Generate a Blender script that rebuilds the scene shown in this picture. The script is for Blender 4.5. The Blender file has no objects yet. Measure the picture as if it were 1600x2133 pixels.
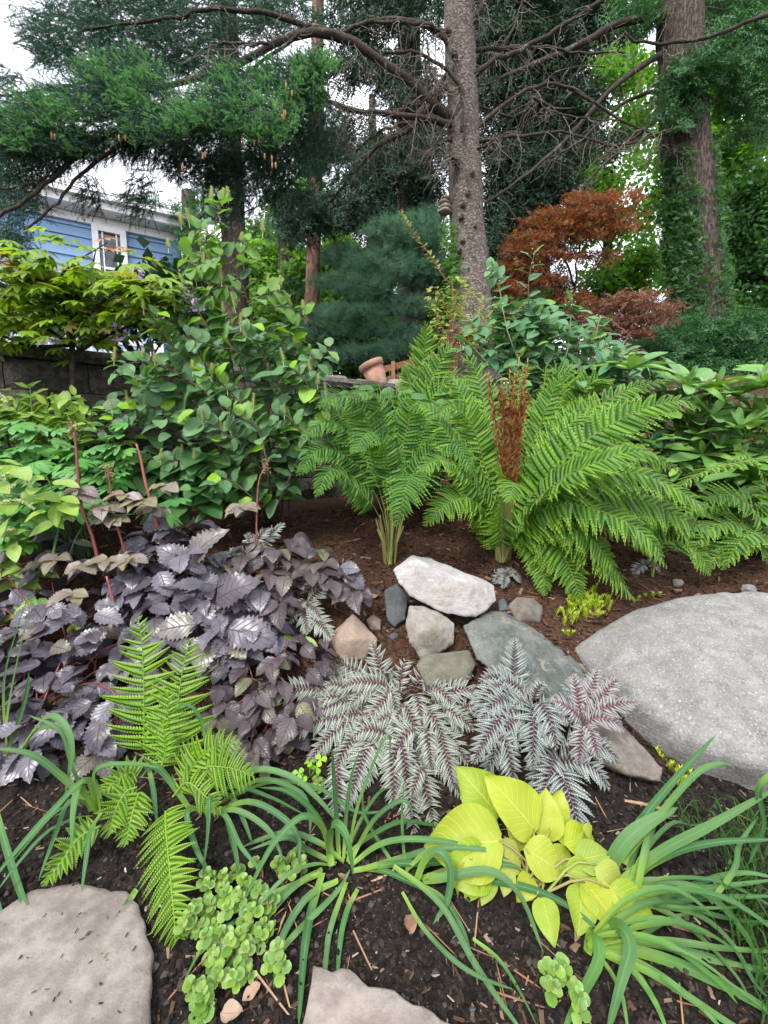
import bpy, bmesh, math, random
import numpy as np
from mathutils import Vector, Matrix, noise
RN = random.Random(11)
NP = np.random.default_rng(5)
PI = math.pi
sc = bpy.context.scene
COL = sc.collection
# ------------------------------------------------------------------ camera
F = 850.0; W0, H0 = 1600.0, 2133.0
CAMH = 1.25; PITCH = math.radians(6.5)
cd = bpy.data.cameras.new('camera'); cam = bpy.data.objects.new('camera', cd); COL.objects.link(cam)
cam.location = (0, 0, CAMH); cam.rotation_euler = (PI/2 - PITCH, 0, 0)
cd.sensor_fit = 'VERTICAL'; cd.sensor_height = 36.0; cd.lens = 36.0*F/H0
cd.clip_start = 0.02; cd.clip_end = 2000.0
sc.camera = cam
# ------------------------------------------------------------------ world, sun, exposure
SUN_EL, SUN_AZ = math.radians(52), math.radians(-150)      # azimuth from +Y, clockwise: behind and left of the camera
wd = bpy.data.worlds.new('World'); sc.world = wd; wd.use_nodes = True
wn = wd.node_tree.nodes; wl = wd.node_tree.links
for n in list(wn): wn.remove(n)
sky = wn.new('ShaderNodeTexSky'); sky.sky_type = 'NISHITA'; sky.sun_disc = False
sky.sun_elevation = SUN_EL; sky.sun_rotation = SUN_AZ; sky.dust_density = 3.0
cl = wn.new('ShaderNodeMixRGB'); cl.inputs[0].default_value = 0.82
cl.inputs[2].default_value = (9.6, 9.9, 10.8, 1)          # even overcast veil
bg = wn.new('ShaderNodeBackground'); bg.inputs[1].default_value = 0.10
wo = wn.new('ShaderNodeOutputWorld')
wl.new(sky.outputs[0], cl.inputs[1]); wl.new(cl.outputs[0], bg.inputs[0]); wl.new(bg.outputs[0], wo.inputs[0])
sd = bpy.data.lights.new('sun', 'SUN'); sd.energy = 1.5; sd.angle = math.radians(14); sd.color = (1.0, 0.96, 0.9)
sun = bpy.data.objects.new('sun', sd); COL.objects.link(sun)
sdir = Vector((math.sin(SUN_AZ)*math.cos(SUN_EL), math.cos(SUN_AZ)*math.cos(SUN_EL), math.sin(SUN_EL)))
sun.rotation_euler = sdir.to_track_quat('Z', 'Y').to_euler(); sun.location = sdir*30
vs = sc.view_settings
vs.view_transform = 'Standard'; vs.look = 'None'; vs.gamma = 1.0; vs.use_curve_mapping = False
vs.exposure = 1.45
sc.render.engine = 'CYCLES'
cy = sc.cycles
cy.use_denoising = True; cy.max_bounces = 6; cy.diffuse_bounces = 2; cy.glossy_bounces = 2
cy.transmission_bounces = 3; cy.transparent_max_bounces = 4; cy.use_adaptive_sampling = True; cy.adaptive_threshold = 0.02
cy.caustics_reflective = False; cy.caustics_refractive = False
# ------------------------------------------------------------------ pixel <-> place
CP, SP = math.cos(PITCH), math.sin(PITCH)
def P(px, py, D):
    """point on the ray of a photo pixel at horizontal depth D"""
    a = (1066.5-py)/F
    y = CP + SP*a; z = -SP + CP*a; x = (px-800)/F
    k = D/y
    return Vector((x*k, D, CAMH + z*k))
def mpp(D): return D/F
PY_ = [-5, 0.95, 1.28, 1.48, 1.755, 2.0, 2.47, 2.8, 3.1, 3.6, 4.2, 400]
PZ_ = [0, 0, .05, .15, .32, .45, .66, .80, .88, .94, 0.98, 1.0]
def ywall(x):
    x = np.asarray(x, float)
    return np.where(x < 0.4, 2.6 + (x+2.9)/1.88, 4.355 - (x-0.4)*0.14) + 0.14
def gz(x, y):
    x = np.asarray(x, float); y = np.asarray(y, float)
    low = np.interp(y, PY_, PZ_)
    up = 1.98 + 0.22*np.clip((x-0.8)/2.0, 0, 1) + 0.04*np.clip(y-4, 0, 20)
    soft = np.clip((x-0.3)/0.8, 0, 1)
    w = 0.06 + 0.5*soft
    s = np.clip((y - ywall(x))/w*0.5 + 0.5, 0, 1); s = s*s*(3-2*s)
    return low*(1-s) + np.maximum(up, low)*s
def G1(x, y): return float(gz(x, y))
def GP(px, py, lift=0.0):
    """ground point under a photo pixel"""
    D = 0.5
    while D < 30:
        p = P(px, py, D)
        if p.z <= G1(p.x, p.y) + lift: return p
        D += 0.01
    return P(px, py, 6)
def above(q, m=0.012):
    """keep a traced point out of the soil: slide it along its sight line until it clears the ground"""
    c = Vector((0, 0, CAMH)); k = 1.0; v = Vector(q) - c
    while k > 0.5:
        r = c + v*k
        if r.z >= G1(r.x, r.y) + m: return r
        k -= 0.01
    return Vector(q)
# ------------------------------------------------------------------ mesh tools
def np_mesh(name, V, T, L=None, mi=None, mats=(), smooth=True):
    me = bpy.data.meshes.new(name)
    V = np.ascontiguousarray(V, dtype=np.float32); T = np.ascontiguousarray(T, dtype=np.int32)
    n, m = len(V), len(T)
    me.vertices.add(n); me.vertices.foreach_set('co', V.ravel())
    me.loops.add(3*m); me.loops.foreach_set('vertex_index', T.ravel())
    me.polygons.add(m); me.polygons.foreach_set('loop_start', np.arange(0, 3*m, 3, dtype=np.int32))
    if mi is not None: me.polygons.foreach_set('material_index', np.asarray(mi, dtype=np.int32))
    me.polygons.foreach_set('use_smooth', np.full(m, smooth, dtype=bool))
    me.update(calc_edges=True)
    if L is not None:
        a = me.attributes.new('luv', 'FLOAT_VECTOR', 'POINT')
        a.data.foreach_set('vector', np.ascontiguousarray(L, dtype=np.float32).ravel())
    for mt in mats: me.materials.append(mt)
    return me
class MB:
    def __init__(s): s.V = []; s.T = []; s.L = []; s.M = []; s.n = 0
    def add(s, V, T, L=None, mi=0):
        V = np.asarray(V, dtype=np.float32).reshape(-1, 3); T = np.asarray(T, dtype=np.int64).reshape(-1, 3)
        if not len(V) or not len(T): return
        if L is None: L = np.zeros_like(V)
        s.V.append(V); s.T.append(T + s.n); s.L.append(np.asarray(L, dtype=np.float32).reshape(-1, 3))
        s.M.append(np.full(len(T), mi)); s.n += len(V)
    def mesh(s, name, mats, origin=(0, 0, 0), smooth=True):
        V = np.concatenate(s.V) - np.array(origin, dtype=np.float32)
        return np_mesh(name, V, np.concatenate(s.T), np.concatenate(s.L), np.concatenate(s.M), mats, smooth)
    def geo(s): return np.concatenate(s.V), np.concatenate(s.T), np.concatenate(s.L)
    def build(s, name, mats, parent=None, origin=None, smooth=True, kind=None):
        if origin is None: origin = parent.location if parent is not None else (0, 0, 0)
        me = s.mesh(name, mats if isinstance(mats, (list, tuple)) else [mats], tuple(origin), smooth)
        o = bpy.data.objects.new(name, me); COL.objects.link(o)
        if parent is not None: o.parent = parent
        else: o.location = origin
        if kind: o['kind'] = kind
        return o
    # shapes
    def tube(s, pts, rad, seg=6, mi=0, cap=True, wob=0.0, rnd=0.0):
        pts = [Vector(p) for p in pts]; n = len(pts)
        if not hasattr(rad, '__len__'): rad = [rad]*n
        V = []; L = []; up = Vector((0.3, 0.2, 1)).normalized(); length = 0
        px = None
        for i, p in enumerate(pts):
            t = (pts[min(i+1, n-1)] - pts[max(i-1, 0)]).normalized()
            if px is None:
                a = Vector((1, 0.13, 0.07)) if abs(t.z) > 0.7 else Vector((0, 0, 1))
                px = t.cross(a).normalized()
            px = (px - t*px.dot(t)).normalized(); py = t.cross(px)
            if i: length += (p - pts[i-1]).length
            for k in range(seg):
                an = 2*PI*k/seg
                r = rad[i]*(1 + (wob*noise.noise((p*6 + Vector((math.cos(an), math.sin(an), 0))*1.3)) if wob else 0))
                V.append(p + px*(math.cos(an)*r) + py*(math.sin(an)*r)); L.append((k/seg, length, rnd))
        T = []
        for i in range(n-1):
            for k in range(seg):
                a = i*seg+k; b = i*seg+(k+1) % seg; c = a+seg; d = b+seg
                T += [(a, b, d), (a, d, c)]
        if cap:
            V.append(pts[-1]); L.append((0, length, rnd)); e = len(V)-1
            for k in range(seg): T.append(((n-1)*seg+k, (n-1)*seg+(k+1) % seg, e))
        s.add([tuple(v) for v in V], T, L, mi)
    def strap(s, pts, width, up=Vector((0, 0, 1)), fold=0.25, taper=2.2, base=0.75, mi=0, twist=0.0, rnd=0.0, tip=0.0):
        pts = [Vector(p) for p in pts]; n = len(pts); V = []; L = []; prev = None
        for i, p in enumerate(pts):
            t = (pts[min(i+1, n-1)] - pts[max(i-1, 0)]).normalized(); v = i/(n-1)
            sd_ = t.cross(up)
            if sd_.length < 0.15: sd_ = prev.copy() if prev is not None else Vector((1, 0, 0))
            sd_.normalize()
            if prev is not None:
                if sd_.dot(prev) < 0: sd_ = -sd_
                sd_ = (sd_*0.5 + prev*0.5).normalized()
            prev = sd_.copy()
            if twist: sd_ = Matrix.Rotation(twist*v, 3, t) @ sd_
            nn = sd_.cross(t).normalized()
            if nn.dot(up) < 0: nn = -nn
            w = width*0.5*(base + (1-base)*min(1, v*4))*max(tip, (1 - max(0, v-0.55)/0.45)**(1/taper) if v < 1 else 0.02)
            f = fold*w*(1.6 - v)
            V += [p - sd_*w + nn*f, p - sd_*w*0.5 + nn*f*0.35, p, p + sd_*w*0.5 + nn*f*0.35, p + sd_*w + nn*f]
            L += [(-1, v, rnd), (-.5, v, rnd), (0, v, rnd), (.5, v, rnd), (1, v, rnd)]
        T = []
        for i in range(n-1):
            for k in range(4):
                a = i*5+k; T += [(a, a+1, a+6), (a, a+6, a+5)]
        s.add([tuple(v) for v in V], T, L, mi)
    def box(s, c, h, rot=None, mi=0, rnd=0.0):
        V = np.array([(x, y, z) for x in (-1, 1) for y in (-1, 1) for z in (-1, 1)], float)*np.array(h)
        if rot is not None: V = V @ np.array(rot.to_3x3()).T
        V = V + np.array(c)
        T = [(0, 1, 3), (0, 3, 2), (4, 6, 7), (4, 7, 5), (0, 4, 5), (0, 5, 1), (2, 3, 7), (2, 7, 6), (0, 2, 6), (0, 6, 4), (1, 5, 7), (1, 7, 3)]
        s.add(V, T, np.full((8, 3), rnd), mi)
def smooth_pts(pts, n):
    pts = [Vector(p) for p in pts]
    if len(pts) == 2: return [pts[0].lerp(pts[1], i/(n-1)) for i in range(n)]
    q = [pts[0]*2 - pts[1]] + pts + [pts[-1]*2 - pts[-2]]
    m = len(pts)-1; out = []
    for i in range(n):
        u = i/(n-1)*m; k = min(int(u), m-1); t = u-k
        a, b, c, d = q[k], q[k+1], q[k+2], q[k+3]
        out.append(0.5*((2*b) + (c-a)*t + (2*a-5*b+4*c-d)*t*t + (3*b-a-3*c+d)*t*t*t))
    return out
def PL(pp, D0, D1=None, n=10):
    """smooth polyline through photo pixels, depth going D0 -> D1; a pixel may carry its own depth"""
    D1 = D0 if D1 is None else D1; m = max(1, len(pp)-1)
    return smooth_pts([P(q[0], q[1], q[2] if len(q) > 2 else D0+(D1-D0)*i/m) for i, q in enumerate(pp)], n)
def prof(a, b, w):
    m = (a/(a+b))**a*(b/(a+b))**b
    return lambda v: w*(v**a)*((1-v)**b)/m if 0 < v < 1 else 0.0
def leaf_geo(pf, n=8, fold=0.15, curl=0.15, serr=0.0, wav=0.0, seed=0, stalk=0.0, tipdroop=0.0, ridge=0.0):
    V = []; L = []; T = []; us = (-1, -.55, 0, .55, 1)
    for i in range(n+1):
        v = i/n; h = pf(min(max(v, 0.012), 0.992)); odd = i % 2
        for u in us:
            hh = h; y = v
            if serr and abs(u) == 1:
                if odd: hh = h*(1-serr)
                else: hh = h*(1+serr*0.35); y = v + serr*0.05
            z = fold*abs(u)*hh - curl*v*v*0.6 - tipdroop*max(0, v-0.6)**2*2
            if wav: z += wav*noise.noise(Vector((u*1.5, v*4, seed*3.7)))*abs(u)
            if ridge: z += ridge*(1 if odd else -1)*(0.3+0.7*abs(u))*(1 if abs(u) < 1 else 0.6)
            V.append((u*hh, y, z)); L.append((u, v, 0))
    for i in range(n):
        for k in range(4):
            a = i*5+k; T += [(a, a+1, a+6), (a, a+6, a+5)]
    V = np.array(V, float); L = np.array(L, float); T = np.array(T)
    if stalk:
        b = len(V); w = 0.013
        V = np.concatenate([V, [(-w, -stalk, -stalk*.25), (w, -stalk, -stalk*.25), (-w, 0.06, 0.004), (w, 0.06, 0.004)]])
        L = np.concatenate([L, np.array([(0, 0.02, 0)]*4)])
        T = np.concatenate([T, [(b, b+1, b+3), (b, b+3, b+2)]])
    return V, T, L
def palmate_geo(lobes, n=5, pf=(0.9, 1.0), fold=0.1, curl=0.2, serr=0.0, seed=0):
    m = MB()
    for an, ln, w in lobes:
        V, T, L = leaf_geo(prof(pf[0], pf[1], w/ln), n, fold, curl, serr, 0.05, seed)
        V = V*ln; c, s_ = math.cos(an), math.sin(an)
        X = np.stack([V[:, 0]*c + V[:, 1]*s_, -V[:, 0]*s_ + V[:, 1]*c, V[:, 2] - 0.12*abs(an)*V[:, 1].clip(0)*ln*0.5], 1)
        m.add(X, T, L)
    return m.geo()
def mesh_of(name, geo, mats): return np_mesh(name, geo[0], geo[1], geo[2], None, mats)
def frame(pos, d, n, s=1.0):
    y = Vector(d).normalized(); x = y.cross(Vector(n))
    if x.length < 1e-4: x = y.cross(Vector((0.31, 0.7, 0.2)))
    x.normalize(); z = x.cross(y)
    return Matrix(((x.x*s, y.x*s, z.x*s, pos[0]), (x.y*s, y.y*s, z.y*s, pos[1]), (x.z*s, y.z*s, z.z*s, pos[2]), (0, 0, 0, 1)))
def rv(s=1.0): return Vector((RN.gauss(0, s), RN.gauss(0, s), RN.gauss(0, s)))
# ------------------------------------------------------------------ object tools
def thing(name, label, cat, loc, group=None):
    o = bpy.data.objects.new(name, None); COL.objects.link(o); o.location = loc; o.empty_display_size = 0.05
    o['label'] = label; o['category'] = cat
    if group: o['group'] = group
    return o
def tag(o, label, cat, group=None):
    o['label'] = label; o['category'] = cat
    if group: o['group'] = group
    return o
def part(name, me, parent, M):
    """a child that shares mesh data, placed by a world matrix"""
    o = bpy.data.objects.new(name, me); COL.objects.link(o); o.parent = parent
    o.matrix_basis = Matrix.Translation(-Vector(parent.location)) @ M
    return o
def structure(o): o['kind'] = 'structure'; return o
def scatter(mb, geos, mats4, pick=None, rnd=None, mi=0):
    """copies of small geometries into one mesh builder (numpy)"""
    mats4 = np.asarray(mats4, dtype=np.float32); n = len(mats4)
    if pick is None: pick = NP.integers(0, len(geos), n)
    if rnd is None: rnd = NP.random(n)
    for g, (V, T, L) in enumerate(geos):
        ix = np.nonzero(pick == g)[0]
        if not len(ix): continue
        M = mats4[ix]; V = np.asarray(V, np.float32); k = len(V)
        X = np.einsum('nij,vj->nvi', M[:, :3, :3], V) + M[:, None, :3, 3]
        LL = np.broadcast_to(np.asarray(L, np.float32), (len(ix), k, 3)).copy(); LL[:, :, 2] = rnd[ix][:, None]
        TT = (np.asarray(T)[None] + (np.arange(len(ix))*k)[:, None, None]).reshape(-1, 3)
        mb.add(X.reshape(-1, 3), TT, LL.reshape(-1, 3), mi)
def mats_np(pos, d, n, s):
    """vectorised frame()"""
    pos = np.asarray(pos, float); d = np.asarray(d, float); n = np.asarray(n, float)
    y = d/np.linalg.norm(d, axis=1, keepdims=True)
    x = np.cross(y, n); x /= np.linalg.norm(x, axis=1, keepdims=True)+1e-9
    z = np.cross(x, y); s = np.asarray(s, float).reshape(-1, 1)
    M = np.zeros((len(pos), 4, 4)); M[:, :3, 0] = x*s; M[:, :3, 1] = y*s; M[:, :3, 2] = z*s; M[:, :3, 3] = pos; M[:, 3, 3] = 1
    return M
# ------------------------------------------------------------------ materials
def nodes(name):
    m = bpy.data.materials.new(name); m.use_nodes = True; nt = m.node_tree
    for n in list(nt.nodes): nt.nodes.remove(n)
    return m, nt.nodes, nt.links
class NT:
    def __init__(s, name): s.m, s.n, s.l = nodes(name)
    def new(s, t, **kw):
        n = s.n.new(t)
        for k, v in kw.items(): setattr(n, k, v)
        return n
    def put(s, sock, v):
        if v is None: return
        if hasattr(v, 'is_output') or hasattr(v, 'links'): s.l.new(v, sock)
        else:
            if isinstance(v, tuple) and len(v) == 3 and sock.type == 'RGBA': v = v + (1,)
            sock.default_value = v
    def math(s, op, a, b=0.0, c=None, clamp=False):
        n = s.new('ShaderNodeMath', operation=op, use_clamp=clamp); s.put(n.inputs[0], a); s.put(n.inputs[1], b)
        if c is not None: s.put(n.inputs[2], c)
        return n.outputs[0]
    def mix(s, f, a, b, mode='MIX'):
        n = s.new('ShaderNodeMixRGB', blend_type=mode); s.put(n.inputs[0], f); s.put(n.inputs[1], a); s.put(n.inputs[2], b); return n.outputs[0]
    def noise(s, vec, scale, detail=4.0, rough=0.6, dist=0.0):
        n = s.new('ShaderNodeTexNoise'); s.put(n.inputs['Vector'], vec); n.inputs['Scale'].default_value = scale
        n.inputs['Detail'].default_value = detail; n.inputs['Roughness'].default_value = rough; n.inputs['Distortion'].default_value = dist
        return n.outputs['Fac']
    def ramp(s, f, stops):
        n = s.new('ShaderNodeValToRGB'); s.put(n.inputs[0], f); e = n.color_ramp.elements
        while len(e) < len(stops): e.new(0.5)
        for q, (p, c) in zip(e, stops): q.position = p; q.color = c + (1,) if len(c) == 3 else c
        return n.outputs[0]
    def smooth(s, x, a, b):
        n = s.new('ShaderNodeMapRange', interpolation_type='SMOOTHSTEP'); s.put(n.inputs[0], x); n.inputs[1].default_value = a; n.inputs[2].default_value = b
        return n.outputs[0]
    def bump(s, h, st, dist=0.01):
        n = s.new('ShaderNodeBump'); n.inputs['Strength'].default_value = st; n.inputs['Distance'].default_value = dist; s.put(n.inputs['Height'], h); return n.outputs[0]
    def bsdf(s, col, rough=0.6, spec=0.3, normal=None):
        n = s.new('ShaderNodeBsdfPrincipled'); s.put(n.inputs['Base Color'], col); s.put(n.inputs['Roughness'], rough)
        s.put(n.inputs['Specular IOR Level'], spec); s.put(n.inputs['Normal'], normal); return n
    def out(s, sh):
        o = s.new('ShaderNodeOutputMaterial'); s.l.new(sh, o.inputs[0]); return s.m
def leafmat(name, c1, c2, rough=0.5, spec=0.35, trans=0.3, tcol=(1.25, 1.35, 0.55), rib=None, vein=0.0, veink=7, ribw=0.06, spots=0.25, base=None, edge=None, tip=None, nscale=25, c3=None, stripe=0.0):
    t = NT(name)
    at = t.new('ShaderNodeAttribute', attribute_name='luv'); sp = t.new('ShaderNodeSeparateXYZ'); t.l.new(at.outputs['Vector'], sp.inputs[0])
    u, v, w = sp.outputs; au = t.math('ABSOLUTE', u)
    oi = t.new('ShaderNodeObjectInfo'); r = t.math('FRACT', t.math('ADD', oi.outputs['Random'], t.math('MULTIPLY', w, 7.31)))
    geo = t.new('ShaderNodeNewGeometry')
    col = t.mix(t.smooth(r, 0.0, 1.0), c1, c2)
    if c3: col = t.mix(t.smooth(r, 0.82, 0.95), col, c3)
    nz = t.noise(geo.outputs['Position'], nscale, 3)
    val = t.math('ADD', 1-spots*0.5, t.math('MULTIPLY', nz, spots))
    hv = t.new('ShaderNodeHueSaturation'); t.put(hv.inputs['Color'], col); t.put(hv.inputs['Value'], val)
    t.put(hv.inputs['Saturation'], t.math('ADD', 0.9, t.math('MULTIPLY', t.math('FRACT', t.math('MULTIPLY', r, 13.7)), 0.2)))
    col = hv.outputs[0]
    if base is not None: col = t.mix(t.math('SUBTRACT', 1.0, t.smooth(v, base[1], base[2])), col, base[0])
    if tip is not None: col = t.mix(t.smooth(v, tip[1], tip[2]), col, tip[0])
    if edge is not None: col = t.mix(t.smooth(au, edge[1], edge[2]), col, edge[0])
    nrm = None
    if stripe:
        cb = t.new('ShaderNodeCombineXYZ'); t.put(cb.inputs[0], t.math('MULTIPLY', u, 5.0)); t.put(cb.inputs[1], t.math('MULTIPLY', v, 1.3)); t.put(cb.inputs[2], t.math('MULTIPLY', r, 40.0))
        st_ = t.noise(cb.outputs[0], 2.2, 4, 0.7); h2 = t.new('ShaderNodeHueSaturation'); t.put(h2.inputs['Color'], col); t.put(h2.inputs['Value'], t.math('ADD', 1-stripe*.5, t.math('MULTIPLY', st_, stripe))); col = h2.outputs[0]; nrm = t.bump(st_, 0.35, 0.003)
    if rib is not None or vein:
        mid = t.math('SUBTRACT', 1.0, t.smooth(au, 0.0, ribw))
        ph = t.math('SUBTRACT', t.math('MULTIPLY', v, veink), t.math('MULTIPLY', au, veink*0.33))
        wv = t.math('ABSOLUTE', t.math('SUBTRACT', t.math('FRACT', ph), 0.5))
        lat = t.math('SUBTRACT', 1.0, t.smooth(wv, 0.0, 0.13))
        mk = t.math('MAXIMUM', mid, t.math('MULTIPLY', lat, 0.55))
        if rib is not None: col = t.mix(t.math('MULTIPLY', mk, 0.7), col, rib)
        if vein: nrm = t.bump(t.math('ADD', t.math('SUBTRACT', 1.0, mk), t.math('MULTIPLY', nz, 0.4)), vein, 0.004)
    b = t.bsdf(col, rough, spec, nrm)
    if trans <= 0: return t.out(b.outputs[0])
    tr = t.new('ShaderNodeBsdfTranslucent'); t.put(tr.inputs[0], t.mix(1.0, col, tcol, 'MULTIPLY')); t.put(tr.inputs['Normal'], nrm)
    mx = t.new('ShaderNodeMixShader'); mx.inputs[0].default_value = trans
    t.l.new(b.outputs[0], mx.inputs[1]); t.l.new(tr.outputs[0], mx.inputs[2])
    return t.out(mx.outputs[0])
def plainmat(name, c1, c2, rough=0.8, scale=20, bump=0.4, bdist=0.005, spec=0.2, stretch=None, detail=6, contrast=(0.35, 0.65), c3=None, c3s=3.0, c3r=(0.55, 0.7)):
    t = NT(name); tc = t.new('ShaderNodeTexCoord'); vec = tc.outputs['Object']
    if stretch:
        mp = t.new('ShaderNodeMapping'); mp.inputs['Scale'].default_value = stretch; t.l.new(vec, mp.inputs[0]); vec = mp.outputs[0]
    a = t.noise(vec, scale, detail, 0.65)
    oi = t.new('ShaderNodeObjectInfo')
    col = t.mix(t.smooth(a, *contrast), c1, c2)
    if c3: col = t.mix(t.smooth(t.noise(vec, c3s, 5, 0.7), *c3r), col, c3)
    hv = t.new('ShaderNodeHueSaturation'); t.put(hv.inputs['Color'], col); t.put(hv.inputs['Value'], t.math('ADD', 0.85, t.math('MULTIPLY', oi.outputs['Random'], 0.3)))
    nrm = t.bump(t.math('ADD', a, t.math('MULTIPLY', t.noise(vec, scale*4, 4, 0.7), 0.5)), bump, bdist) if bump else None
    return t.out(t.bsdf(hv.outputs[0], rough, spec, nrm).outputs[0])
def barkmat(name, c1, c2, c3, sx=14, sz=5, bump=0.8, lichen=(0.35, 0.38, 0.30), lich=0.62):
    t = NT(name); tc = t.new('ShaderNodeTexCoord')
    mp = t.new('ShaderNodeMapping'); mp.inputs['Scale'].default_value = (sx, sx, sz); t.l.new(tc.outputs['Object'], mp.inputs[0])
    mpw = t.mix(0.30, mp.outputs[0], t.noise(mp.outputs[0], 1.3, 4, 0.7), 'ADD')
    vo = t.new('ShaderNodeTexVoronoi', feature='DISTANCE_TO_EDGE'); t.l.new(mpw, vo.inputs['Vector']); vo.inputs['Scale'].default_value = 1.0
    na = t.noise(mp.outputs[0], 1.6, 6, 0.75, 0.8); n1 = t.noise(tc.outputs['Object'], 7, 6, 0.7); n2 = t.noise(tc.outputs['Object'], 60, 5, 0.75); n3 = t.noise(tc.outputs['Object'], 3.2, 6, 0.8)
    cr = t.smooth(t.math('ADD', t.math('MULTIPLY', vo.outputs['Distance'], 0.5), t.math('SUBTRACT', na, 0.38)), 0.0, 0.28)
    col = t.mix(t.smooth(n1, 0.3, 0.7), c1, c2); col = t.mix(t.math('MULTIPLY', t.smooth(n2, 0.4, 0.7), 0.5), col, tuple(x*1.35 for x in c2))
    col = t.mix(cr, c3, col)
    col = t.mix(t.math('MULTIPLY', t.smooth(n3, lich, lich+0.12), 0.7), col, lichen)
    nr = t.bump(t.math('ADD', t.math('MULTIPLY', cr, 0.8), t.math('MULTIPLY', n2, 0.7)), bump, 0.014)
    return t.out(t.bsdf(col, 0.9, 0.12, nr).outputs[0])
# ================================================================== SETTING
def groundmat():
    t = NT('soil and bark mulch'); geo = t.new('ShaderNodeNewGeometry'); pos = geo.outputs['Position']
    sp = t.new('ShaderNodeSeparateXYZ'); t.l.new(pos, sp.inputs[0])
    n1 = t.noise(pos, 5, 6, 0.7); n2 = t.noise(pos, 60, 5, 0.75); n3 = t.noise(pos, 190, 3, 0.7)
    soil = t.mix(t.smooth(n2, 0.35, 0.7), (0.012, 0.010, 0.009), (0.045, 0.036, 0.030))
    mulch = t.mix(t.smooth(n2, 0.35, 0.65), (0.022, 0.012, 0.008), (0.11, 0.055, 0.034))
    mulch = t.mix(t.smooth(n3, 0.55, 0.7), mulch, (0.20, 0.12, 0.08))
    f = t.smooth(t.math('ADD', sp.outputs[1], t.math('MULTIPLY', t.math('SUBTRACT', n1, 0.5), 0.9)), 1.45, 1.75)
    col = t.mix(f, soil, mulch)
    vo = t.new('ShaderNodeTexVoronoi'); t.l.new(pos, vo.inputs['Vector']); vo.inputs['Scale'].default_value = 70
    col = t.mix(t.math('MULTIPLY', t.math('LESS_THAN', vo.outputs['Distance'], 0.13), 0.6), col, (0.22, 0.18, 0.14))
    h = t.math('ADD', t.math('MULTIPLY', n2, 1.0), t.math('MULTIPLY', n3, 0.5))
    return t.out(t.bsdf(col, 0.95, 0.12, t.bump(h, 0.9, 0.02)).outputs[0])
M_ground = groundmat()
def axis(fine0, fine1, step, far, grow=1.22, lo=None):
    a = list(np.arange(fine0, fine1+1e-6, step)); s = step
    while a[-1] < far: s *= grow; a.append(a[-1]+s)
    s = step
    lo = -far if lo is None else lo
    while a[0] > lo: s *= grow; a.insert(0, a[0]-s)
    return np.array(a)
xs = axis(-2.8, 3.0, 0.03, 300); ys = axis(0.55, 4.6, 0.027, 300, lo=-40)
X, Y = np.meshgrid(xs, ys); Z = gz(X, Y)
nz = np.array([noise.fractal(Vector((x*7, y*7, 0.3)), 0.9, 2.2, 4) for x, y in zip(X.ravel(), Y.ravel())]).reshape(X.shape)
near = np.clip(1-(np.abs(Y-2)-2.6)/3, 0, 1)
Z = Z + nz*0.011*near
V = np.stack([X.ravel(), Y.ravel(), Z.ravel()], 1); nx = len(xs)
i0 = (np.arange(len(ys)-1)[:, None]*nx + np.arange(nx-1)[None]).ravel()
T = np.concatenate([np.stack([i0, i0+1, i0+nx+1], 1), np.stack([i0, i0+nx+1, i0+nx], 1)])
g = bpy.data.objects.new('ground', np_mesh('ground', V, T, None, None, [M_ground])); COL.objects.link(g); structure(g)

# ---- block retaining walls
M_block = plainmat('weathered concrete block', (0.036, 0.031, 0.027), (0.10, 0.088, 0.075), 0.95, 22, 1.0, 0.02, c3=(0.045, 0.05, 0.035), c3s=2.5)
M_cap = plainmat('concrete cap stone', (0.06, 0.053, 0.046), (0.14, 0.125, 0.11), 0.95, 26, 0.7, 0.01)
M_slab = plainmat('pale step slab', (0.119, 0.108, 0.091), (0.21, 0.193, 0.168), 0.95, 18, 0.7, 0.01)
def block_mesh(name, lx, ly, lz, rough, mat, seed, nx=8, nz_=4):
    """block with a split rough front (-Y) face, bevelled edges"""
    m = MB(); V = []; T = []
    for j in range(nz_+1):
        for i in range(nx+1):
            u, w = i/nx, j/nz_
            x = (u-.5)*lx; z = w*lz; e = min(u, 1-u)*nx*0.5; f = min(w, 1-w)*nz_*0.5
            k = min(1, e)*min(1, f)
            y = -ly/2 + 0.018*(1-k) - rough*k*(0.5+noise.noise(Vector((u*3+seed, w*2.5, seed*1.7)))+0.6*noise.noise(Vector((u*8+seed, w*6, seed))))
            V.append((x, y, z))
    for j in range(nz_):
        for i in range(nx):
            a = j*(nx+1)+i; T += [(a, a+1, a+nx+2), (a, a+nx+2, a+nx+1)]
    b = len(V); V += [(-lx/2, ly/2, 0), (lx/2, ly/2, 0), (lx/2, ly/2, lz), (-lx/2, ly/2, lz)]
    tl, tr, bl, br = nz_*(nx+1), nz_*(nx+1)+nx, 0, nx
    T += [(tl, tr, b+2), (tl, b+2, b+3), (bl, b, b+1), (bl, b+1, br), (b, b+3, b+2), (b, b+2, b+1)]
    for j in range(nz_):
        a = j*(nx+1); T += [(a, a+nx+1, b+3 if j >= nz_//2 else b)]
        a = j*(nx+1)+nx; T += [(a+nx+1, a, b+2 if j >= nz_//2 else b+1)]
    T += [((nz_//2)*(nx+1), b+3, b), ((nz_//2)*(nx+1)+nx, b+1, b+2)]
    m.add(V, T)
    return m.mesh(name, [mat], smooth=False)
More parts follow.
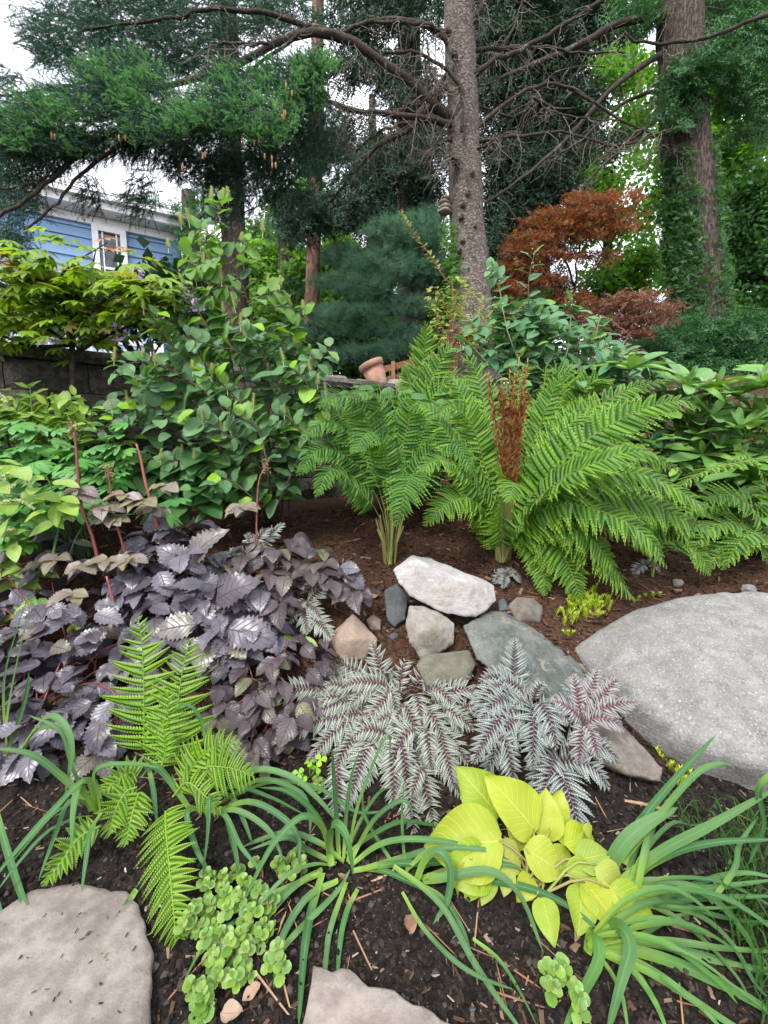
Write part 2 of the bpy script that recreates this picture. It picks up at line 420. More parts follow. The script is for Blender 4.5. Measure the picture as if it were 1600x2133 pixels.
def block_wall(label, A, dirv, n, z0, courses, ch, cap, bl, mats, thick=0.26, setback=0.012, name='retaining_wall', capl=None):
    d = Vector((dirv[0], dirv[1], 0)).normalized(); nrm = Vector((d.y, -d.x, 0))     # towards the viewer
    rz = math.atan2(d.y, d.x); o = thing(name, label, 'wall', (A[0], A[1], z0))
    ms = [block_mesh('block', bl-0.006, thick, ch-0.007, 0.022, mats[0], k*2.3+1) for k in range(5)]
    for c in range(courses):
        off = (0.5 if c % 2 else 0)*bl
        for i in range(n):
            p = Vector((A[0], A[1], z0 + c*ch)) + d*(i*bl+off) - nrm*(c*setback - RN.uniform(-.003, .003))
            part('block', RN.choice(ms), o, Matrix.Translation(p) @ Matrix.Rotation(rz+RN.gauss(0, .005), 4, 'Z'))
    if cap:
        cl_ = capl or bl*1.2; mc = [block_mesh('cap_block', cl_-0.006, thick+0.05, cap, 0.008, mats[1], k*3.1+9) for k in range(3)]
        for i in range(int(n*bl/cl_)+1):
            p = Vector((A[0], A[1], z0 + courses*ch)) + d*(i*cl_) - nrm*(courses*setback - 0.01)
            part('cap_block', RN.choice(mc), o, Matrix.Translation(p) @ Matrix.Rotation(rz+RN.gauss(0, .006), 4, 'Z'))
    return o
block_wall('dark rough-faced block retaining wall behind the leafy shrub', (-4.35, 1.83), (1.88, 1), 11, 0.53, 7, 0.205, 0.085, 0.46, (M_block, M_cap))
block_wall('low stack of pale slabs behind the broad-leaved evergreen shrub', (2.75, 4.4), (1.88, 1), 7, 1.49, 7, 0.11, 0, 0.6, (M_slab, M_slab), 0.3, 0.05, 'slab_wall')

# ---- stepping stones
M_flag = plainmat('tan flagstone', (0.165, 0.14, 0.12), (0.25, 0.218, 0.19), 0.9, 16, 0.7, 0.006, c3=(0.125, 0.105, 0.092), c3s=5.0, c3r=(0.5, 0.75))
def flag(outline, ztop, thick, label, n=120, lift=0.0):
    pts = []
    for px, py in outline:
        q = P(px, py, 1.0) - Vector((0, 0, CAMH)); k = (ztop-CAMH)/q.z; pts.append(Vector((q.x*k, q.y*k, ztop)))
    ring = []
    m = len(pts)
    for i in range(m):
        a, b = pts[i], pts[(i+1) % m]; k = max(2, int((b-a).length/0.02))
        for j in range(k):
            p = a.lerp(b, j/k); p = p + Vector((noise.noise(p*14), noise.noise(p*14+Vector((9, 3, 1))), 0))*0.016 + Vector((noise.noise(p*45), noise.noise(p*45+Vector((5, 1, 7))), 0))*0.009
            ring.append(p)
    c = sum(ring, Vector())/len(ring); V = []; L = len(ring)
    rings = [(0.0, 0.0), (0.35, 0.0), (0.7, 0.0), (0.93, -0.001), (0.985, -0.004), (1.0, -0.011), (0.995, -thick)]
    for s_, dz in rings[1:]:
        for p in ring:
            q = c.lerp(p, s_); V.append((q.x, q.y, q.z + dz + (0.003*noise.noise(q*9) if s_ < 1 else 0)))
    V.append((c.x, c.y, c.z)); T = []
    for i in range(L): T.append((len(V)-1, i, (i+1) % L))
    for r in range(len(rings)-2):
        for i in range(L):
            a = r*L+i; b = r*L+(i+1) % L; T += [(a, a+L, b+L), (a, b+L, b)]
    mb = MB(); mb.add(V, T); o = mb.build('stepping_stone', M_flag, origin=(c.x, c.y, ztop-thick))
    return tag(o, label, 'stepping stone')
flag([(-330, 2300), (-260, 1990), (0, 1893), (62, 1848), (150, 1838), (262, 1850), (300, 1925), (320, 1985), (314, 2100), (308, 2320), (60, 2420)], 0.034, 0.07, 'large tan flagstone beside the lower yellow-green fern frond')
flag([(648, 2014), (725, 2022), (790, 2056), (880, 2090), (990, 2150), (1060, 2250), (900, 2420), (640, 2330), (636, 2120)], 0.034, 0.07, 'small grey flagstone crossed by thin strap leaves')

# ---- rocks
def rockmat(name, c1, c2, c3, speck=(0.5, 0.5, 0.5), spk=0.25, lich=None, scale=12, band=0.0, bump=0.6):
    t = NT(name); tc = t.new('ShaderNodeTexCoord'); v = tc.outputs['Object']
    a = t.noise(v, scale, 7, 0.65, 0.4); b = t.noise(v, scale*9, 4, 0.7); c = t.noise(v, scale*0.35, 5, 0.7)
    col = t.mix(t.smooth(a, 0.35, 0.65), c1, c2); col = t.mix(t.smooth(c, 0.5, 0.68), col, c3)
    col = t.mix(t.math('MULTIPLY', t.smooth(b, 0.55, 0.68), spk), col, speck)
    col = t.mix(t.math('MULTIPLY', t.smooth(b, 0.45, 0.33), spk), col, tuple(x*0.4 for x in c1))
    if lich: col = t.mix(t.smooth(t.noise(v, scale*0.6, 6, 0.75, 0.6), 0.55, 0.66), col, lich)
    h = t.math('ADD', a, t.math('MULTIPLY', b, 0.5))
    if band:
        mp = t.new('ShaderNodeMapping'); mp.inputs['Scale'].default_value = (3, 5, 30); mp.inputs['Rotation'].default_value = (0.3, 0.5, 0.2); t.l.new(v, mp.inputs[0])
        bd = t.noise(mp.outputs[0], 2.2, 5, 0.6); col = t.mix(t.math('MULTIPLY', t.smooth(bd, 0.4, 0.65), band), col, c3); h = t.math('ADD', h, t.math('MULTIPLY', bd, 0.6))
    return t.out(t.bsdf(col, 0.85, 0.25, t.bump(h, bump, 0.012)).outputs[0])
M_granite = rockmat('grey granite', (0.155, 0.15, 0.142), (0.25, 0.245, 0.232), (0.20, 0.19, 0.17), (0.48, 0.47, 0.455), 0.75, None, 14, 0.5, 1.0)
M_white = rockmat('pale quartz rock', (0.288, 0.274, 0.263), (0.403, 0.392, 0.382), (0.288, 0.248, 0.202), (0.504, 0.504, 0.504), 0.3, None, 11, 0.2)
M_tan = rockmat('buff rock', (0.186, 0.167, 0.143), (0.285, 0.264, 0.229), (0.167, 0.152, 0.0992), (0.372, 0.347, 0.31), 0.3, (0.26, 0.236, 0.186), 13)
M_pink = rockmat('pinkish granite', (0.223, 0.167, 0.127), (0.291, 0.226, 0.177), (0.26, 0.192, 0.136), (0.341, 0.298, 0.26), 0.4, None, 14)
M_green = rockmat('greenish slab', (0.075, 0.087, 0.077), (0.15, 0.155, 0.14), (0.055, 0.066, 0.06), (0.30, 0.28, 0.24), 0.4, (0.21, 0.195, 0.145), 10, 0, 1.0)
M_dark = rockmat('dark slate rock', (0.0558, 0.0651, 0.0651), (0.105, 0.115, 0.115), (0.0744, 0.0806, 0.0806), (0.217, 0.223, 0.217), 0.3, None, 12, 0.2)
M_brown = rockmat('brown fieldstone', (0.124, 0.102, 0.0837), (0.198, 0.174, 0.146), (0.0992, 0.0868, 0.0744), (0.279, 0.26, 0.229), 0.3, None, 13)
M_olive = rockmat('olive fieldstone', (0.093, 0.0899, 0.062), (0.155, 0.149, 0.112), (0.118, 0.112, 0.0868), (0.236, 0.223, 0.186), 0.3, None, 10)
def rock(label, pts, mat, back=0.2, vox=0.012, sm=3, amp=0.008, fr=9, extra=(), name='rock', sink=0.05, shrink=0.75):
    front = [P(*q) for q in pts]; c = sum(front, Vector())/len(front)
    ps = list(front) + [P(*q) for q in extra]
    for p in front:
        q = p + (p - Vector((0, 0, CAMH))).normalized()*back; cb = c + (c - Vector((0, 0, CAMH))).normalized()*back
        ps.append(cb.lerp(q, shrink) - Vector((0, 0, sink)))
    zmin = min(ps, key=lambda p: p.z)
    bm = bmesh.new()
    for p in ps: bm.verts.new(p - c)
    r = bmesh.ops.convex_hull(bm, input=bm.verts)
    bmesh.ops.delete(bm, geom=[v for v in bm.verts if not v.link_faces], context='VERTS')
    me = bpy.data.meshes.new('tmp'); bm.to_mesh(me); bm.free()
    o = bpy.data.objects.new('tmp', me); COL.objects.link(o)
    md = o.modifiers.new('r', 'REMESH'); md.mode = 'VOXEL'; md.voxel_size = vox
    ms = o.modifiers.new('s', 'SMOOTH'); ms.iterations = sm; ms.factor = 0.5
    ev = o.evaluated_get(bpy.context.evaluated_depsgraph_get())
    m2 = bpy.data.meshes.new_from_object(ev)
    bpy.data.objects.remove(o); bpy.data.meshes.remove(me)
    bm = bmesh.new(); bm.from_mesh(m2); bmesh.ops.triangulate(bm, faces=bm.faces); bm.normal_update()
    sd_ = RN.uniform(0, 50)
    for v in bm.verts:
        q = v.co*fr + Vector((sd_, sd_*.3, 2))
        v.co = v.co + v.normal*(amp*(noise.fractal(q, 0.8, 2.1, 5)*0.8 + 0.7*(abs(noise.noise(q*0.6))-0.3)))
    bm.to_mesh(m2); bm.free(); m2.name = name; m2.materials.clear(); m2.materials.append(mat)
    for p in m2.polygons: p.use_smooth = True
    o = bpy.data.objects.new(name, m2); COL.objects.link(o); o.location = c
    return tag(o, label, 'boulder' if name == 'boulder' else 'rock')
rock('huge smooth pale grey granite boulder bulging from the bed', [(1186, 1347, 1.88), (1262, 1301, 1.96), (1330, 1265, 1.98), (1420, 1240, 1.97), (1520, 1228, 1.96), (1620, 1232, 1.95), (1760, 1262, 1.92), (1900, 1340, 1.85), (1222, 1392, 1.77), (1254, 1440, 1.69), (1280, 1505, 1.61), (1345, 1568, 1.51), (1430, 1622, 1.43), (1560, 1678, 1.37), (1720, 1705, 1.35), (1880, 1650, 1.4)], M_granite, 0.45, 0.018, 14, 0.012, 5,
     extra=[(1262, 1345, 1.80), (1290, 1400, 1.64), (1340, 1470, 1.51), (1440, 1545, 1.38), (1560, 1595, 1.31), (1720, 1610, 1.28), (1360, 1300, 1.82), (1480, 1290, 1.79), (1620, 1300, 1.76), (1380, 1370, 1.66), (1520, 1380, 1.60), (1660, 1400, 1.57), (1460, 1460, 1.48), (1600, 1490, 1.43)], name='boulder', sink=0.12, shrink=0.8)
rock('pointed white quartz rock lying on top of the rock pile', [(817, 1186, 1.98), (860, 1153, 2.06), (886, 1160, 2.12), (1032, 1218, 2.06), (1038, 1252, 1.98), (992, 1286, 1.92), (935, 1282, 1.9), (852, 1242, 1.93), (832, 1217, 1.95)], M_white, 0.16, 0.009, 2, 0.009, 10, sink=0.0, extra=[(868, 1168, 1.97), (970, 1210, 1.94)])
rock('buff squarish rock wedged under the white quartz rock', [(843, 1308, 1.83), (852, 1262, 1.90), (880, 1262, 1.92), (912, 1270, 1.93), (948, 1296, 1.9), (946, 1342, 1.85), (905, 1363, 1.80), (876, 1374, 1.79), (850, 1338, 1.80)], M_tan, 0.16, 0.009, 3, 0.009, 12, extra=[(890, 1310, 1.77)])
rock('smooth olive-grey rock beneath the buff squarish rock', [(862, 1385, 1.710), (880, 1362, 1.800), (980, 1352, 1.800), (993, 1385, 1.730), (970, 1425, 1.660), (890, 1432, 1.650)], M_olive, 0.2, 0.01, 4, 0.005, 10, extra=[(925, 1390, 1.670)])
rock('pinkish diamond-shaped rock beside the purple-leaved plant', [(677, 1330, 1.84), (736, 1276, 1.93), (790, 1332, 1.86), (762, 1372, 1.80), (715, 1378, 1.79), (688, 1352, 1.81)], M_pink, 0.15, 0.009, 3, 0.007, 12, extra=[(735, 1330, 1.78)])
rock('small pink cobble tucked behind the pinkish diamond-shaped rock', [(762, 1290, 1.96), (778, 1278, 2.0), (795, 1290, 1.98), (793, 1312, 1.93), (770, 1312, 1.93)], M_pink, 0.06, 0.006, 4, 0.003, 14, extra=[(779, 1296, 1.92)])
rock('dark slate rock standing on edge left of the white quartz rock', [(799, 1228, 2.06), (826, 1214, 2.1), (850, 1242, 2.08), (846, 1290, 1.98), (822, 1306, 1.95), (806, 1290, 1.97)], M_dark, 0.1, 0.008, 2, 0.006, 13)
rock('long greenish flat slab leaning beside the big boulder', [(963, 1302, 1.880), (1020, 1271, 2.010), (1052, 1272, 2.030), (1112, 1302, 2.010), (1158, 1335, 1.930), (1226, 1390, 1.790), (1238, 1445, 1.670), (1205, 1482, 1.570), (1130, 1462, 1.570), (1060, 1425, 1.610), (990, 1372, 1.700)], M_green, 0.18, 0.011, 2, 0.010, 8, extra=[(1040, 1325, 1.810), (1150, 1390, 1.710)])
rock('low brownish slab at the foot of the big boulder', [(1200, 1480, 1.610), (1245, 1468, 1.650), (1300, 1510, 1.530), (1388, 1602, 1.350), (1378, 1632, 1.315), (1310, 1610, 1.340), (1230, 1580, 1.390), (1185, 1530, 1.480)], M_brown, 0.14, 0.011, 2, 0.010, 8, extra=[(1290, 1545, 1.430)])
rock('small ochre stone pinched between slab and boulder', [(1236, 1478, 1.600), (1262, 1466, 1.620), (1282, 1486, 1.590), (1270, 1510, 1.540), (1248, 1505, 1.540)], M_pink, 0.06, 0.007, 3, 0.004, 14)
rock('rounded brown rock behind the white quartz rock tip', [(1056, 1262, 2.080), (1075, 1243, 2.130), (1110, 1243, 2.130), (1132, 1262, 2.090), (1126, 1296, 2.000), (1075, 1296, 2.000)], M_brown, 0.12, 0.009, 4, 0.006, 12, extra=[(1095, 1268, 2.000)])
rock('tiny grey cobble between the white and the rounded brown rock', [(1037, 1250, 2.12), (1052, 1243, 2.14), (1060, 1268, 2.08), (1040, 1274, 2.07)], M_dark, 0.05, 0.006, 3, 0.003, 14)
rock('flat bluish slate piece behind the greenish slab', [(1118, 1282, 2.060), (1150, 1266, 2.120), (1196, 1284, 2.070), (1188, 1304, 2.010), (1135, 1306, 2.000)], M_dark, 0.08, 0.008, 2, 0.005, 12)
rock('mossy olive stone beside the golden stonecrop', [(1112, 1308, 1.990), (1150, 1294, 2.030), (1186, 1306, 1.990), (1180, 1332, 1.920), (1140, 1334, 1.910)], M_olive, 0.08, 0.008, 4, 0.004, 12)
rock('small pink stone at the pointed end of the boulder', [(1160, 1328, 1.940), (1180, 1322, 1.960), (1192, 1338, 1.910), (1172, 1350, 1.880)], M_pink, 0.05, 0.006, 3, 0.003, 14)
rock('grey-brown mossy rock under the ferns behind the boulder', [(1490, 1190, 2.500), (1530, 1160, 2.580), (1600, 1156, 2.600), (1700, 1170, 2.580), (1700, 1232, 2.380), (1600, 1236, 2.330), (1510, 1228, 2.360)], M_olive, 0.2, 0.014, 3, 0.012, 8)
for i, (px, py, r, mt, lb) in enumerate([(1412, 1214, 14, M_tan, 'tan flat stone on the mulch above the boulder'), (1560, 1228, 20, M_granite, 'grey flat stone at the back edge of the boulder'), (906, 2030, 12, M_white, 'white quartz pebble on dark soil above the small flagstone'), (702, 1205, 14, M_pink, 'tan pebble on the mulch beside purple leaves'), (820, 1325, 12, M_dark, 'grey cobble left of the buff squarish rock'), (985, 2098, 14, M_dark, 'round dark clod-like stone beside the small flagstone'), (1045, 1160, 10, M_white, 'white pebble in the shade under the tall ferns'), (182, 1943, 9, M_dark, 'dark pebble lying on the large tan flagstone')]):
    p = GP(px, py+r*0.5, 0.034 if 'on the large' in lb else 0.0); D = p.y; a = [RN.uniform(0.75, 1.15) for _ in range(8)]
    rock(lb, [(px+math.cos(k*PI/4)*r*a[k], py+math.sin(k*PI/4)*r*0.75*a[k], D + 0.02*math.sin(-k*PI/4)) for k in range(8)], mt, r*1.2*mpp(D), 0.0045, 2, 0.003, 20, sink=0.0, extra=[(px, py, D-r*0.8*mpp(D))], name='stone' if r > 13 else 'pebble')

# ---- house
M_clap = plainmat('blue painted clapboard', (0.24, 0.38, 0.58), (0.27, 0.42, 0.62), 0.6, 6, 0.15, 0.003)
M_trim = plainmat('white painted trim', (0.72, 0.72, 0.71), (0.82, 0.82, 0.81), 0.5, 8, 0.1, 0.002)
M_shing = plainmat('grey roof shingle', (0.10, 0.10, 0.105), (0.2, 0.2, 0.205), 0.9, 30, 0.6, 0.006)
def glassmat():
    t = NT('window glass'); b = t.bsdf((0.05, 0.055, 0.06), 0.05, 0.8); return t.out(b.outputs[0])
M_glass = glassmat()
M_blind = plainmat('pale window blind', (0.35, 0.33, 0.33), (0.45, 0.43, 0.43), 0.8, 5, 0.1)
HC = P(374, 545, 9.5); hd = -Vector((2.1, 1, 0)).normalized(); hn = Vector((-hd.y, hd.x, 0)); hn = hn if hn.y < 0 else -hn
HZ = P(374, 492, 9.5).z; HB = 2.0; HL = 9.0
house = thing('house', 'blue clapboard house with white trim beyond the garden wall', 'house', (HC.x, HC.y, HB))
hrot = Matrix.Rotation(math.atan2(-hd.y, -hd.x), 4, 'Z')
def hp(a, out, z): return Vector((HC.x, HC.y, 0)) + hd*a + hn*out + Vector((0, 0, z))
mb = MB(); mb.box(hp(HL/2, -2.6, (HZ+HB)/2), (HL/2, 2.5, (HZ-HB)/2), hrot); mb.build('wall', M_clap, house, smooth=False)
bmh = MB(); bmh.box((0, 0, 0), (HL/2, 0.012, 0.105)); 
Vb, Tb, Lb = bmh.geo(); Vb = Vb.copy(); Vb[:, 1] += np.where(Vb[:, 2] < 0, -0.022, 0.012)
me_clap = np_mesh('clapboard', Vb, Tb, Lb, None, [M_clap], False)
nb = int((HZ-HB)/0.19)
for i in range(nb): part('clapboard', me_clap, house, Matrix.Translation(hp(HL/2, -0.06, HZ-0.1-i*0.19)) @ hrot)
mb = MB(); mb.box(hp(0.05, -0.03, (HZ+HB)/2), (0.07, 0.06, (HZ-HB)/2), hrot); mb.build('corner_board', M_clap, house, smooth=False)
mb = MB(); mb.box(hp(HL/2-0.1, 0.12, HZ+0.06), (HL/2+0.35, 0.2, 0.035), hrot); mb.build('soffit', M_trim, house, smooth=False)
mb = MB(); mb.box(hp(HL/2-0.1, 0.335, HZ+0.15), (HL/2+0.36, 0.014, 0.11), hrot); mb.build('fascia', M_trim, house, smooth=False)
mb = MB(); mb.box(hp(HL/2, 0.01, HZ-0.06), (HL/2, 0.03, 0.075), hrot); mb.build('frieze_board', M_trim, house, smooth=False)
mb = MB(); mb.box(hp(HL/2-0.1, 0.40, HZ+0.22), (HL/2+0.37, 0.05, 0.045), hrot); mb.build('gutter', M_trim, house, smooth=False)
mb = MB()
A, B = hp(-0.3, 0.42, HZ+0.30), hp(HL, 0.42, HZ+0.30); C_, D_ = hp(HL, -3.2, HZ+1.75), hp(-0.3, -3.2, HZ+1.75); dz = Vector((0, 0, 0.06))
mb.add([tuple(q) for q in (A, B, C_, D_, A-dz, B-dz, C_-dz, D_-dz)], [(0, 1, 2), (0, 2, 3), (4, 6, 5), (4, 7, 6), (0, 4, 5), (0, 5, 1), (0, 3, 7), (0, 7, 4)])
mb.build('roof', M_shing, house, smooth=False)
mb = MB(); mb.box(hp(0.0, -2.6, HZ+0.5), (0.05, 2.5, 0.5), hrot); mb.build('gable_trim', M_trim, house, smooth=False)
# window: find its place along the wall from the photo
def wall_at(px):
    best = min(((abs((hp(k*0.01, 0, 0).x/hp(k*0.01, 0, 0).y) - (px-800)/F/(CP+SP*(1066.5-520)/F)), k*0.01) for k in range(900)))[1]; return best
wl_, wr_ = wall_at(198), wall_at(262); wc = (wl_+wr_)/2; ww = (wl_-wr_)/2; wh = 0.78; wz = HZ-0.13-wh
win = MB(); t_ = 0.055
win.box(hp(wc, 0.02, wz+wh-t_), (ww, 0.05, t_), hrot); win.box(hp(wc, 0.02, wz-wh+t_*0.6), (ww+0.04, 0.07, t_*0.6), hrot)
win.box(hp(wl_-t_*0.5, 0.02, wz), (t_, 0.048, wh-0.02), hrot); win.box(hp(wr_+t_*0.5, 0.02, wz), (t_, 0.048, wh-0.02), hrot)
wobj = win.build('window', M_trim, house, smooth=False)
mt_ = MB()
for k in (-1, 1): mt_.box(hp(wc+k*0.12, 0.02, wz), (0.012, 0.02, wh-0.1), hrot)
for k in (-0.45, -0.02, 0.36): mt_.box(hp(wc, 0.022, wz+k), (ww-0.1, 0.022, 0.022 if k == -0.02 else 0.012), hrot)
q = mt_.build('muntin', M_trim, wobj, origin=house.location, smooth=False)
pb = MB(); pb.box(hp(wc, -0.01, wz), (ww-0.06, 0.012, wh-0.06), hrot); pb.build('pane', M_glass, wobj, origin=house.location, smooth=False)
pb = MB(); pb.box(hp(wc, 0.004, wz-0.36), (ww-0.1, 0.006, 0.34), hrot); pb.build('blind', M_blind, wobj, origin=house.location, smooth=False)
# porch railing glimpsed under the foliage
rail = thing('porch_railing', 'white porch railing glimpsed below the foliage in front of the blue house', 'railing', (P(150, 700, 6.6).x, 6.6, 2.1))
ra, rb = Vector((P(-60, 700, 6.2).x, 6.2, 0)), Vector((P(330, 700, 7.4).x, 7.4, 0)); rd = (rb-ra); rl = rd.length; rr = Matrix.Rotation(math.atan2(rd.y, rd.x), 4, 'Z')
for z_, h_ in ((3.3, 0.045), (2.5, 0.04)):
    mb = MB(); mb.box(ra.lerp(rb, 0.5)+Vector((0, 0, z_)), (rl/2, 0.04, h_), rr); mb.build('rail', M_trim, rail, smooth=False)
bal = MB(); bal.box((0, 0, 0), (0.022, 0.022, 0.38)); me_b = bal.mesh('baluster', [M_trim], smooth=False)
for k in range(26): part('baluster', me_b, rail, Matrix.Translation(ra.lerp(rb, (k+0.5)/26)+Vector((0, 0, 2.9))) @ rr)
pst = MB(); pst.box((0, 0, 0), (0.07, 0.07, 0.75)); me_p = pst.mesh('post', [M_trim], smooth=False)
for k in (0, 0.5, 1): part('post', me_p, rail, Matrix.Translation(ra.lerp(rb, k)+Vector((0, 0, 2.8))) @ rr)

# ---- pot, stones and wooden frame on the terrace edge
M_terra = plainmat('weathered terracotta', (0.30, 0.16, 0.11), (0.40, 0.24, 0.17), 0.85, 9, 0.2, 0.003, c3=(0.42, 0.33, 0.28), c3s=5)
def lathe(mb, prof_, M, seg=28, mi=0):
    V = []; T = []; n = len(prof_)
    for r, z in prof_:
        for k in range(seg): a = 2*PI*k/seg; V.append(tuple(M @ Vector((r*math.cos(a), r*math.sin(a), z))))
    for i in range(n-1):
        for k in range(seg):
            a = i*seg+k; b = i*seg+(k+1) % seg; T += [(a, b, b+seg), (a, b+seg, a+seg)]
    mb.add(V, T, None, mi)
pp = P(792, 802, 4.25); s_ = 0.27
pot = thing('flower_pot', 'tilted empty terracotta flower pot on the stones', 'flower pot', pp)
Mp = Matrix.Translation(pp+Vector((0, 0, -0.01))) @ Matrix.Rotation(math.radians(-24), 4, 'Y')
mb = MB(); lathe(mb, [(0.0, 0.0), (0.078, 0.0), (0.082, 0.006), (0.112, 0.19), (0.104, 0.19), (0.075, 0.02), (0.0, 0.02)], Mp); mb.build('body', M_terra, pot)
mb = MB(); lathe(mb, [(0.110, 0.185), (0.124, 0.187), (0.130, 0.24), (0.126, 0.247), (0.116, 0.247), (0.112, 0.2), (0.104, 0.187)], Mp); mb.build('rim', M_terra, pot)
rock('rounded grey stone propping the terracotta pot', [(770, 808, 4.2), (785, 790, 4.25), (805, 792, 4.25), (812, 806, 4.2), (795, 820, 4.15)], M_dark, 0.2, 0.014, 4, 0.008, 8, extra=[(792, 805, 4.1)])
rock('pale buff stone to the right of the terracotta pot', [(798, 808, 4.2), (812, 788, 4.28), (838, 789, 4.28), (852, 806, 4.2), (828, 822, 4.12)], M_tan, 0.2, 0.014, 4, 0.008, 8, extra=[(826, 803, 4.1)])
rock('weathered flat capstone on the terrace edge behind the shrub', [(640, 790, 3.95), (655, 778, 4.0), (720, 782, 4.1), (735, 800, 4.05), (690, 806, 3.95)], M_brown, 0.3, 0.014, 2, 0.01, 8)
rock('flat grey capstone between shrub and terracotta pot', [(730, 800, 4.1), (745, 788, 4.15), (775, 792, 4.2), (778, 812, 4.1), (740, 818, 4.05)], M_brown, 0.3, 0.014, 2, 0.01, 8)
M_redwood = plainmat('reddish stained timber', (0.26, 0.11, 0.06), (0.36, 0.17, 0.10), 0.8, 8, 0.3, 0.003, stretch=(1, 8, 8))
M_wire = plainmat('green wire', (0.12, 0.2, 0.12), (0.2, 0.28, 0.2), 0.6, 5, 0)
pl = thing('garden_frame', 'reddish timber garden frame with wire mesh beside the terracotta pot', 'planter frame', P(840, 800, 5.0))
a_, b_ = P(803, 768, 4.8), P(905, 742, 5.4)
for dz in (0, -0.13):
    d_ = b_-a_; mb = MB(); mb.box((a_+b_)/2+Vector((0, 0, dz)), (d_.length/2, 0.02, 0.035), Matrix.Rotation(math.atan2(d_.y, d_.x), 4, 'Z') @ Matrix.Rotation(-math.asin(d_.z/d_.length), 4, 'Y')); mb.build('rail', M_redwood, pl, smooth=False)
for f in (0.14, 0.55, 0.95):
    p = a_.lerp(b_, f); mb = MB(); mb.box(p+Vector((0, -0.03, -0.2)), (0.022, 0.022, 0.25)); mb.build('post', M_redwood, pl, smooth=False)
mb = MB()
for k in range(14): p = a_.lerp(b_, k/13); mb.tube([p+Vector((0, -0.05, -0.02)), p+Vector((0, -0.05, -0.42))], 0.003, 4)
for k in range(4): mb.tube([a_+Vector((0, -0.05, -0.12-k*0.09)), b_+Vector((0, -0.05, -0.12-k*0.09))], 0.003, 4)
mb.build('wire_mesh', M_wire, pl)
# ================================================================== NEAR PLANTS
UP = Vector((0, 0, 1)); TOCAM = Vector((0, -0.55, 0.85))
M_strap = leafmat('blue-green strap leaf', (0.042, 0.125, 0.036), (0.09, 0.19, 0.06), 0.5, 0.25, 0.25, (1.2, 1.3, 0.6), rib=(0.11, 0.22, 0.10), vein=0.0, ribw=0.25, base=((0.20, 0.33, 0.05), 0.0, 0.4), spots=0.3, nscale=14, veink=0, stripe=.6)
M_strap2 = leafmat('green strap leaf', (0.055, 0.15, 0.035), (0.10, 0.22, 0.05), 0.5, 0.25, 0.25, (1.2, 1.3, 0.6), rib=(0.10, 0.22, 0.06), ribw=0.25, base=((0.20, 0.32, 0.04), 0.0, 0.5), spots=0.3, nscale=14, veink=0, stripe=.6)
def strap_clump(label, base, blades, mat, name='strap_leaf_plant', extra=0, ext=None, cat='strap plant', group=None):
    b = GP(*base); o = thing(name, label, cat, b, group)
    for pts, D0, D1, w in blades:
        m = MB(); q = [above(z) for z in PL(pts, D0, D1, 18)]; w *= RN.uniform(.6, .85)
        m.strap(q, w, up=Vector((RN.uniform(-.35, .35), -0.45, 1)).normalized(), fold=RN.uniform(0.15, 0.4), twist=RN.uniform(-.5, .5))
        m.build('leaf', mat, o)
    for k in range(extra):
        an = RN.uniform(*ext[0]); ln = RN.uniform(*ext[1]); h = RN.uniform(0.3, 0.75)*ln
        d = Vector((math.cos(an), math.sin(an), 0)); s0 = b + d*RN.uniform(0, .03) + Vector((RN.gauss(0, .015), RN.gauss(0, .015), -0.01))
        pts = [s0, s0 + d*ln*0.22 + UP*h*0.55, s0 + d*ln*0.52 + UP*h*0.72, s0 + d*ln*0.82 + UP*h*0.42, s0 + d*ln*RN.uniform(.9, 1.05) + UP*h*RN.uniform(-.05, .2)]
        for q in pts: q.z = max(q.z, G1(q.x, q.y)+0.012)
        m = MB(); m.strap(smooth_pts(pts, 14), RN.uniform(*ext[2])*.8, up=UP, fold=RN.uniform(.15, .4), twist=RN.uniform(-.6, .6)); m.build('leaf', mat, o)
    return o
B3 = 0.030
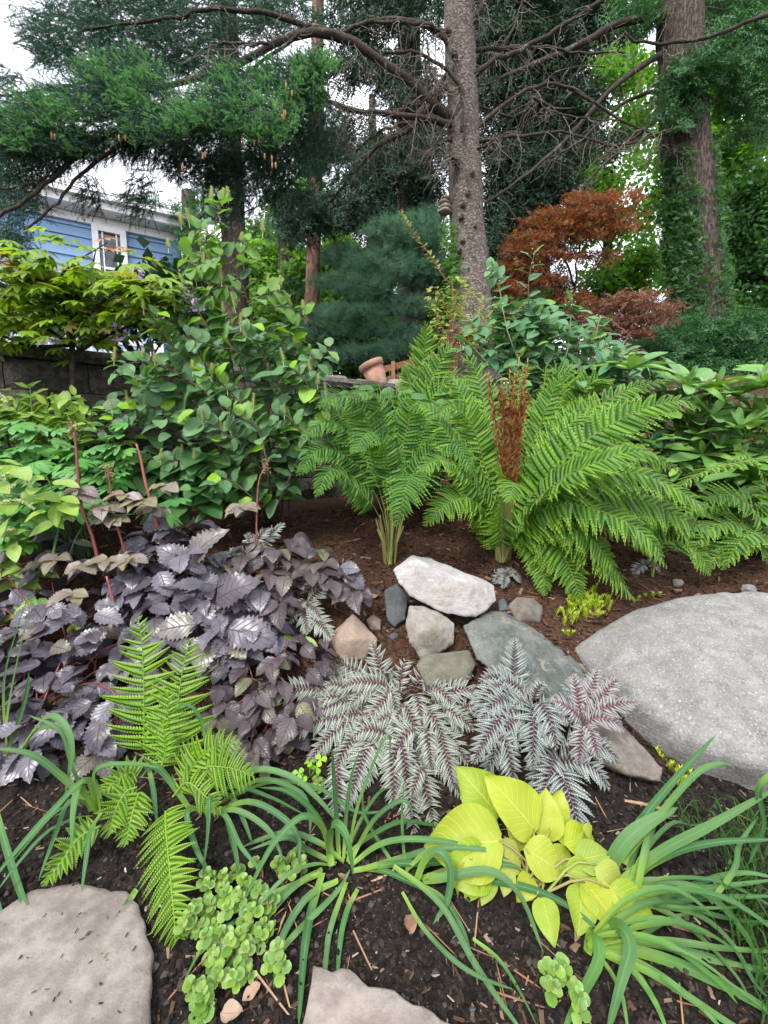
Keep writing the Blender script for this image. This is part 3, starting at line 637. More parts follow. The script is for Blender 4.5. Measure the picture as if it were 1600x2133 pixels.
strap_clump('strap-leaved clump in the middle between round-leaved stonecrop and silver fern', (712, 1800), [
    ([(668, 1820), (560, 1868), (475, 1905), (425, 1970), (382, 2046)], 1.12, 0.90, .026), ([(672, 1812), (610, 1850), (540, 1930), (452, 2046)], 1.13, 0.92, .028),
    ([(690, 1790), (672, 1722), (632, 1700), (580, 1745), (545, 1800), (505, 1885)], 1.16, 1.0, .028), ([(672, 1818), (648, 1900), (634, 1985), (622, 2140)], 1.1, 0.82, .027),
    ([(722, 1838), (690, 1930), (680, 1990), (668, 2140)], 1.1, 0.86, .020), ([(745, 1852), (722, 1900), (708, 1970), (700, 2098)], 1.08, 0.88, .017),
    ([(690, 1805), (684, 1742), (700, 1718), (722, 1745), (737, 1822)], 1.14, 1.02, .034), ([(706, 1790), (700, 1700), (694, 1610), (691, 1556)], 1.16, 1.14, .020),
    ([(716, 1790), (722, 1700), (732, 1620), (750, 1562)], 1.16, 1.18, .016), ([(724, 1795), (742, 1690), (772, 1605), (798, 1545), (812, 1532), (812, 1590)], 1.16, 1.2, .015),
    ([(728, 1800), (770, 1720), (810, 1680), (845, 1668), (862, 1700)], 1.16, 1.12, .018), ([(735, 1800), (790, 1760), (860, 1748), (960, 1760), (1000, 1790)], 1.15, 1.1, .022),
    ([(735, 1815), (820, 1800), (900, 1798), (985, 1790)], 1.13, 1.08, .024), ([(760, 1810), (850, 1785), (960, 1748), (1048, 1716)], 1.12, 1.18, .024),
    ([(700, 1800), (640, 1770), (600, 1745), (520, 1770)], 1.15, 1.08, .02), ([(705, 1835), (640, 1870), (585, 1960), (570, 2060)], 1.1, .9, .03),
    ([(560, 2010), (620, 1940), (700, 1860), (730, 1810)], 0.98, 1.12, .022), ([(748, 1810), (800, 1815), (870, 1845), (905, 1862)], 1.12, 1.05, .018),
    ([(700, 1790), (660, 1700), (600, 1650), (540, 1640)], 1.16, 1.2, .02)], M_strap, extra=4, ext=((0, 6.28), (.22, .34), (.015, .024)))
strap_clump('strap-leaved clump sprawling over dark soil left of the gold hosta', (868, 1835), [
    ([(880, 1835), (920, 1830), (1020, 1815), (1085, 1870), (1132, 1985)], 1.08, 0.98, .032), ([(890, 1825), (1000, 1832), (1100, 1850), (1180, 1885), (1252, 1940)], 1.08, 1.0, .026),
    ([(868, 1835), (890, 1785), (918, 1776), (938, 1812), (932, 1875), (902, 1926)], 1.08, 0.98, .034), ([(820, 1805), (880, 1848), (930, 1900), (985, 2000), (1045, 2090), (1090, 2150)], 1.1, 0.80, .020),
    ([(838, 1858), (880, 1930), (940, 1995), (1000, 2035), (1072, 2062)], 1.06, 0.9, .014), ([(870, 1840), (925, 1875), (965, 1940), (985, 2010)], 1.06, .93, .018),
    ([(850, 1810), (900, 1770), (1000, 1768), (1060, 1790)], 1.1, 1.1, .018), ([(875, 1830), (960, 1805), (1050, 1800), (1085, 1808)], 1.1, 1.06, .018),
    ([(985, 1955), (1040, 2000), (1085, 2070), (1120, 2140)], .97, .86, .012), ([(850, 1830), (840, 1760), (838, 1690), (842, 1625)], 1.12, 1.2, .014), ([(842, 1830), (800, 1770), (760, 1700), (755, 1650)], 1.13, 1.2, .014)], M_strap, extra=3, ext=((-.9, .9), (.2, .3), (.014, .022)))
strap_clump('dense strap-leaved clump right of the gold hosta with one broad folded leaf', (1300, 1865), [
    ([(1272, 1845), (1275, 1795), (1310, 1745), (1360, 1708), (1412, 1682)], 1.1, 1.12, .062), ([(1300, 1800), (1330, 1720), (1400, 1630), (1492, 1530)], 1.12, 1.16, .026),
    ([(1310, 1780), (1380, 1690), (1450, 1612), (1500, 1590), (1530, 1598)], 1.12, 1.14, .022), ([(1290, 1840), (1375, 1775), (1475, 1722), (1620, 1640)], 1.1, 1.0, .032),
    ([(1300, 1835), (1395, 1780), (1490, 1755), (1620, 1748)], 1.1, .98, .024), ([(1280, 1850), (1350, 1834), (1420, 1842), (1488, 1866)], 1.08, 1.0, .022),
    ([(1320, 1880), (1400, 1862), (1500, 1848), (1620, 1832)], 1.08, .98, .024), ([(1325, 1885), (1450, 1872), (1620, 1866)], 1.07, .97, .022),
    ([(1310, 1860), (1400, 1840), (1480, 1868), (1545, 1935), (1592, 2020)], 1.08, .92, .028), ([(1295, 1870), (1370, 1892), (1450, 1945), (1530, 2030), (1570, 2098)], 1.07, .88, .024),
    ([(1300, 1870), (1400, 1880), (1500, 1910), (1640, 1930)], 1.07, .93, .022), ([(1310, 1870), (1420, 1850), (1500, 1825), (1560, 1818), (1620, 1830)], 1.08, .98, .018),
    ([(1290, 1860), (1360, 1800), (1420, 1760), (1440, 1740)], 1.1, 1.12, .018), ([(1480, 1880), (1530, 1810), (1540, 1760), (1580, 1700)], 1.0, 1.05, .016),
    ([(1620, 1600), (1580, 1645), (1590, 1720), (1560, 1800)], 1.0, 1.02, .018), ([(1330, 1885), (1440, 1900), (1520, 1960), (1580, 2060), (1640, 2100)], 1.06, .88, .02)], M_strap, extra=8, ext=((-.7, .9), (.25, .42), (.015, .025)))
strap_clump('strap-leaved clump with two thick arching leaves in front of the gold hosta', (1235, 1975), [
    ([(1222, 1985), (1228, 1955), (1243, 1948), (1246, 2000), (1215, 2065), (1170, 2150)], 1.0, .80, .042), ([(1232, 1980), (1262, 1940), (1292, 1932), (1312, 1972), (1296, 2035), (1262, 2160)], 1.0, .80, .040),
    ([(1250, 1970), (1330, 1962), (1450, 1985), (1640, 2040)], 1.0, .86, .02), ([(1245, 1975), (1340, 1985), (1440, 2020), (1560, 2080), (1650, 2140)], .98, .8, .03),
    ([(1250, 1970), (1350, 1965), (1480, 2000), (1620, 2020)], 1.0, .88, .022), ([(1240, 1980), (1310, 2015), (1360, 2080), (1395, 2160)], .98, .82, .022),
    ([(1240, 1975), (1340, 2010), (1440, 2080), (1530, 2170)], .98, .8, .02), ([(1238, 1975), (1290, 2060), (1310, 2160)], .97, .82, .018),
    ([(1245, 1970), (1380, 1960), (1500, 1975), (1640, 1985)], 1.0, .88, .02), ([(1242, 1972), (1330, 1950), (1400, 1912), (1460, 1900)], 1.02, 1.0, .016), ([(1240, 1975), (1360, 2030), (1500, 2120), (1600, 2180)], .97, .8, .02),
    ([(1225, 1960), (1280, 1900), (1340, 1880), (1420, 1892), (1560, 1890)], 1.04, .96, .018)], M_strap2, extra=6, ext=((-1.0, .5), (.25, .4), (.014, .022)))
strap_clump('strap-leaved clump drooping over the edge of the large tan flagstone', (215, 1690), [
    ([(205, 1690), (170, 1640), (155, 1690), (150, 1775)], 1.2, 1.02, .034), ([(210, 1690), (200, 1605), (280, 1592), (330, 1600)], 1.24, 1.22, .024), ([(200, 1690), (180, 1625), (110, 1690), (50, 1755), (-30, 1850)], 1.22, .98, .026),
    ([(200, 1690), (150, 1668), (115, 1745), (80, 1835)], 1.2, 1.04, .026), ([(215, 1690), (190, 1730), (180, 1790), (170, 1860)], 1.18, 1.0, .026),
    ([(210, 1695), (120, 1610), (60, 1570), (-20, 1558)], 1.26, 1.2, .026), ([(190, 1690), (150, 1590), (125, 1520), (60, 1490)], 1.28, 1.32, .02)], M_strap, extra=3, ext=((1.5, 4.5), (.2, .3), (.018, .025)))
strap_clump('strap-leaved tuft by the dark purple leaves with tall upright blades', (40, 1640), [
    ([(12, 1530), (25, 1440), (50, 1320), (85, 1175)], 1.45, 1.5, .026), ([(15, 1560), (10, 1420), (40, 1300), (60, 1240)], 1.45, 1.55, .02), ([(-20, 1640), (5, 1735), (40, 1850), (90, 1985)], 1.28, .96, .024),
    ([(20, 1600), (90, 1500), (130, 1505), (150, 1560), (135, 1660)], 1.4, 1.25, .026), ([(30, 1600), (80, 1520), (140, 1530), (160, 1600)], 1.4, 1.28, .02), ([(0, 1600), (30, 1530), (55, 1450), (60, 1400)], 1.4, 1.42, .02),
    ([(-30, 1800), (-5, 1880), (12, 1920)], 1.1, 1.0, .018), ([(110, 1160), (118, 1120), (125, 1090)], 2.0, 2.02, .02), ([(140, 1180), (155, 1130), (175, 1090)], 2.0, 2.02, .022)], M_strap)
strap_clump('strap-leaved clump arching right from beneath the yellow-green ferns', (450, 1680), [
    ([(440, 1680), (520, 1608), (600, 1616), (660, 1662), (718, 1730)], 1.26, 1.15, .026), ([(450, 1680), (540, 1625), (620, 1648), (645, 1690), (645, 1740)], 1.26, 1.16, .022), ([(450, 1690), (520, 1670), (585, 1700), (622, 1745), (622, 1800)], 1.22, 1.08, .024),
    ([(450, 1690), (500, 1690), (560, 1730), (590, 1790)], 1.2, 1.1, .022), ([(430, 1690), (436, 1660), (434, 1740), (416, 1860)], 1.22, 1.04, .026), ([(430, 1690), (390, 1690), (410, 1770), (445, 1830)], 1.22, 1.06, .022),
    ([(440, 1690), (470, 1700), (500, 1760), (545, 1815)], 1.2, 1.05, .022), ([(310, 1600), (320, 1650), (328, 1720)], 1.26, 1.2, .024), ([(400, 1690), (330, 1600), (290, 1620)], 1.24, 1.26, .022), ([(445, 1680), (560, 1630), (660, 1640), (740, 1690), (800, 1690)], 1.26, 1.2, .018),
    ([(440, 1690), (480, 1640), (560, 1660), (640, 1700)], 1.25, 1.18, .02), ([(430, 1560), (418, 1500), (395, 1470), (362, 1475)], 1.34, 1.36, .02), ([(285, 1852), (255, 1900), (225, 1945)], 1.06, 1.0, .022), ([(410, 1990), (470, 1935), (520, 1900)], .96, 1.04, .02)], M_strap, extra=3, ext=((-1.2, .8), (.2, .3), (.018, .024)))

# ---- gold hosta
M_hosta = leafmat('gold hosta leaf', (0.33, 0.375, 0.045), (0.24, 0.335, 0.045), 0.45, 0.35, 0.3, (1.15, 1.2, 0.5), rib=(0.50, 0.52, 0.10), vein=0.35, veink=9, ribw=0.05, spots=0.2, nscale=18)
M_hstalk = leafmat('hosta stalk', (0.24, 0.21, 0.07), (0.22, 0.26, 0.07), 0.5, 0.3, 0.1)
hb = GP(1115, 1850); hosta = thing('hosta', 'gold hosta with broad yellow heart-shaped leaves among strap leaves', 'hosta', hb)
hg = [mesh_of('leaf', leaf_geo(prof(.50+.06*k, .95, .36+.03*k), 12, .28, .28+.1*k, 0, .10, k+1), [M_hosta]) for k in range(4)]
for bx, by, tx, ty, D0, D1 in [(1040, 1700, 966, 1608, 1.20, 1.24), (1116, 1732, 1034, 1624, 1.16, 1.2), (1142, 1750, 1138, 1650, 1.16, 1.22), (1150, 1712, 1172, 1655, 1.2, 1.22), (1042, 1745, 930, 1708, 1.15, 1.2), (1046, 1752, 900, 1758, 1.12, 1.1), (1020, 1790, 940, 1822, 1.1, 1.04), (990, 1800, 962, 1875, 1.08, 1.02), (1015, 1815, 1012, 1876, 1.08, 1.02), (1092, 1768, 1176, 1812, 1.10, 1.06), (1085, 1790, 1018, 1776, 1.12, 1.1), (1175, 1755, 1240, 1742, 1.14, 1.15), (1160, 1745, 1215, 1718, 1.16, 1.17), (1200, 1790, 1272, 1778, 1.1, 1.1), (1215, 1835, 1305, 1940, 1.06, .98), (1270, 1850, 1364, 1915, 1.07, 1.0), (1130, 1870, 1152, 1962, 1.04, .98), (1108, 1825, 1082, 1872, 1.07, 1.02), (1210, 1850, 1212, 1935, 1.05, .99), (1150, 1800, 1190, 1770, 1.12, 1.13), (1180, 1810, 1250, 1830, 1.08, 1.06), (1060, 1810, 1050, 1860, 1.08, 1.04), (1100, 1760, 1065, 1725, 1.15, 1.16), (1240, 1800, 1300, 1850, 1.08, 1.04), (1215, 1720, 1238, 1745, 1.16, 1.15)]:
    a, b = above(P(bx, by, D0), .03), above(P(tx, ty, D1), .02); d = b-a; n = Vector((RN.gauss(0, .25), -0.75, 0.9)) + d.normalized()*0.2
    part('leaf', RN.choice(hg), hosta, frame(a, d, n, d.length*1.06))
    if RN.random() < .45: continue
    m = MB(); m.tube(smooth_pts([hb+Vector((RN.gauss(0, .03), RN.gauss(0, .03), -.01)), hb.lerp(a, .6)+UP*0.03, a+d*0.04], 6), [.005, .004, .004, .0035, .003, .003], 5); m.build('stalk', M_hstalk, hosta)

# ---- ferns
def frond(mb, pts, n, plen, pw, teeth=6, stipe=0.12, ang=0.35, droop=0.25, up=UP, lobe=True, mi=0, mis=1, shape=(0.35, 0.8), rad=0.0035, curlup=0.0, pn=0, jit=0.09):
    """one fern frond: rachis along pts, toothed pinnae both sides"""
    q = [above(z) for z in smooth_pts(pts, 40)]; N = len(q); sd_prev = None
    cum = [0.0]
    for i in range(1, N): cum.append(cum[-1] + (q[i]-q[i-1]).length)
    tot = cum[-1]; pf = prof(shape[0], shape[1], plen)
    mb.tube(q[::3] + [q[-1]], [rad*(1-0.8*i/13) for i in range(len(q[::3])+1)], 5, mi=mis)
    for k in range(n):
        s = stipe + (1-stipe)*(k+0.5)/n; L_ = s*tot
        i = min(N-2, next((j for j in range(N-1) if cum[j+1] >= L_), N-2)); f = (L_-cum[i])/max(1e-6, cum[i+1]-cum[i])
        p = q[i].lerp(q[i+1], f); t = (q[i+1]-q[i]).normalized()
        sd_ = t.cross(up)
        if sd_.length < 0.1: sd_ = sd_prev if sd_prev is not None else t.cross(Vector((0, -1, 0.2)))
        sd_.normalize()
        if sd_prev is not None:
            if sd_.dot(sd_prev) < 0: sd_ = -sd_
            sd_ = (sd_*0.4+sd_prev*0.6).normalized()
        sd_prev = sd_; nn = sd_.cross(t).normalized(); nn = nn if nn.dot(up) >= 0 else -nn
        x = (k+0.5)/n; ln = pf(0.04+0.95*x)
        if ln < 0.004: continue
        for side in (-1, 1):
            l2 = ln*RN.uniform(0.92, 1.08); a = ang + 0.5*x*x + RN.gauss(0, jit); pp = p + t*(0.4*side*tot/n*0.5)
            d = (sd_*side*math.cos(a) + t*math.sin(a) + nn*(0.12+curlup+RN.gauss(0, jit))).normalized()
            tw = (d.cross(nn)).normalized(); V = []; T = []; L = []
            for j in range(teeth+1):
                v = j/teeth; c = pp + d*(l2*v) - nn*(droop*l2*v*v) + t*(0.10*l2*v*v); V.append(c); L.append((0, v, x))
            for j in range(teeth):
                v = (j+0.5)/teeth; w = pw*(l2/plen)**0.5*(1-v**2.2)*(0.75 if j == 0 else 1.0)
                for sg in (-1, 1):
                    c = V[j].lerp(V[j+1], 0.62) + tw*sg*w - nn*w*0.18
                    b0 = len(V)
                    if lobe:
                        c1 = V[j].lerp(V[j+1], 0.14) + tw*sg*w*0.80; V.append(c1); L.append((sg*.8, v, x)); V.append(c + d*(l2/teeth*0.28)); L.append((sg, v, x)); T += [(j, b0, b0+1), (j, b0+1, j+1)]
                    else:
                        V.append(c + d*(l2/teeth*0.25)); L.append((sg, v, x)); T.append((j, b0, j+1))
            mb.add([tuple(z) for z in V], T, L, mi)
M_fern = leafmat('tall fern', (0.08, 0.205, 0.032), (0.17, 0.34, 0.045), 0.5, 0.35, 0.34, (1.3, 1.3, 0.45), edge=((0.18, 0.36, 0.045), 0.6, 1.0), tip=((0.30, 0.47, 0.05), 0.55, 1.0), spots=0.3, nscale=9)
M_fernd = leafmat('tall fern with painted shade', (0.055, 0.16, 0.028), (0.115, 0.27, 0.04), 0.5, 0.35, 0.34, (1.3, 1.3, 0.45), edge=((0.13, 0.29, 0.04), 0.6, 1.0), tip=((0.24, 0.41, 0.045), 0.6, 1.0), spots=0.3, nscale=9)  # darker copy of the tall fern: the left clump's shade is put into the colour
M_fernst = leafmat('fern stipe', (0.14, 0.17, 0.04), (0.20, 0.17, 0.06), 0.6, 0.3, 0.0)
M_ladyf = leafmat('yellow-green fern', (0.22, 0.38, 0.04), (0.17, 0.34, 0.05), 0.5, 0.3, 0.35, (1.2, 1.25, 0.5), edge=((0.32, 0.50, 0.06), 0.6, 1.0), spots=0.25, nscale=18)
def fern_plant(name, label, base, fr, mats, cat='fern', group=None, crown=0.05):
    b = GP(*base) if len(base) == 2 else P(*base); o = thing(name, label, cat, b, group)
    for f in fr:
        pts, kw = f; m = MB(); frond(m, pts, **kw); m.build('frond', mats, o)
    return o, b
def fr(b, pix, n=30, plen=.17, pw=.017, stem=True, **kw):
    pts = [P(*q) for q in pix]
    if stem: pts = [b + Vector(((pts[0].x-b.x)*0.1, (pts[0].y-b.y)*0.1, -0.02))] + pts
    k = dict(n=n, plen=plen, pw=pw); k.update(kw); return pts, k
def FUP(): return Vector((RN.gauss(0, .2), -RN.uniform(.35, .85), .7)).normalized()
# tall ferns: crown bases on the mulch
b1 = GP(812, 1170); F1 = []
for pix, pl_ in [([(795, 1060, 2.5), (740, 965, 2.4), (670, 935, 2.25), (620, 990, 2.15)], .15), ([(800, 1050, 2.5), (740, 920, 2.42), (680, 880, 2.3), (625, 920, 2.2)], .16), ([(805, 1040, 2.5), (770, 885, 2.5), (720, 828, 2.35), (660, 850, 2.25)], .17), ([(812, 1030, 2.55), (800, 875, 2.55), (775, 818, 2.45), (730, 828, 2.3)], .17), ([(820, 1030, 2.55), (850, 885, 2.6), (870, 835, 2.55), (908, 860, 2.4)], .16),
                 ([(815, 1040, 2.45), (800, 935, 2.35), (770, 900, 2.15), (735, 945, 2.0)], .14), ([(820, 1060, 2.4), (850, 1005, 2.2), (856, 988, 2.05), (842, 1030, 1.9), (826, 1095, 1.86)], .16), ([(830, 1050, 2.5), (890, 945, 2.45), (945, 925, 2.3), (988, 985, 2.2)], .15), ([(790, 1075, 2.4), (735, 1010, 2.25), (690, 978, 2.1), (660, 1035, 2.0)], .13),
                 ([(835, 1060, 2.6), (880, 905, 2.75), (915, 855, 2.8), (955, 870, 2.7)], .15), ([(800, 1060, 2.6), (750, 905, 2.65), (690, 862, 2.6), (635, 895, 2.5)], .15), ([(815, 1050, 2.6), (830, 900, 2.75), (835, 840, 2.8), (810, 815, 2.75)], .15)]:
    F1.append(fr(b1, pix, 32, pl_*1.0, .018, stipe=.42, teeth=8, up=FUP(), ang=.22, droop=.4))
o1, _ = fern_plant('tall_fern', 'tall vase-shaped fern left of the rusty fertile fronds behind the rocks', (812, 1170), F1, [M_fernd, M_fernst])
b2 = GP(1045, 1165); F2 = []
for pix, pl_, pw_ in [([(1090, 1060, 2.4), (1180, 950, 2.3), (1300, 870, 2.2), (1410, 835, 2.1), (1460, 850, 2.05)], .20, .019), ([(1100, 1060, 2.4), (1190, 985, 2.2), (1280, 945, 2.05), (1350, 925, 1.95)], .15, .016), ([(1095, 1080, 2.4), (1180, 1030, 2.25), (1330, 1040, 2.1), (1440, 1090, 2.0), (1500, 1110, 1.95)], .19, .018),
                      ([(1090, 1090, 2.35), (1180, 1050, 2.15), (1290, 1080, 1.98), (1360, 1130, 1.9), (1385, 1175, 1.88)], .17, .017), ([(1080, 1110, 2.35), (1130, 1110, 2.25), (1180, 1170, 2.15), (1210, 1250, 2.07)], .15, .016), ([(1090, 1110, 2.35), (1170, 1090, 2.25), (1250, 1160, 2.15), (1325, 1252, 2.05)], .19, .017),
                      ([(1020, 1080, 2.4), (980, 1040, 2.25), (930, 1050, 2.12), (885, 1095, 2.05)], .15, .015), ([(1040, 1090, 2.35), (1050, 1020, 2.2), (1068, 1005, 2.05), (1062, 1045, 1.93)], .17, .016), ([(1030, 1060, 2.45), (1000, 930, 2.5), (965, 830, 2.5), (935, 780, 2.45)], .17, .017),
                      ([(1020, 1060, 2.4), (960, 950, 2.35), (900, 860, 2.3), (850, 850, 2.25)], .15, .016), ([(1025, 1070, 2.4), (960, 980, 2.25), (905, 960, 2.1), (870, 1000, 2.0)], .14, .015), ([(1060, 1050, 2.5), (1120, 900, 2.6), (1160, 800, 2.6), (1190, 770, 2.55)], .17, .017),
                      ([(1075, 1050, 2.5), (1180, 900, 2.5), (1290, 820, 2.45), (1390, 790, 2.4)], .17, .017), ([(1070, 1060, 2.45), (1150, 930, 2.4), (1220, 860, 2.35), (1290, 870, 2.3)], .17, .017), ([(1035, 1040, 2.55), (1010, 850, 2.65), (985, 760, 2.65), (955, 745, 2.6)], .17, .016),
                      ([(1050, 1040, 2.6), (1060, 860, 2.8), (1085, 780, 2.85), (1120, 760, 2.8)], .17, .016), ([(1090, 1070, 2.45), (1230, 960, 2.4), (1340, 950, 2.3), (1420, 980, 2.2)], .17, .017), ([(1100, 1090, 2.4), (1220, 1040, 2.35), (1350, 1050, 2.25), (1430, 1100, 2.2)], .16, .016),
                      ([(1030, 1070, 2.5), (990, 900, 2.45), (940, 850, 2.35), (905, 870, 2.25)], .15, .016), ([(1090, 1075, 2.4), (1200, 1000, 2.2), (1320, 985, 2.05), (1430, 1030, 1.95), (1480, 1075, 1.9)], .18, .018), ([(1085, 1085, 2.4), (1160, 1010, 2.1), (1250, 960, 1.95), (1340, 940, 1.9), (1385, 960, 1.88)], .16, .017), ([(1095, 1090, 2.35), (1210, 1060, 2.2), (1320, 1110, 2.08), (1390, 1180, 2.0)], .16, .016), ([(1095, 1100, 2.35), (1160, 1080, 2.2), (1230, 1120, 2.1), (1290, 1200, 2.05)], .15, .016), ([(1080, 1110, 2.4), (1110, 1130, 2.3), (1130, 1190, 2.2), (1135, 1240, 2.12)], .12, .014)]:
    F2.append(fr(b2, pix, 36, pl_*1.12, pw_*1.3, stipe=.18, teeth=10, up=FUP(), ang=.22, droop=.38))
o2, _ = fern_plant('tall_fern', 'large spreading fern with rusty brown fertile fronds behind the rock pile', (1045, 1165), F2, [M_fern, M_fernst])
M_rust = leafmat('rusty fertile frond', (0.19, 0.075, 0.026), (0.27, 0.115, 0.04), 0.8, 0.1, 0.1, spots=0.7, nscale=60)
for tx, ty, bx in [(1082, 742, 1062), (1100, 745, 1072), (1062, 768, 1055), (1072, 790, 1062), (1090, 800, 1066), (1046, 800, 1050), (1052, 825, 1052), (1100, 830, 1072), (1040, 812, 1048), (1078, 860, 1060), (1060, 850, 1056), (1094, 780, 1068), (1015, 788, 1045)]:
    m = MB(); q = smooth_pts([b2+Vector(((bx-1045)*.0018, -0.02, 0)), P(bx, 1000, 2.38), P((bx+tx)/2+RN.uniform(-3, 3), 880, 2.36), P(tx, ty, 2.36)], 30); m.tube(q[::3]+[q[-1]], [.006]*4+[.004]*7, 5, mi=1)
    for i in range(9, 30):
        for k in range(7):
            f_ = (i-9)/21; ln = (.055*(1-f_)+.016)*RN.uniform(.6, 1.2); d = Vector((RN.gauss(0, 1), RN.gauss(0, 1), 1.6)).normalized(); p = q[i]+rv(.003)
            m.strap([p, p+d*ln*.5+rv(.003), p+d*ln], .011, up=rv(1).normalized(), fold=0, taper=1.2, rnd=RN.random())
    m.build('fertile_frond', [M_rust, M_fernst], o2)
F3 = []; b3 = P(1610, 1160, 2.5)
for pix, pl_ in [([(1560, 1080, 2.3), (1470, 1010, 2.1), (1400, 1010, 2.0), (1385, 1030, 1.98)], .12)]: pass
F3 = [fr(b3, [(1390, 1035, 2.05), (1450, 990, 2.1), (1530, 965, 2.15), (1640, 945, 2.2)][::-1], 22, .13, .017, stem=False, stipe=.05, teeth=7)]
for pix in [[(1600, 1120, 2.5), (1560, 1050, 2.4), (1500, 1030, 2.3), (1450, 1060, 2.2)], [(1590, 1130, 2.45), (1540, 1090, 2.35), (1480, 1100, 2.25), (1440, 1150, 2.2)], [(1590, 1140, 2.4), (1550, 1120, 2.3), (1500, 1150, 2.25), (1470, 1190, 2.2)], [(1610, 1100, 2.5), (1590, 1000, 2.5), (1560, 950, 2.4), (1520, 960, 2.35)], [(1580, 1120, 2.5), (1500, 1060, 2.5), (1430, 1070, 2.45), (1390, 1100, 2.4)], [(1600, 1140, 2.4), (1580, 1110, 2.3), (1540, 1130, 2.2), (1510, 1185, 2.15)]]:
    F3.append(fr(b3, pix, 16, .15, .028, teeth=7, stipe=.15, ang=.4, up=FUP()))
fern_plant('light_green_fern', 'broad light green fern above the mossy rock behind the boulder', (1610, 1160, 2.5), F3, [M_ladyf if False else M_fern, M_fernst])
F4 = []; b4 = GP(1360, 1195)
for pix in [[(1350, 1120, 2.4), (1330, 1090, 2.35), (1310, 1110, 2.3)], [(1370, 1120, 2.35), (1400, 1090, 2.3), (1430, 1120, 2.25), (1440, 1150, 2.2)], [(1375, 1140, 2.3), (1420, 1130, 2.25), (1460, 1160, 2.2), (1480, 1195, 2.18)], [(1360, 1120, 2.5), (1380, 1050, 2.5), (1420, 1020, 2.4)], [(1350, 1100, 2.5), (1320, 1020, 2.5), (1290, 1010, 2.4)]]:
    F4.append(fr(b4, pix, 24, .13, .017, stipe=.3, teeth=7, up=FUP()))
fern_plant('tall_fern', 'smaller fern half hidden on the mulch just above the boulder top', (1360, 1195), F4, [M_fern, M_fernst])
b5 = P(880, 990, 3.6); F5 = []
for pix in [[(872, 860, 3.5), (880, 760, 3.5), (888, 700, 3.45), (885, 672, 3.4)], [(880, 850, 3.5), (910, 770, 3.45), (935, 730, 3.4), (965, 730, 3.35)], [(875, 860, 3.5), (850, 790, 3.45), (840, 760, 3.4)], [(885, 860, 3.45), (930, 800, 3.3), (960, 790, 3.2), (985, 810, 3.1)], [(890, 870, 3.4), (940, 830, 3.3), (990, 850, 3.2)], [(865, 880, 3.45), (820, 830, 3.3), (780, 840, 3.2)]]:
    F5.append(fr(b5, pix, 28, .21, .026, stipe=.3, teeth=7, up=FUP()))
fern_plant('tall_fern', 'upright bright fern behind the other ferns below the conifer trunk', (880, 990, 3.6), F5, [M_fern, M_fernst])
b6 = P(1180, 960, 3.2); F6 = []
for pix in [[(1180, 860, 3.1), (1165, 780, 3.1), (1140, 770, 3.0)], [(1190, 870, 3.1), (1230, 800, 3.0), (1280, 790, 2.9)], [(1185, 900, 3.0), (1220, 850, 2.9), (1250, 850, 2.8)], [(1170, 900, 3.0), (1130, 850, 2.9), (1100, 850, 2.8)]]:
    F6.append(fr(b6, pix, 26, .19, .023, stipe=.25, teeth=7, up=FUP()))
fern_plant('tall_fern', 'fern between rusty fronds and broad-leaved evergreen shrub', (1180, 960, 3.2), F6, [M_fern, M_fernst])
# stipes bundle hair: pale old stalks at the crowns
for o_, b_ in ((o1, b1), (o2, b2)):
    for k in range(16):
        a = RN.uniform(0, 6.28); d = Vector((math.cos(a), math.sin(a), 0)); m = MB()
        m.tube([b_+d*.03-UP*.02, b_+d*(.045)+UP*.12, b_+d*(.06+RN.uniform(0, .03))+UP*RN.uniform(.2, .3)], [.008, .007, .004], 6, mi=0); m.build('stalk', M_fernst, o_)
# yellow-green lady ferns
bL = GP(310, 1615)
FL = [fr(bL, [(300, 1560, 1.38), (300, 1450, 1.42), (296, 1350, 1.46), (288, 1285, 1.48)], 17, .155, .014, stem=False, stipe=.0, teeth=15, up=Vector((0, -1, .25)), droop=.12, ang=.15, shape=(.25, .75)),
      fr(bL, [(372, 1590, 1.36), (370, 1480, 1.40), (380, 1400, 1.44), (395, 1330, 1.47)], 16, .135, .013, stem=False, stipe=.0, teeth=15, up=Vector((0.15, -1, .25)), droop=.12, ang=.15, shape=(.25, .75)),
      fr(bL, [(330, 1600, 1.34), (340, 1560, 1.36), (350, 1500, 1.38), (350, 1440, 1.40)], 12, .10, .012, stem=False, stipe=.0, teeth=8, up=Vector((0, -1, .3)), droop=.1, ang=.2),
      fr(bL, [(335, 1600, 1.3), (345, 1560, 1.33), (340, 1500, 1.33)], 8, .05, .009, stem=False, stipe=.1, teeth=6, up=Vector((0, -1, .3)))]
fern_plant('lady_fern', 'upright yellow-green fern standing against the dark purple leaves', (310, 1615), FL, [M_ladyf, M_ladyf])
bM = GP(390, 1680)
FM = [fr(bM, [(370, 1640, 1.26), (420, 1600, 1.26), (480, 1600, 1.2), (530, 1618, 1.14)], 15, .105, .011, stem=False, stipe=.1, teeth=13, up=Vector((0.1, -.9, .5)), droop=.1, ang=.3),
      fr(bM, [(380, 1650, 1.24), (400, 1600, 1.26), (440, 1560, 1.26), (500, 1545, 1.24)], 13, .085, .010, stem=False, stipe=.1, teeth=12, up=Vector((0, -.9, .4)), ang=.3),
      fr(bM, [(360, 1660, 1.24), (390, 1630, 1.24), (430, 1660, 1.2), (460, 1690, 1.15)], 11, .07, .010, stem=False, stipe=.1, teeth=11, up=Vector((0, -.9, .5)), ang=.3)]
fern_plant('lady_fern', 'fan-shaped yellow-green fern frond spreading beside arching strap leaves', (390, 1680), FM, [M_ladyf, M_ladyf])
bN = GP(270, 1720)
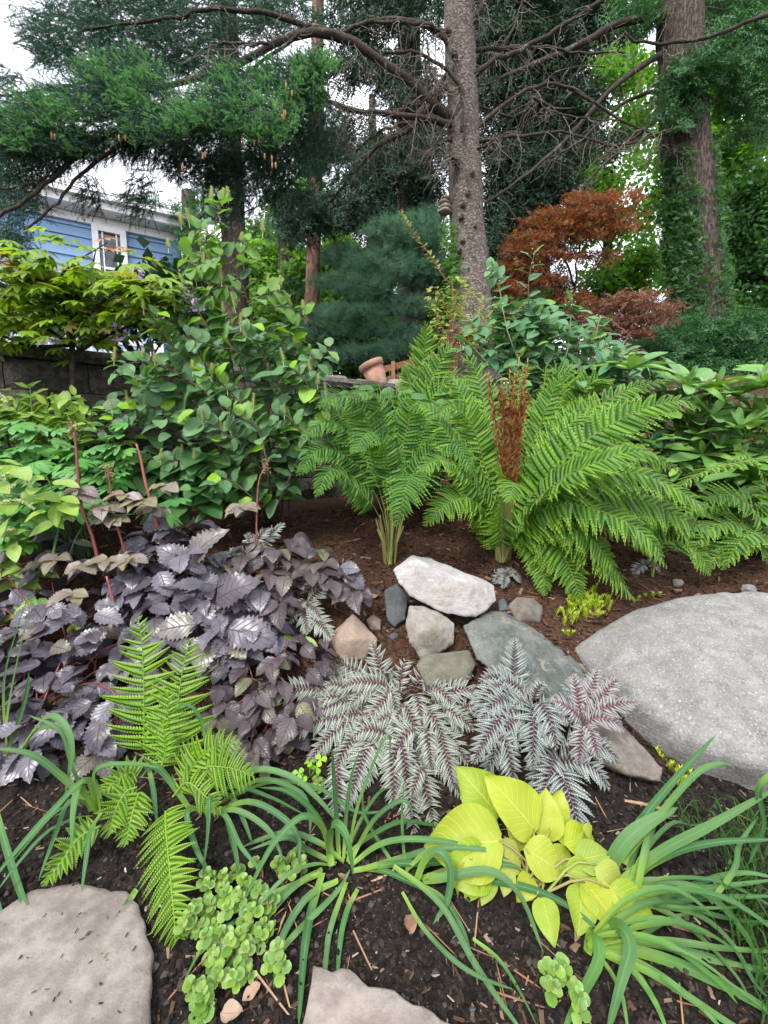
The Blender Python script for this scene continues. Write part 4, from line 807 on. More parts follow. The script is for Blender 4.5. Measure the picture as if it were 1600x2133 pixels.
FN = [fr(bN, [(285, 1640, 1.24), (262, 1650, 1.22), (240, 1690, 1.18), (228, 1740, 1.12)], 11, .07, .010, stem=False, stipe=.0, teeth=11, up=Vector((0, -.9, .4)), ang=.3), fr(bN, [(285, 1630, 1.26), (275, 1610, 1.28), (250, 1620, 1.26), (215, 1650, 1.22)], 11, .06, .010, stem=False, teeth=11, up=Vector((0, -.9, .5)), ang=.3),
      fr(bN, [(290, 1650, 1.22), (280, 1680, 1.2), (270, 1720, 1.16), (262, 1760, 1.12)], 11, .065, .010, stem=False, stipe=.0, teeth=11, up=Vector((0, -.9, .4)), ang=.3), fr(bN, [(210, 1720, 1.16), (165, 1745, 1.13), (125, 1800, 1.08), (92, 1845, 1.04)], 12, .06, .010, stem=False, stipe=.05, teeth=11, up=Vector((0, -.8, .6)), ang=.3)]
fern_plant('lady_fern', 'small yellow-green fern drooping beside the strap-leaved clump at the flagstone', (270, 1720), FN, [M_ladyf, M_ladyf])
bO = GP(350, 1715)
FO = [fr(bO, [(345, 1690, 1.2), (345, 1720, 1.16), (352, 1800, 1.06), (362, 1900, .97), (365, 1965, .93)], 19, .10, .011, stem=False, stipe=.0, teeth=15, up=Vector((0, -.85, .5)), droop=.1, ang=.25, shape=(.3, .7))]
fern_plant('lady_fern', 'single long yellow-green frond hanging over the corner of the large flagstone', (350, 1715), FO, [M_ladyf, M_ladyf])
# silver painted ferns
def paintmat(name, silver, dark):
    return leafmat(name, silver, tuple(x*0.8 for x in silver), 0.55, 0.35, 0.12, (1, 1.05, 0.9), base=(dark, 0.08, 0.42), edge=(tuple(min(.8, x*1.2) for x in silver), 0.5, 1.0), spots=0.35, nscale=30)
M_ps1 = paintmat('silver painted fern', (0.37, 0.40, 0.33), (0.085, 0.045, 0.055)); M_ps2 = paintmat('dark silver painted fern', (0.32, 0.36, 0.325), (0.06, 0.04, 0.055)); M_ps3 = paintmat('mauve painted fern', (0.34, 0.33, 0.32), (0.15, 0.08, 0.10))
M_psst = leafmat('maroon rachis', (0.09, 0.025, 0.035), (0.14, 0.05, 0.05), 0.6, 0.3, 0.0)
def painted(label, base, tips, mat, D0, n=15, plen=.062, pw=.012, group=None, dD=0.0, dup=1):
    tips = list(tips)
    for t_ in list(tips)*(dup-1):
        ox, oy = RN.gauss(0, 48), RN.gauss(0, 34); f = RN.uniform(.45, .8)
        bx, by, tx, ty, Da, Db, ar = t_; mx, my = (bx+tx)/2+ox, (by+ty)/2+oy; hx, hy = (tx-bx)*f/2+RN.gauss(0, 18), (ty-by)*f/2+RN.gauss(0, 12); Dm = float(np.interp(my, [1380, 1480, 1600, 1700], [1.70, 1.56, 1.37, 1.22]))
        if min(my-hy, my+hy) < 1400 or (mx > 930 and my < 1440): continue
        tips.append((mx-hx, my-hy, mx+hx, my+hy, Dm+.05, Dm-.03, ar*RN.uniform(.4, 1.1)))
    b = GP(*base); o = thing('painted_fern', label, 'fern', b, group)
    for bx, by, tx, ty, Da, Db, arch in tips:
        a, c = P(bx, by, Da+dD), P(tx, ty, Db+dD); mid = a.lerp(c, .5) + UP*arch
        L_ = (c-a).length; m = MB(); pts = [a, a.lerp(mid, .6)+UP*arch*.25, mid.lerp(c, .35)+UP*arch*.2, c]
        frond(m, pts, max(11, int(L_/.0125)), min(plen*1.25, L_*.30+.01), pw*.72, teeth=10, stipe=.04, ang=.38, droop=.30, up=Vector((0, -.55, .85)), mis=1, shape=(.45, .75), rad=.0025, jit=.13)
        m.build('frond', [mat, M_psst], o)
    return o
t1 = [(800, 1490, 565, 1550, 1.62, 1.42, .05), (780, 1470, 640, 1500, 1.66, 1.5, .05), (760, 1450, 640, 1400, 1.7, 1.72, .04), (770, 1430, 690, 1380, 1.74, 1.76, .03), (800, 1430, 775, 1335, 1.74, 1.8, .02), (830, 1440, 850, 1375, 1.74, 1.8, .04), (860, 1440, 915, 1395, 1.72, 1.74, .04), (880, 1450, 985, 1405, 1.7, 1.7, .05), (900, 1470, 1005, 1450, 1.64, 1.58, .05), (900, 1500, 985, 1520, 1.6, 1.48, .05), (890, 1530, 975, 1590, 1.56, 1.4, .05),
      (860, 1540, 962, 1660, 1.54, 1.32, .06), (850, 1560, 905, 1725, 1.5, 1.26, .06), (840, 1560, 862, 1735, 1.5, 1.24, .05), (820, 1530, 820, 1680, 1.52, 1.3, .06), (800, 1520, 760, 1640, 1.54, 1.34, .06), (790, 1510, 722, 1690, 1.54, 1.27, .05), (780, 1500, 690, 1620, 1.58, 1.38, .05), (770, 1490, 640, 1590, 1.6, 1.4, .05), (820, 1470, 790, 1570, 1.6, 1.45, .05), (850, 1480, 860, 1600, 1.6, 1.42, .06), (830, 1450, 700, 1440, 1.68, 1.6, .06), (870, 1480, 930, 1560, 1.6, 1.44, .06), (840, 1450, 760, 1520, 1.66, 1.5, .06), (860, 1450, 880, 1520, 1.66, 1.5, .06), (880, 1440, 950, 1480, 1.68, 1.56, .05), (800, 1450, 730, 1470, 1.68, 1.56, .05), (820, 1440, 810, 1500, 1.7, 1.55, .05), (900, 1510, 945, 1640, 1.55, 1.33, .05), (740, 1450, 655, 1445, 1.68, 1.6, .04)]
painted('silvery painted fern mound with maroon ribs below the pinkish diamond-shaped rock', (835, 1540), t1, M_ps1, 1.6, dup=2, plen=.055)
t2 = [(1100, 1480, 985, 1590, 1.6, 1.4, .08), (1090, 1470, 1000, 1500, 1.62, 1.5, .06), (1080, 1490, 1040, 1600, 1.6, 1.42, .07), (1070, 1470, 1072, 1330, 1.68, 1.76, .0), (1110, 1470, 1160, 1560, 1.6, 1.42, .07), (1100, 1460, 1030, 1430, 1.66, 1.66, .05), (1110, 1460, 1140, 1440, 1.64, 1.64, .05), (1090, 1450, 1000, 1420, 1.68, 1.68, .05), (1110, 1480, 1110, 1600, 1.58, 1.4, .08), (1120, 1480, 1190, 1510, 1.6, 1.5, .05), (1095, 1480, 1060, 1540, 1.62, 1.48, .06)]
painted('dark steely painted fern in front of the long greenish slab', (1090, 1530), t2, M_ps2, 1.6, plen=.06, dD=-.09, dup=2)
t3 = [(1150, 1590, 1212, 1755, 1.4, 1.16, .05), (1160, 1590, 1270, 1640, 1.4, 1.28, .05), (1160, 1570, 1130, 1690, 1.42, 1.26, .05), (1170, 1570, 1290, 1580, 1.42, 1.36, .05), (1160, 1560, 1110, 1640, 1.44, 1.33, .05)]
painted('painted fern with one broad silver frond reaching to the gold hosta', (1160, 1610), t3, M_ps2, 1.4, plen=.10, pw=.014)
t4 = [(1215, 1500, 1328, 1462, 1.5, 1.46, .02), (1215, 1495, 1245, 1392, 1.52, 1.6, .0), (1212, 1495, 1195, 1405, 1.52, 1.6, .0), (1218, 1500, 1290, 1410, 1.52, 1.56, .01), (1215, 1505, 1150, 1460, 1.52, 1.5, .02), (1215, 1510, 1245, 1575, 1.48, 1.4, .03), (1215, 1510, 1205, 1590, 1.48, 1.4, .03), (1220, 1505, 1300, 1520, 1.48, 1.44, .03)]
painted('mauve-tinted painted fern fanning up against the boulder', (1215, 1545), t4, M_ps3, 1.5, plen=.042, dD=-.07)
painted('pale painted fern peeking out right of the purple-leaved plant', (640, 1300), [(640, 1260, 690, 1225, 1.95, 1.95, .03), (630, 1265, 670, 1290, 1.95, 1.85, .03), (640, 1250, 600, 1300, 1.95, 1.85, .03), (620, 1240, 660, 1200, 2.0, 2.02, .03), (630, 1270, 640, 1320, 1.92, 1.8, .03), (640, 1280, 690, 1330, 1.9, 1.78, .02)], M_ps1, 1.9)
painted('pale painted fern behind the purple leaves under the leafy shrub', (520, 1200), [(520, 1150, 560, 1100, 2.15, 2.2, .02), (520, 1160, 470, 1160, 2.12, 2.08, .03), (525, 1150, 515, 1110, 2.15, 2.2, .0), (530, 1160, 580, 1170, 2.1, 2.02, .03), (510, 1160, 460, 1190, 2.1, 2.02, .03), (530, 1140, 590, 1090, 2.2, 2.25, .0)], M_ps1, 2.1)
painted('small dark painted fern on the mulch behind the white quartz rock', (1055, 1215), [(1056, 1200, 1030, 1215, 2.3, 2.24, .03), (1056, 1200, 1085, 1212, 2.3, 2.24, .03), (1056, 1200, 1048, 1225, 2.28, 2.2, .03), (1056, 1198, 1070, 1185, 2.32, 2.34, .01), (1056, 1198, 1036, 1188, 2.32, 2.34, .01)], M_ps2, 2.3, plen=.04)
painted('small dark painted fern in shade beneath the big fern by the boulder', (1348, 1192), [(1348, 1180, 1320, 1195, 2.4, 2.34, .03), (1348, 1180, 1375, 1190, 2.4, 2.34, .03), (1348, 1178, 1335, 1165, 2.42, 2.44, .01), (1348, 1178, 1365, 1165, 2.42, 2.44, .01)], M_ps2, 2.4, plen=.04)

# ---- stonecrops
M_sedum = leafmat('round stonecrop leaf', (0.11, 0.22, 0.04), (0.20, 0.32, 0.06), 0.4, 0.4, 0.2, (1.15, 1.25, 0.5), spots=0.35, nscale=40, edge=((0.24, 0.36, 0.09), 0.8, 1.0))
M_sstem = leafmat('reddish stonecrop stem', (0.25, 0.10, 0.07), (0.22, 0.2, 0.07), 0.5, 0.4, 0.0)
sg = [mesh_of('leaf', leaf_geo(prof(.62, .42, .44), 8, .22, .1, .10, .05, k), [M_sedum]) for k in range(3)]
def stonecrop(label, pts, base, R0, nper=7, size=.022):
    b = GP(*base); o = thing('round_leaved_stonecrop', label, 'stonecrop', b)
    for px, py in list(pts)+[(a+RN.gauss(0, 11), b_+RN.gauss(0, 11)) for a, b_ in pts]:
        p = GP(px, py+14); top = p + Vector((RN.gauss(0, .008), RN.gauss(0, .008)-.01, RN.uniform(.03, .07)))
        m = MB(); m.tube(smooth_pts([p+rv(.01)-UP*.01, p.lerp(top, .5)+rv(.005), top], 5), [.0035, .003, .003, .0025, .002], 5); m.build('stem', M_sstem, o)
        a0 = RN.uniform(0, 6)
        for k in range(nper):
            a = a0 + k*2.4; s = size*(0.55+0.45*min(1, k/4))*RN.uniform(.85, 1.25); el = 1.1-0.19*k
            d = Vector((math.cos(a)*math.cos(el), math.sin(a)*math.cos(el), math.sin(el)*.8)); part('leaf', RN.choice(sg), o, frame(top-UP*(.004*k), d, UP+Vector((0, -.5, 0)), s*1.15))
    return o
stonecrop('sprawling round-leaved green stonecrop beside the fern at the large flagstone', [(425, 1845), (455, 1835), (490, 1820), (512, 1850), (440, 1880), (470, 1875), (505, 1880), (530, 1855), (545, 1875), (410, 1905), (440, 1920), (475, 1915), (510, 1920), (540, 1905), (565, 1895), (430, 1950), (465, 1955), (500, 1955), (530, 1945), (480, 1990), (455, 1985), (515, 1995), (560, 1930), (400, 1935), (590, 2010), (575, 1990), (495, 2020)], (480, 1940), 0)
stonecrop('sprig of round-leaved stonecrop near the strap-leaved clump base', [(590, 1800), (612, 1790), (600, 1825), (575, 1815), (625, 1815)], (600, 1825), 0, 6, .02)
stonecrop('low rosette of round stonecrop at the bottom edge by bare soil', [(430, 2060), (455, 2050), (420, 2085), (440, 2090)], (440, 2090), 0, 7, .022)
stonecrop('little round-leaved stonecrop alone on dark soil below the gold hosta', [(1132, 2030), (1160, 2035), (1150, 2075), (1195, 2080)], (1150, 2080), 0, 6, .024)
stonecrop('tiny stonecrop sprig between strap leaves and silver fern', [(668, 1635), (655, 1650), (660, 1610)], (665, 1650), 0, 6, .016)
M_gold = leafmat('golden stonecrop needle', (0.36, 0.48, 0.03), (0.45, 0.54, 0.05), 0.45, 0.35, 0.2, (1.1, 1.2, 0.5), spots=0.2)
def angelina(label, pts, base, h=.035):
    b = GP(*base); o = thing('golden_stonecrop', label, 'stonecrop', b)
    for px, py in pts:
        p = GP(px, py+6); d = Vector((RN.gauss(0, .5), RN.gauss(-.2, .4), 1)).normalized(); m = MB(); L_ = h*RN.uniform(.8, 1.3)
        m.tube([p-UP*.005, p+d*L_*.5, p+d*L_], [.0015]*3, 4)
        for k in range(30):
            q = p + d*L_*(k/29*.85+.15); a = k*2.4; e = Vector((math.cos(a), math.sin(a), .5+.6*k/29)).normalized(); e = (e+d*.3).normalized(); m.strap([q, q+e*.009, q+e*.019], .0042, up=UP, fold=.1, taper=1.4, rnd=RN.random())
        m.build('sprig', M_gold, o)
    return o
angelina('golden needle-leaved stonecrop tuft between ferns and mossy olive stone', [(RN.gauss(1215, 22), RN.gauss(1262, 14)) for _ in range(60)] + [(RN.gauss(1245, 14), RN.gauss(1266, 8)) for _ in range(10)] + [(1180, 1290), (1190, 1296), (1200, 1290), (1175, 1300)], (1220, 1275), .05)
angelina('golden stonecrop strands below the brownish slab and boulder foot', [(1385, 1585), (1390, 1600), (1376, 1578), (1408, 1625), (1420, 1635), (1430, 1640), (1415, 1640), (1440, 1628), (1400, 1612)], (1415, 1640), .05)
angelina('bit of golden stonecrop on the mulch beside the boulder top', [(1330, 1245), (1345, 1240), (1360, 1240), (1372, 1238), (1322, 1250)], (1345, 1245), .025)
angelina('tiny golden stonecrop sprig by the pink stone', [(1183, 1322), (1178, 1318), (1190, 1318)], (1183, 1322), .025)
# clover-like seedling
M_clov = leafmat('fresh green clover leaf', (0.20, 0.40, 0.04), (0.26, 0.46, 0.05), 0.5, 0.3, 0.25)
cg = mesh_of('leaf', palmate_geo([(k*2.09, 1.0, .42) for k in range(3)], 5, (.9, .4), .1, .1), [M_clov])
cv = thing('columbine_seedling', 'bright green lobed seedling left of the silver fern mound', 'seedling', GP(645, 1620))
for px, py in [(622, 1610), (645, 1588), (660, 1598), (628, 1622), (668, 1582)]:
    p = P(px, py, 1.32); m = MB(); m.tube([Vector(cv.location), p], .0015, 4); m.build('stem', M_clov, cv)
    part('leaf', cg, cv, frame(p, Vector((RN.gauss(0, 1), RN.gauss(0, 1), .1)), Vector((0, -.6, .8)), .022))
# ================================================================== MIDDLE PLANTS
def fill_poly(poly, n, mind=0.0):
    """n random pixels inside a pixel polygon"""
    xs_ = [p[0] for p in poly]; ys_ = [p[1] for p in poly]; out = []; tries = 0
    while len(out) < n and tries < n*60:
        tries += 1
        x, y = RN.uniform(min(xs_), max(xs_)), RN.uniform(min(ys_), max(ys_)); c = False; j = len(poly)-1
        for i in range(len(poly)):
            if (poly[i][1] > y) != (poly[j][1] > y) and x < (poly[j][0]-poly[i][0])*(y-poly[i][1])/(poly[j][1]-poly[i][1])+poly[i][0]: c = not c
            j = i
        if not c: continue
        if mind and any((x-a)**2+(y-b)**2 < mind*mind for a, b in out[-200:]): continue
        out.append((x, y))
    return out
# ---- purple bugbane
M_act = leafmat('dark purple leaf', (0.07, 0.06, 0.074), (0.14, 0.13, 0.157), 0.36, 0.65, 0.12, (1.4, 0.8, 0.7), rib=(0.045, 0.028, 0.04), vein=0.6, veink=7, ribw=0.06, spots=0.4, nscale=14, c3=(0.12, 0.11, 0.075))
M_actb = leafmat('bronze purple leaf', (0.052, 0.038, 0.042), (0.095, 0.074, 0.077), 0.4, 0.5, 0.14, (1.4, 0.8, 0.6), rib=(0.04, 0.02, 0.03), vein=0.6, veink=7, ribw=0.06, spots=0.4, nscale=14, c3=(0.12, 0.12, 0.06))
M_bronze = leafmat('young bronze leaf', (0.20, 0.165, 0.15), (0.19, 0.17, 0.065), 0.4, 0.5, 0.2, (1.3, 1.0, 0.5), rib=(0.12, 0.07, 0.06), vein=0.5, veink=7, spots=0.4, nscale=14, c3=(0.30, 0.26, 0.25))
M_redst = leafmat('dark red stem', (0.20, 0.035, 0.04), (0.28, 0.07, 0.06), 0.4, 0.45, 0.0, spots=0.4, nscale=10)
def actg(mat): return [mesh_of('leaflet', leaf_geo(prof(.60+.05*k, .80+.05*k, .36+.02*(k % 3)), 20, .16, .25+.12*k, .17, .09, k, .12, .25), [mat]) for k in range(5)]
AG, AGB, AGY = actg(M_act), actg(M_actb), actg(M_bronze)
def act_D(y): return float(np.interp(y, [1080, 1200, 1350, 1480, 1620], [2.22, 1.98, 1.72, 1.52, 1.38]))
def bugbane(label, poly, n, base, geos, size, deep=0.35, D_off=0.0, yshade=None):
    b = GP(*base); o = thing('purple_bugbane', label, 'bugbane', b); cnt = 0
    for px, py in fill_poly(poly, n, 15):
        D = act_D(py) + D_off + RN.gauss(0, .03); c = P(px, py, D); c.z = max(c.z, G1(c.x, c.y)+.05)
        out = (c - b); out.z = 0; out = (out.normalized() if out.length > .02 else Vector((0, -1, 0)))
        k = RN.choice((1, 3, 3, 3))
        out = out if (c-b).length > .28 else Vector((RN.gauss(0, 1), RN.gauss(0, 1), 0)).normalized()
        main = (out*.75 + Vector((RN.gauss(0, .5), -0.25+RN.gauss(0, .35), -.10))).normalized()
        for j in range(k):
            a = (0, 1.05, -1.05)[j] + RN.gauss(0, .15); d = Matrix.Rotation(a, 3, 'Z') @ main; d.z += RN.gauss(-.08, .14)
            n_ = Vector((RN.gauss(0, .35), -.3+RN.gauss(0, .3), 1))
            part('leaflet', RN.choice(geos), o, frame(c + d*.018, d, n_, size*RN.uniform(.72, 1.15)*(1 if j == 0 else .88)*(D/1.7)**.5)); cnt += 1
        if RN.random() < .2:
            m = MB(); m.tube(smooth_pts([b+Vector((RN.gauss(0, .06), RN.gauss(0, .05), -.02)), b.lerp(c, .55)+Vector((0, .02, .05)), c], 6), [.005, .004, .0035, .003, .0025, .002], 5); m.build('stem', M_redst, o)
    return o
oA = bugbane('purple-leaved bugbane with grey sheen at the left beside the upright strap leaf', [(-40, 1130), (90, 1100), (230, 1090), (300, 1160), (330, 1300), (300, 1420), (260, 1540), (200, 1600), (110, 1560), (-40, 1600)], 98, (120, 1450), AG, .128)
oB = bugbane('purple-leaved bugbane with dark red stems in the middle behind the yellow-green fern', [(300, 1110), (440, 1080), (480, 1180), (570, 1230), (580, 1330), (440, 1370), (330, 1330), (300, 1300), (250, 1200)], 98, (390, 1340), AG, .128)
oC = bugbane('small-leaved dark maroon bugbane next to the silver fern mound', [(450, 1340), (560, 1330), (660, 1310), (690, 1350), (660, 1400), (640, 1480), (600, 1540), (540, 1590), (460, 1560), (440, 1470)], 72, (560, 1480), AGB, .095)
oD = bugbane('purple-leaved bugbane sprays reaching over the mulch towards the rocks', [(490, 1110), (620, 1120), (720, 1170), (755, 1230), (700, 1240), (640, 1200), (600, 1260), (520, 1220)], 34, (560, 1260), AGB, .105)
for k, (px, py, tx, ty) in enumerate([(720, 1190, 760, 1225), (705, 1185, 745, 1180), (300, 1090, 360, 1080), (395, 1170, 440, 1095), (395, 1180, 330, 1130), (475, 1310, 575, 1330), (410, 1300, 310, 1310), (450, 1250, 520, 1200)]):
    a, c = P(px, py, act_D(py)-.06), P(tx, ty, act_D(py)-.12); part('leaflet', AG[k % 5], oB if px < 600 else oD, frame(a, c-a, Vector((0, -.7, .7)), (c-a).length*.95))
# tall red flower stems with young bronze leaves
def bstem(o, pix, D, r=.009, seedhead=True):
    q = PL(pix, D, D, 12); m = MB(); m.tube(q, [r*(1-.5*i/11) for i in range(12)], 7); s = m.build('stem', M_redst, o)
    if seedhead:
        m = MB(); e = q[-1]
        for k in range(26):
            p = e + Vector((RN.gauss(0, .014), RN.gauss(0, .012), RN.uniform(-.03, .05))); d = rv(1).normalized(); m.strap([p, p+d*.012, p+d*.022], .008, up=rv(1).normalized(), fold=.3, taper=1.4, rnd=RN.random()); m.tube([e, p], .0012, 3, mi=0)
        m.build('seed_head', M_dry, o)
M_dry = leafmat('dry brown seed head', (0.20, 0.12, 0.075), (0.28, 0.19, 0.11), 0.8, 0.15, 0.1, spots=0.5)
bstem(oA, [(205, 1170), (190, 1110), (168, 1050), (162, 980), (158, 930), (154, 895)], 2.0)
bstem(oB, [(260, 1150), (240, 1080), (230, 1020), (226, 985)], 2.05, .006)
bstem(oB, [(335, 1130), (318, 1060), (302, 1000), (292, 950), (284, 925)], 2.1, .0095, False)
bstem(oB, [(240, 1330), (240, 1270), (222, 1200)], 1.85, .009, False)
bstem(oD, [(540, 1270), (535, 1150), (535, 1060), (540, 1000), (552, 975)], 2.15, .006)
for (px, py, D, o) in [(165, 1020, 2.0, oA), (215, 1055, 2.0, oA), (260, 1030, 2.05, oB), (300, 1040, 2.05, oB), (345, 1010, 2.1, oB), (120, 1160, 1.95, oA), (170, 1175, 1.9, oA), (225, 1165, 1.9, oA), (500, 1055, 2.15, oD), (270, 1160, 1.9, oB), (150, 1235, 1.8, oA), (230, 1080, 2.0, oA), (320, 1060, 2.1, oB)]:
    c = P(px, py, D)
    for j in range(5):
        a = -1.2+j*.6+RN.gauss(0, .15); d = Vector((math.sin(a)*1.0, -math.cos(a)*.55, RN.uniform(-.25, .15))); part('leaflet', RN.choice(AGY), o, frame(c, d, Vector((RN.gauss(0, .3), -.5, 1)), RN.uniform(.07, .11)))

# ---- shrub helpers
def leafy(o, pts, geos, n, size, mat_stem, r0=.006, r1=.0015, start=.2, face=(0, -.45, 1), spread=1.0, jitter=.25, name='leaf', stem_name='branch', opp=False, droop=-.05, tsize=.6):
    N = 24; q = smooth_pts(pts, N); m = MB(); m.tube(q[::2]+[q[-1]], [r0+(r1-r0)*i/12 for i in range(13)], 6); m.build(stem_name, mat_stem, o)
    for k in range(n):
        f = start+(1-start)*(k+.5)/n; i = min(N-2, int(f*(N-1))); p = q[i].lerp(q[i+1], f*(N-1)-i); t = (q[i+1]-q[i]).normalized()
        s = t.cross(Vector((0, -1, .2))); s = s.normalized() if s.length > .1 else Vector((1, 0, 0))
        for sg in ((-1, 1) if opp else ((-1) ** k,)):
            d = (s*sg*spread + t*.55 + Vector((0, 0, droop)) + rv(jitter)).normalized()
            n_ = (Vector(face) + rv(.22)).normalized(); part(name, RN.choice(geos), o, frame(p+d*.008, d, n_, size*RN.uniform(.75, 1.15)*(1-(1-tsize)*f**3)))
    return q
# ---- large round-leaved shrub with pale flower spikes
M_foth = leafmat('sage green leaf', (0.085, 0.185, 0.085), (0.125, 0.25, 0.085), 0.5, 0.4, 0.3, (1.3, 1.4, 0.5), rib=(0.15, 0.27, 0.11), vein=0.45, veink=6, ribw=0.05, spots=0.25, nscale=10, c3=(0.22, 0.40, 0.04))
M_twig = barkmat('brown twig', (0.10, 0.065, 0.05), (0.16, 0.115, 0.09), (0.06, 0.04, 0.03), 60, 20, .3)
M_spike = leafmat('pale flower spike', (0.50, 0.54, 0.28), (0.58, 0.58, 0.36), 0.7, 0.2, 0.15, spots=0.3)
FG = [mesh_of('leaf', leaf_geo(prof(.46+.05*k, .60+.06*k, .37+.03*k), 10, .22, .25+.14*k, .05, .10, k+3, .13), [M_foth]) for k in range(4)]
M_fothb = leafmat('bright sage leaf', (0.12, 0.255, 0.065), (0.17, 0.32, 0.06), 0.5, 0.4, 0.4, (1.25, 1.35, 0.45), rib=(0.22, 0.36, 0.10), vein=0.45, veink=6, ribw=0.05, spots=0.25, nscale=10)
FGB = [mesh_of('leaf', leaf_geo(prof(.46+.05*k, .60+.06*k, .35+.03*k), 10, .22, .25+.14*k, .05, .10, k+3, .13), [M_fothb]) for k in range(3)]
fb = GP(560, 1085); foth = thing('flowering_shrub', 'large round-leaved shrub with pale bottlebrush flower spikes before the block wall', 'shrub', fb)
tips = []
for pix, D0, D1, n in [([(560, 1050), (560, 850), (528, 672), (497, 575), (450, 497), (450, 430)], 2.75, 2.6, 24), ([(600, 1050), (615, 850), (610, 715), (578, 647), (553, 605)], 2.75, 2.65, 20), ([(540, 1000), (480, 880), (400, 760), (330, 690), (325, 650)], 2.7, 2.4, 22),
                        ([(520, 1000), (420, 900), (330, 850), (260, 860), (200, 905)], 2.65, 2.35, 20), ([(540, 960), (450, 800), (385, 680), (350, 620)], 2.7, 2.55, 18), ([(600, 900), (650, 780), (690, 720)], 2.7, 2.55, 13), ([(560, 950), (610, 880), (660, 860), (690, 830)], 2.65, 2.5, 14),
                        ([(520, 1060), (450, 990), (380, 960), (340, 965)], 2.6, 2.4, 13), ([(580, 1060), (570, 980), (540, 930), (480, 905)], 2.6, 2.35, 12), ([(560, 1000), (500, 830), (470, 700), (440, 600), (400, 520)], 2.75, 2.65, 18), ([(520, 930), (430, 820), (330, 760), (255, 760), (245, 785)], 2.6, 2.3, 18),
                        ([(590, 980), (600, 860), (570, 780), (540, 720), (500, 690)], 2.7, 2.45, 16), ([(560, 940), (500, 840), (450, 790), (420, 780)], 2.5, 2.3, 14), ([(600, 1000), (640, 930), (610, 880), (570, 860)], 2.5, 2.35, 12), ([(545, 980), (490, 920), (430, 880), (390, 890)], 2.45, 2.3, 13),
                        ([(610, 980), (650, 860), (640, 800), (600, 760)], 2.6, 2.45, 13), ([(560, 1000), (540, 900), (500, 870), (470, 850)], 2.4, 2.25, 11), ([(580, 1050), (620, 960), (640, 900), (650, 960)], 2.5, 2.35, 10), ([(540, 1050), (480, 1000), (450, 1010)], 2.45, 2.3, 9), ([(560, 800), (520, 740), (440, 720), (390, 700)], 2.6, 2.4, 12), ([(500, 760), (440, 690), (410, 640), (400, 590)], 2.55, 2.5, 10)]:
    q = leafy(foth, [fb + Vector((RN.gauss(0, .06), RN.gauss(0, .05), -.02))] + [P(a, b, D0+(D1-D0)*i/(len(pix)-1)) for i, (a, b) in enumerate(pix)], FG, int(n*1.25), .112, M_twig, .007, .0018, .32, droop=.0)
    tips += [q[-1], q[19], q[16], q[13]]
for pix, n in [([(450, 500), (425, 480), (400, 478)], 6), ([(470, 530), (440, 540), (395, 560)], 8), ([(480, 550), (510, 520), (520, 500)], 6), ([(497, 580), (450, 600), (420, 640)], 8), ([(515, 630), (560, 610), (590, 600)], 7), ([(450, 460), (460, 430), (455, 415)], 5), ([(510, 610), (470, 600), (430, 590)], 7), ([(528, 672), (480, 650), (450, 660)], 7), ([(400, 700), (350, 660), (320, 640)], 7), ([(385, 680), (400, 640), (380, 600)], 7), ([(440, 600), (410, 560), (385, 530)], 7), ([(560, 640), (600, 640), (640, 660)], 6)]:
    q = leafy(foth, [P(a_, b_, 2.58) for a_, b_ in pix], FGB, n, .098, M_twig, .004, .0015, .1, droop=.05, tsize=.8); tips.insert(0, q[-1]); tips.insert(0, q[14])
for p in tips[:90]:
    if RN.random() < .2: continue
    p = p + Vector((RN.gauss(0, .04), RN.gauss(-.02, .03), .02)); h = RN.uniform(.05, .085); m = MB(); ax = (UP+rv(.15)).normalized(); m.tube([p-UP*.03, p+ax*h], .0016, 4)
    for k in range(60):
        f = k/60; a = k*2.4; e = Vector((math.cos(a), math.sin(a), .45)).normalized(); s = p+ax*h*f; ln = .022*(1-.5*f); m.strap([s, s+e*ln*.6, s+e*ln], .0065, up=UP, fold=0, taper=1.3, rnd=RN.random())
    m.build('flower_spike', M_spike, foth)

# ---- green Japanese maple in front of the wall
M_mapl = leafmat('yellow-green maple leaf', (0.18, 0.31, 0.035), (0.27, 0.40, 0.045), 0.5, 0.35, 0.5, (1.25, 1.25, 0.4), rib=(0.24, 0.33, 0.06), ribw=.10, spots=.2, nscale=8, c3=(0.38, 0.30, 0.06))
M_mbark = barkmat('dark maple bark', (0.035, 0.028, 0.022), (0.07, 0.055, 0.042), (0.02, 0.015, 0.012), 40, 12, .4, lich=.75)
def maple_lobes(k): return [(0, 1.0, .19), (.62, .92, .18), (-.62, .92, .18), (1.25, .68, .15), (-1.25, .68, .15)] + ([(2.0, .35, .1), (-2.0, .35, .1)] if k % 2 else [])
MG = [mesh_of('leaf', palmate_geo(maple_lobes(k), 5, (.9, 1.15), .12, .3+.15*k, 0, k), [M_mapl]) for k in range(4)]
mb_ = GP(158, 1075); mp_ = thing('japanese_maple', 'green Japanese maple with yellow-tinged leaves in front of the block wall', 'maple tree', mb_)
m = MB(); m.tube(PL([(158, 1080), (155, 900), (151, 780), (150, 690), (146, 650)], 2.72, 2.72, 14), [.022, .021, .02, .019, .018, .018, .018, .017, .017, .016, .016, .016, .015, .014], 8, wob=.15); m.build('trunk', M_mbark, mp_)
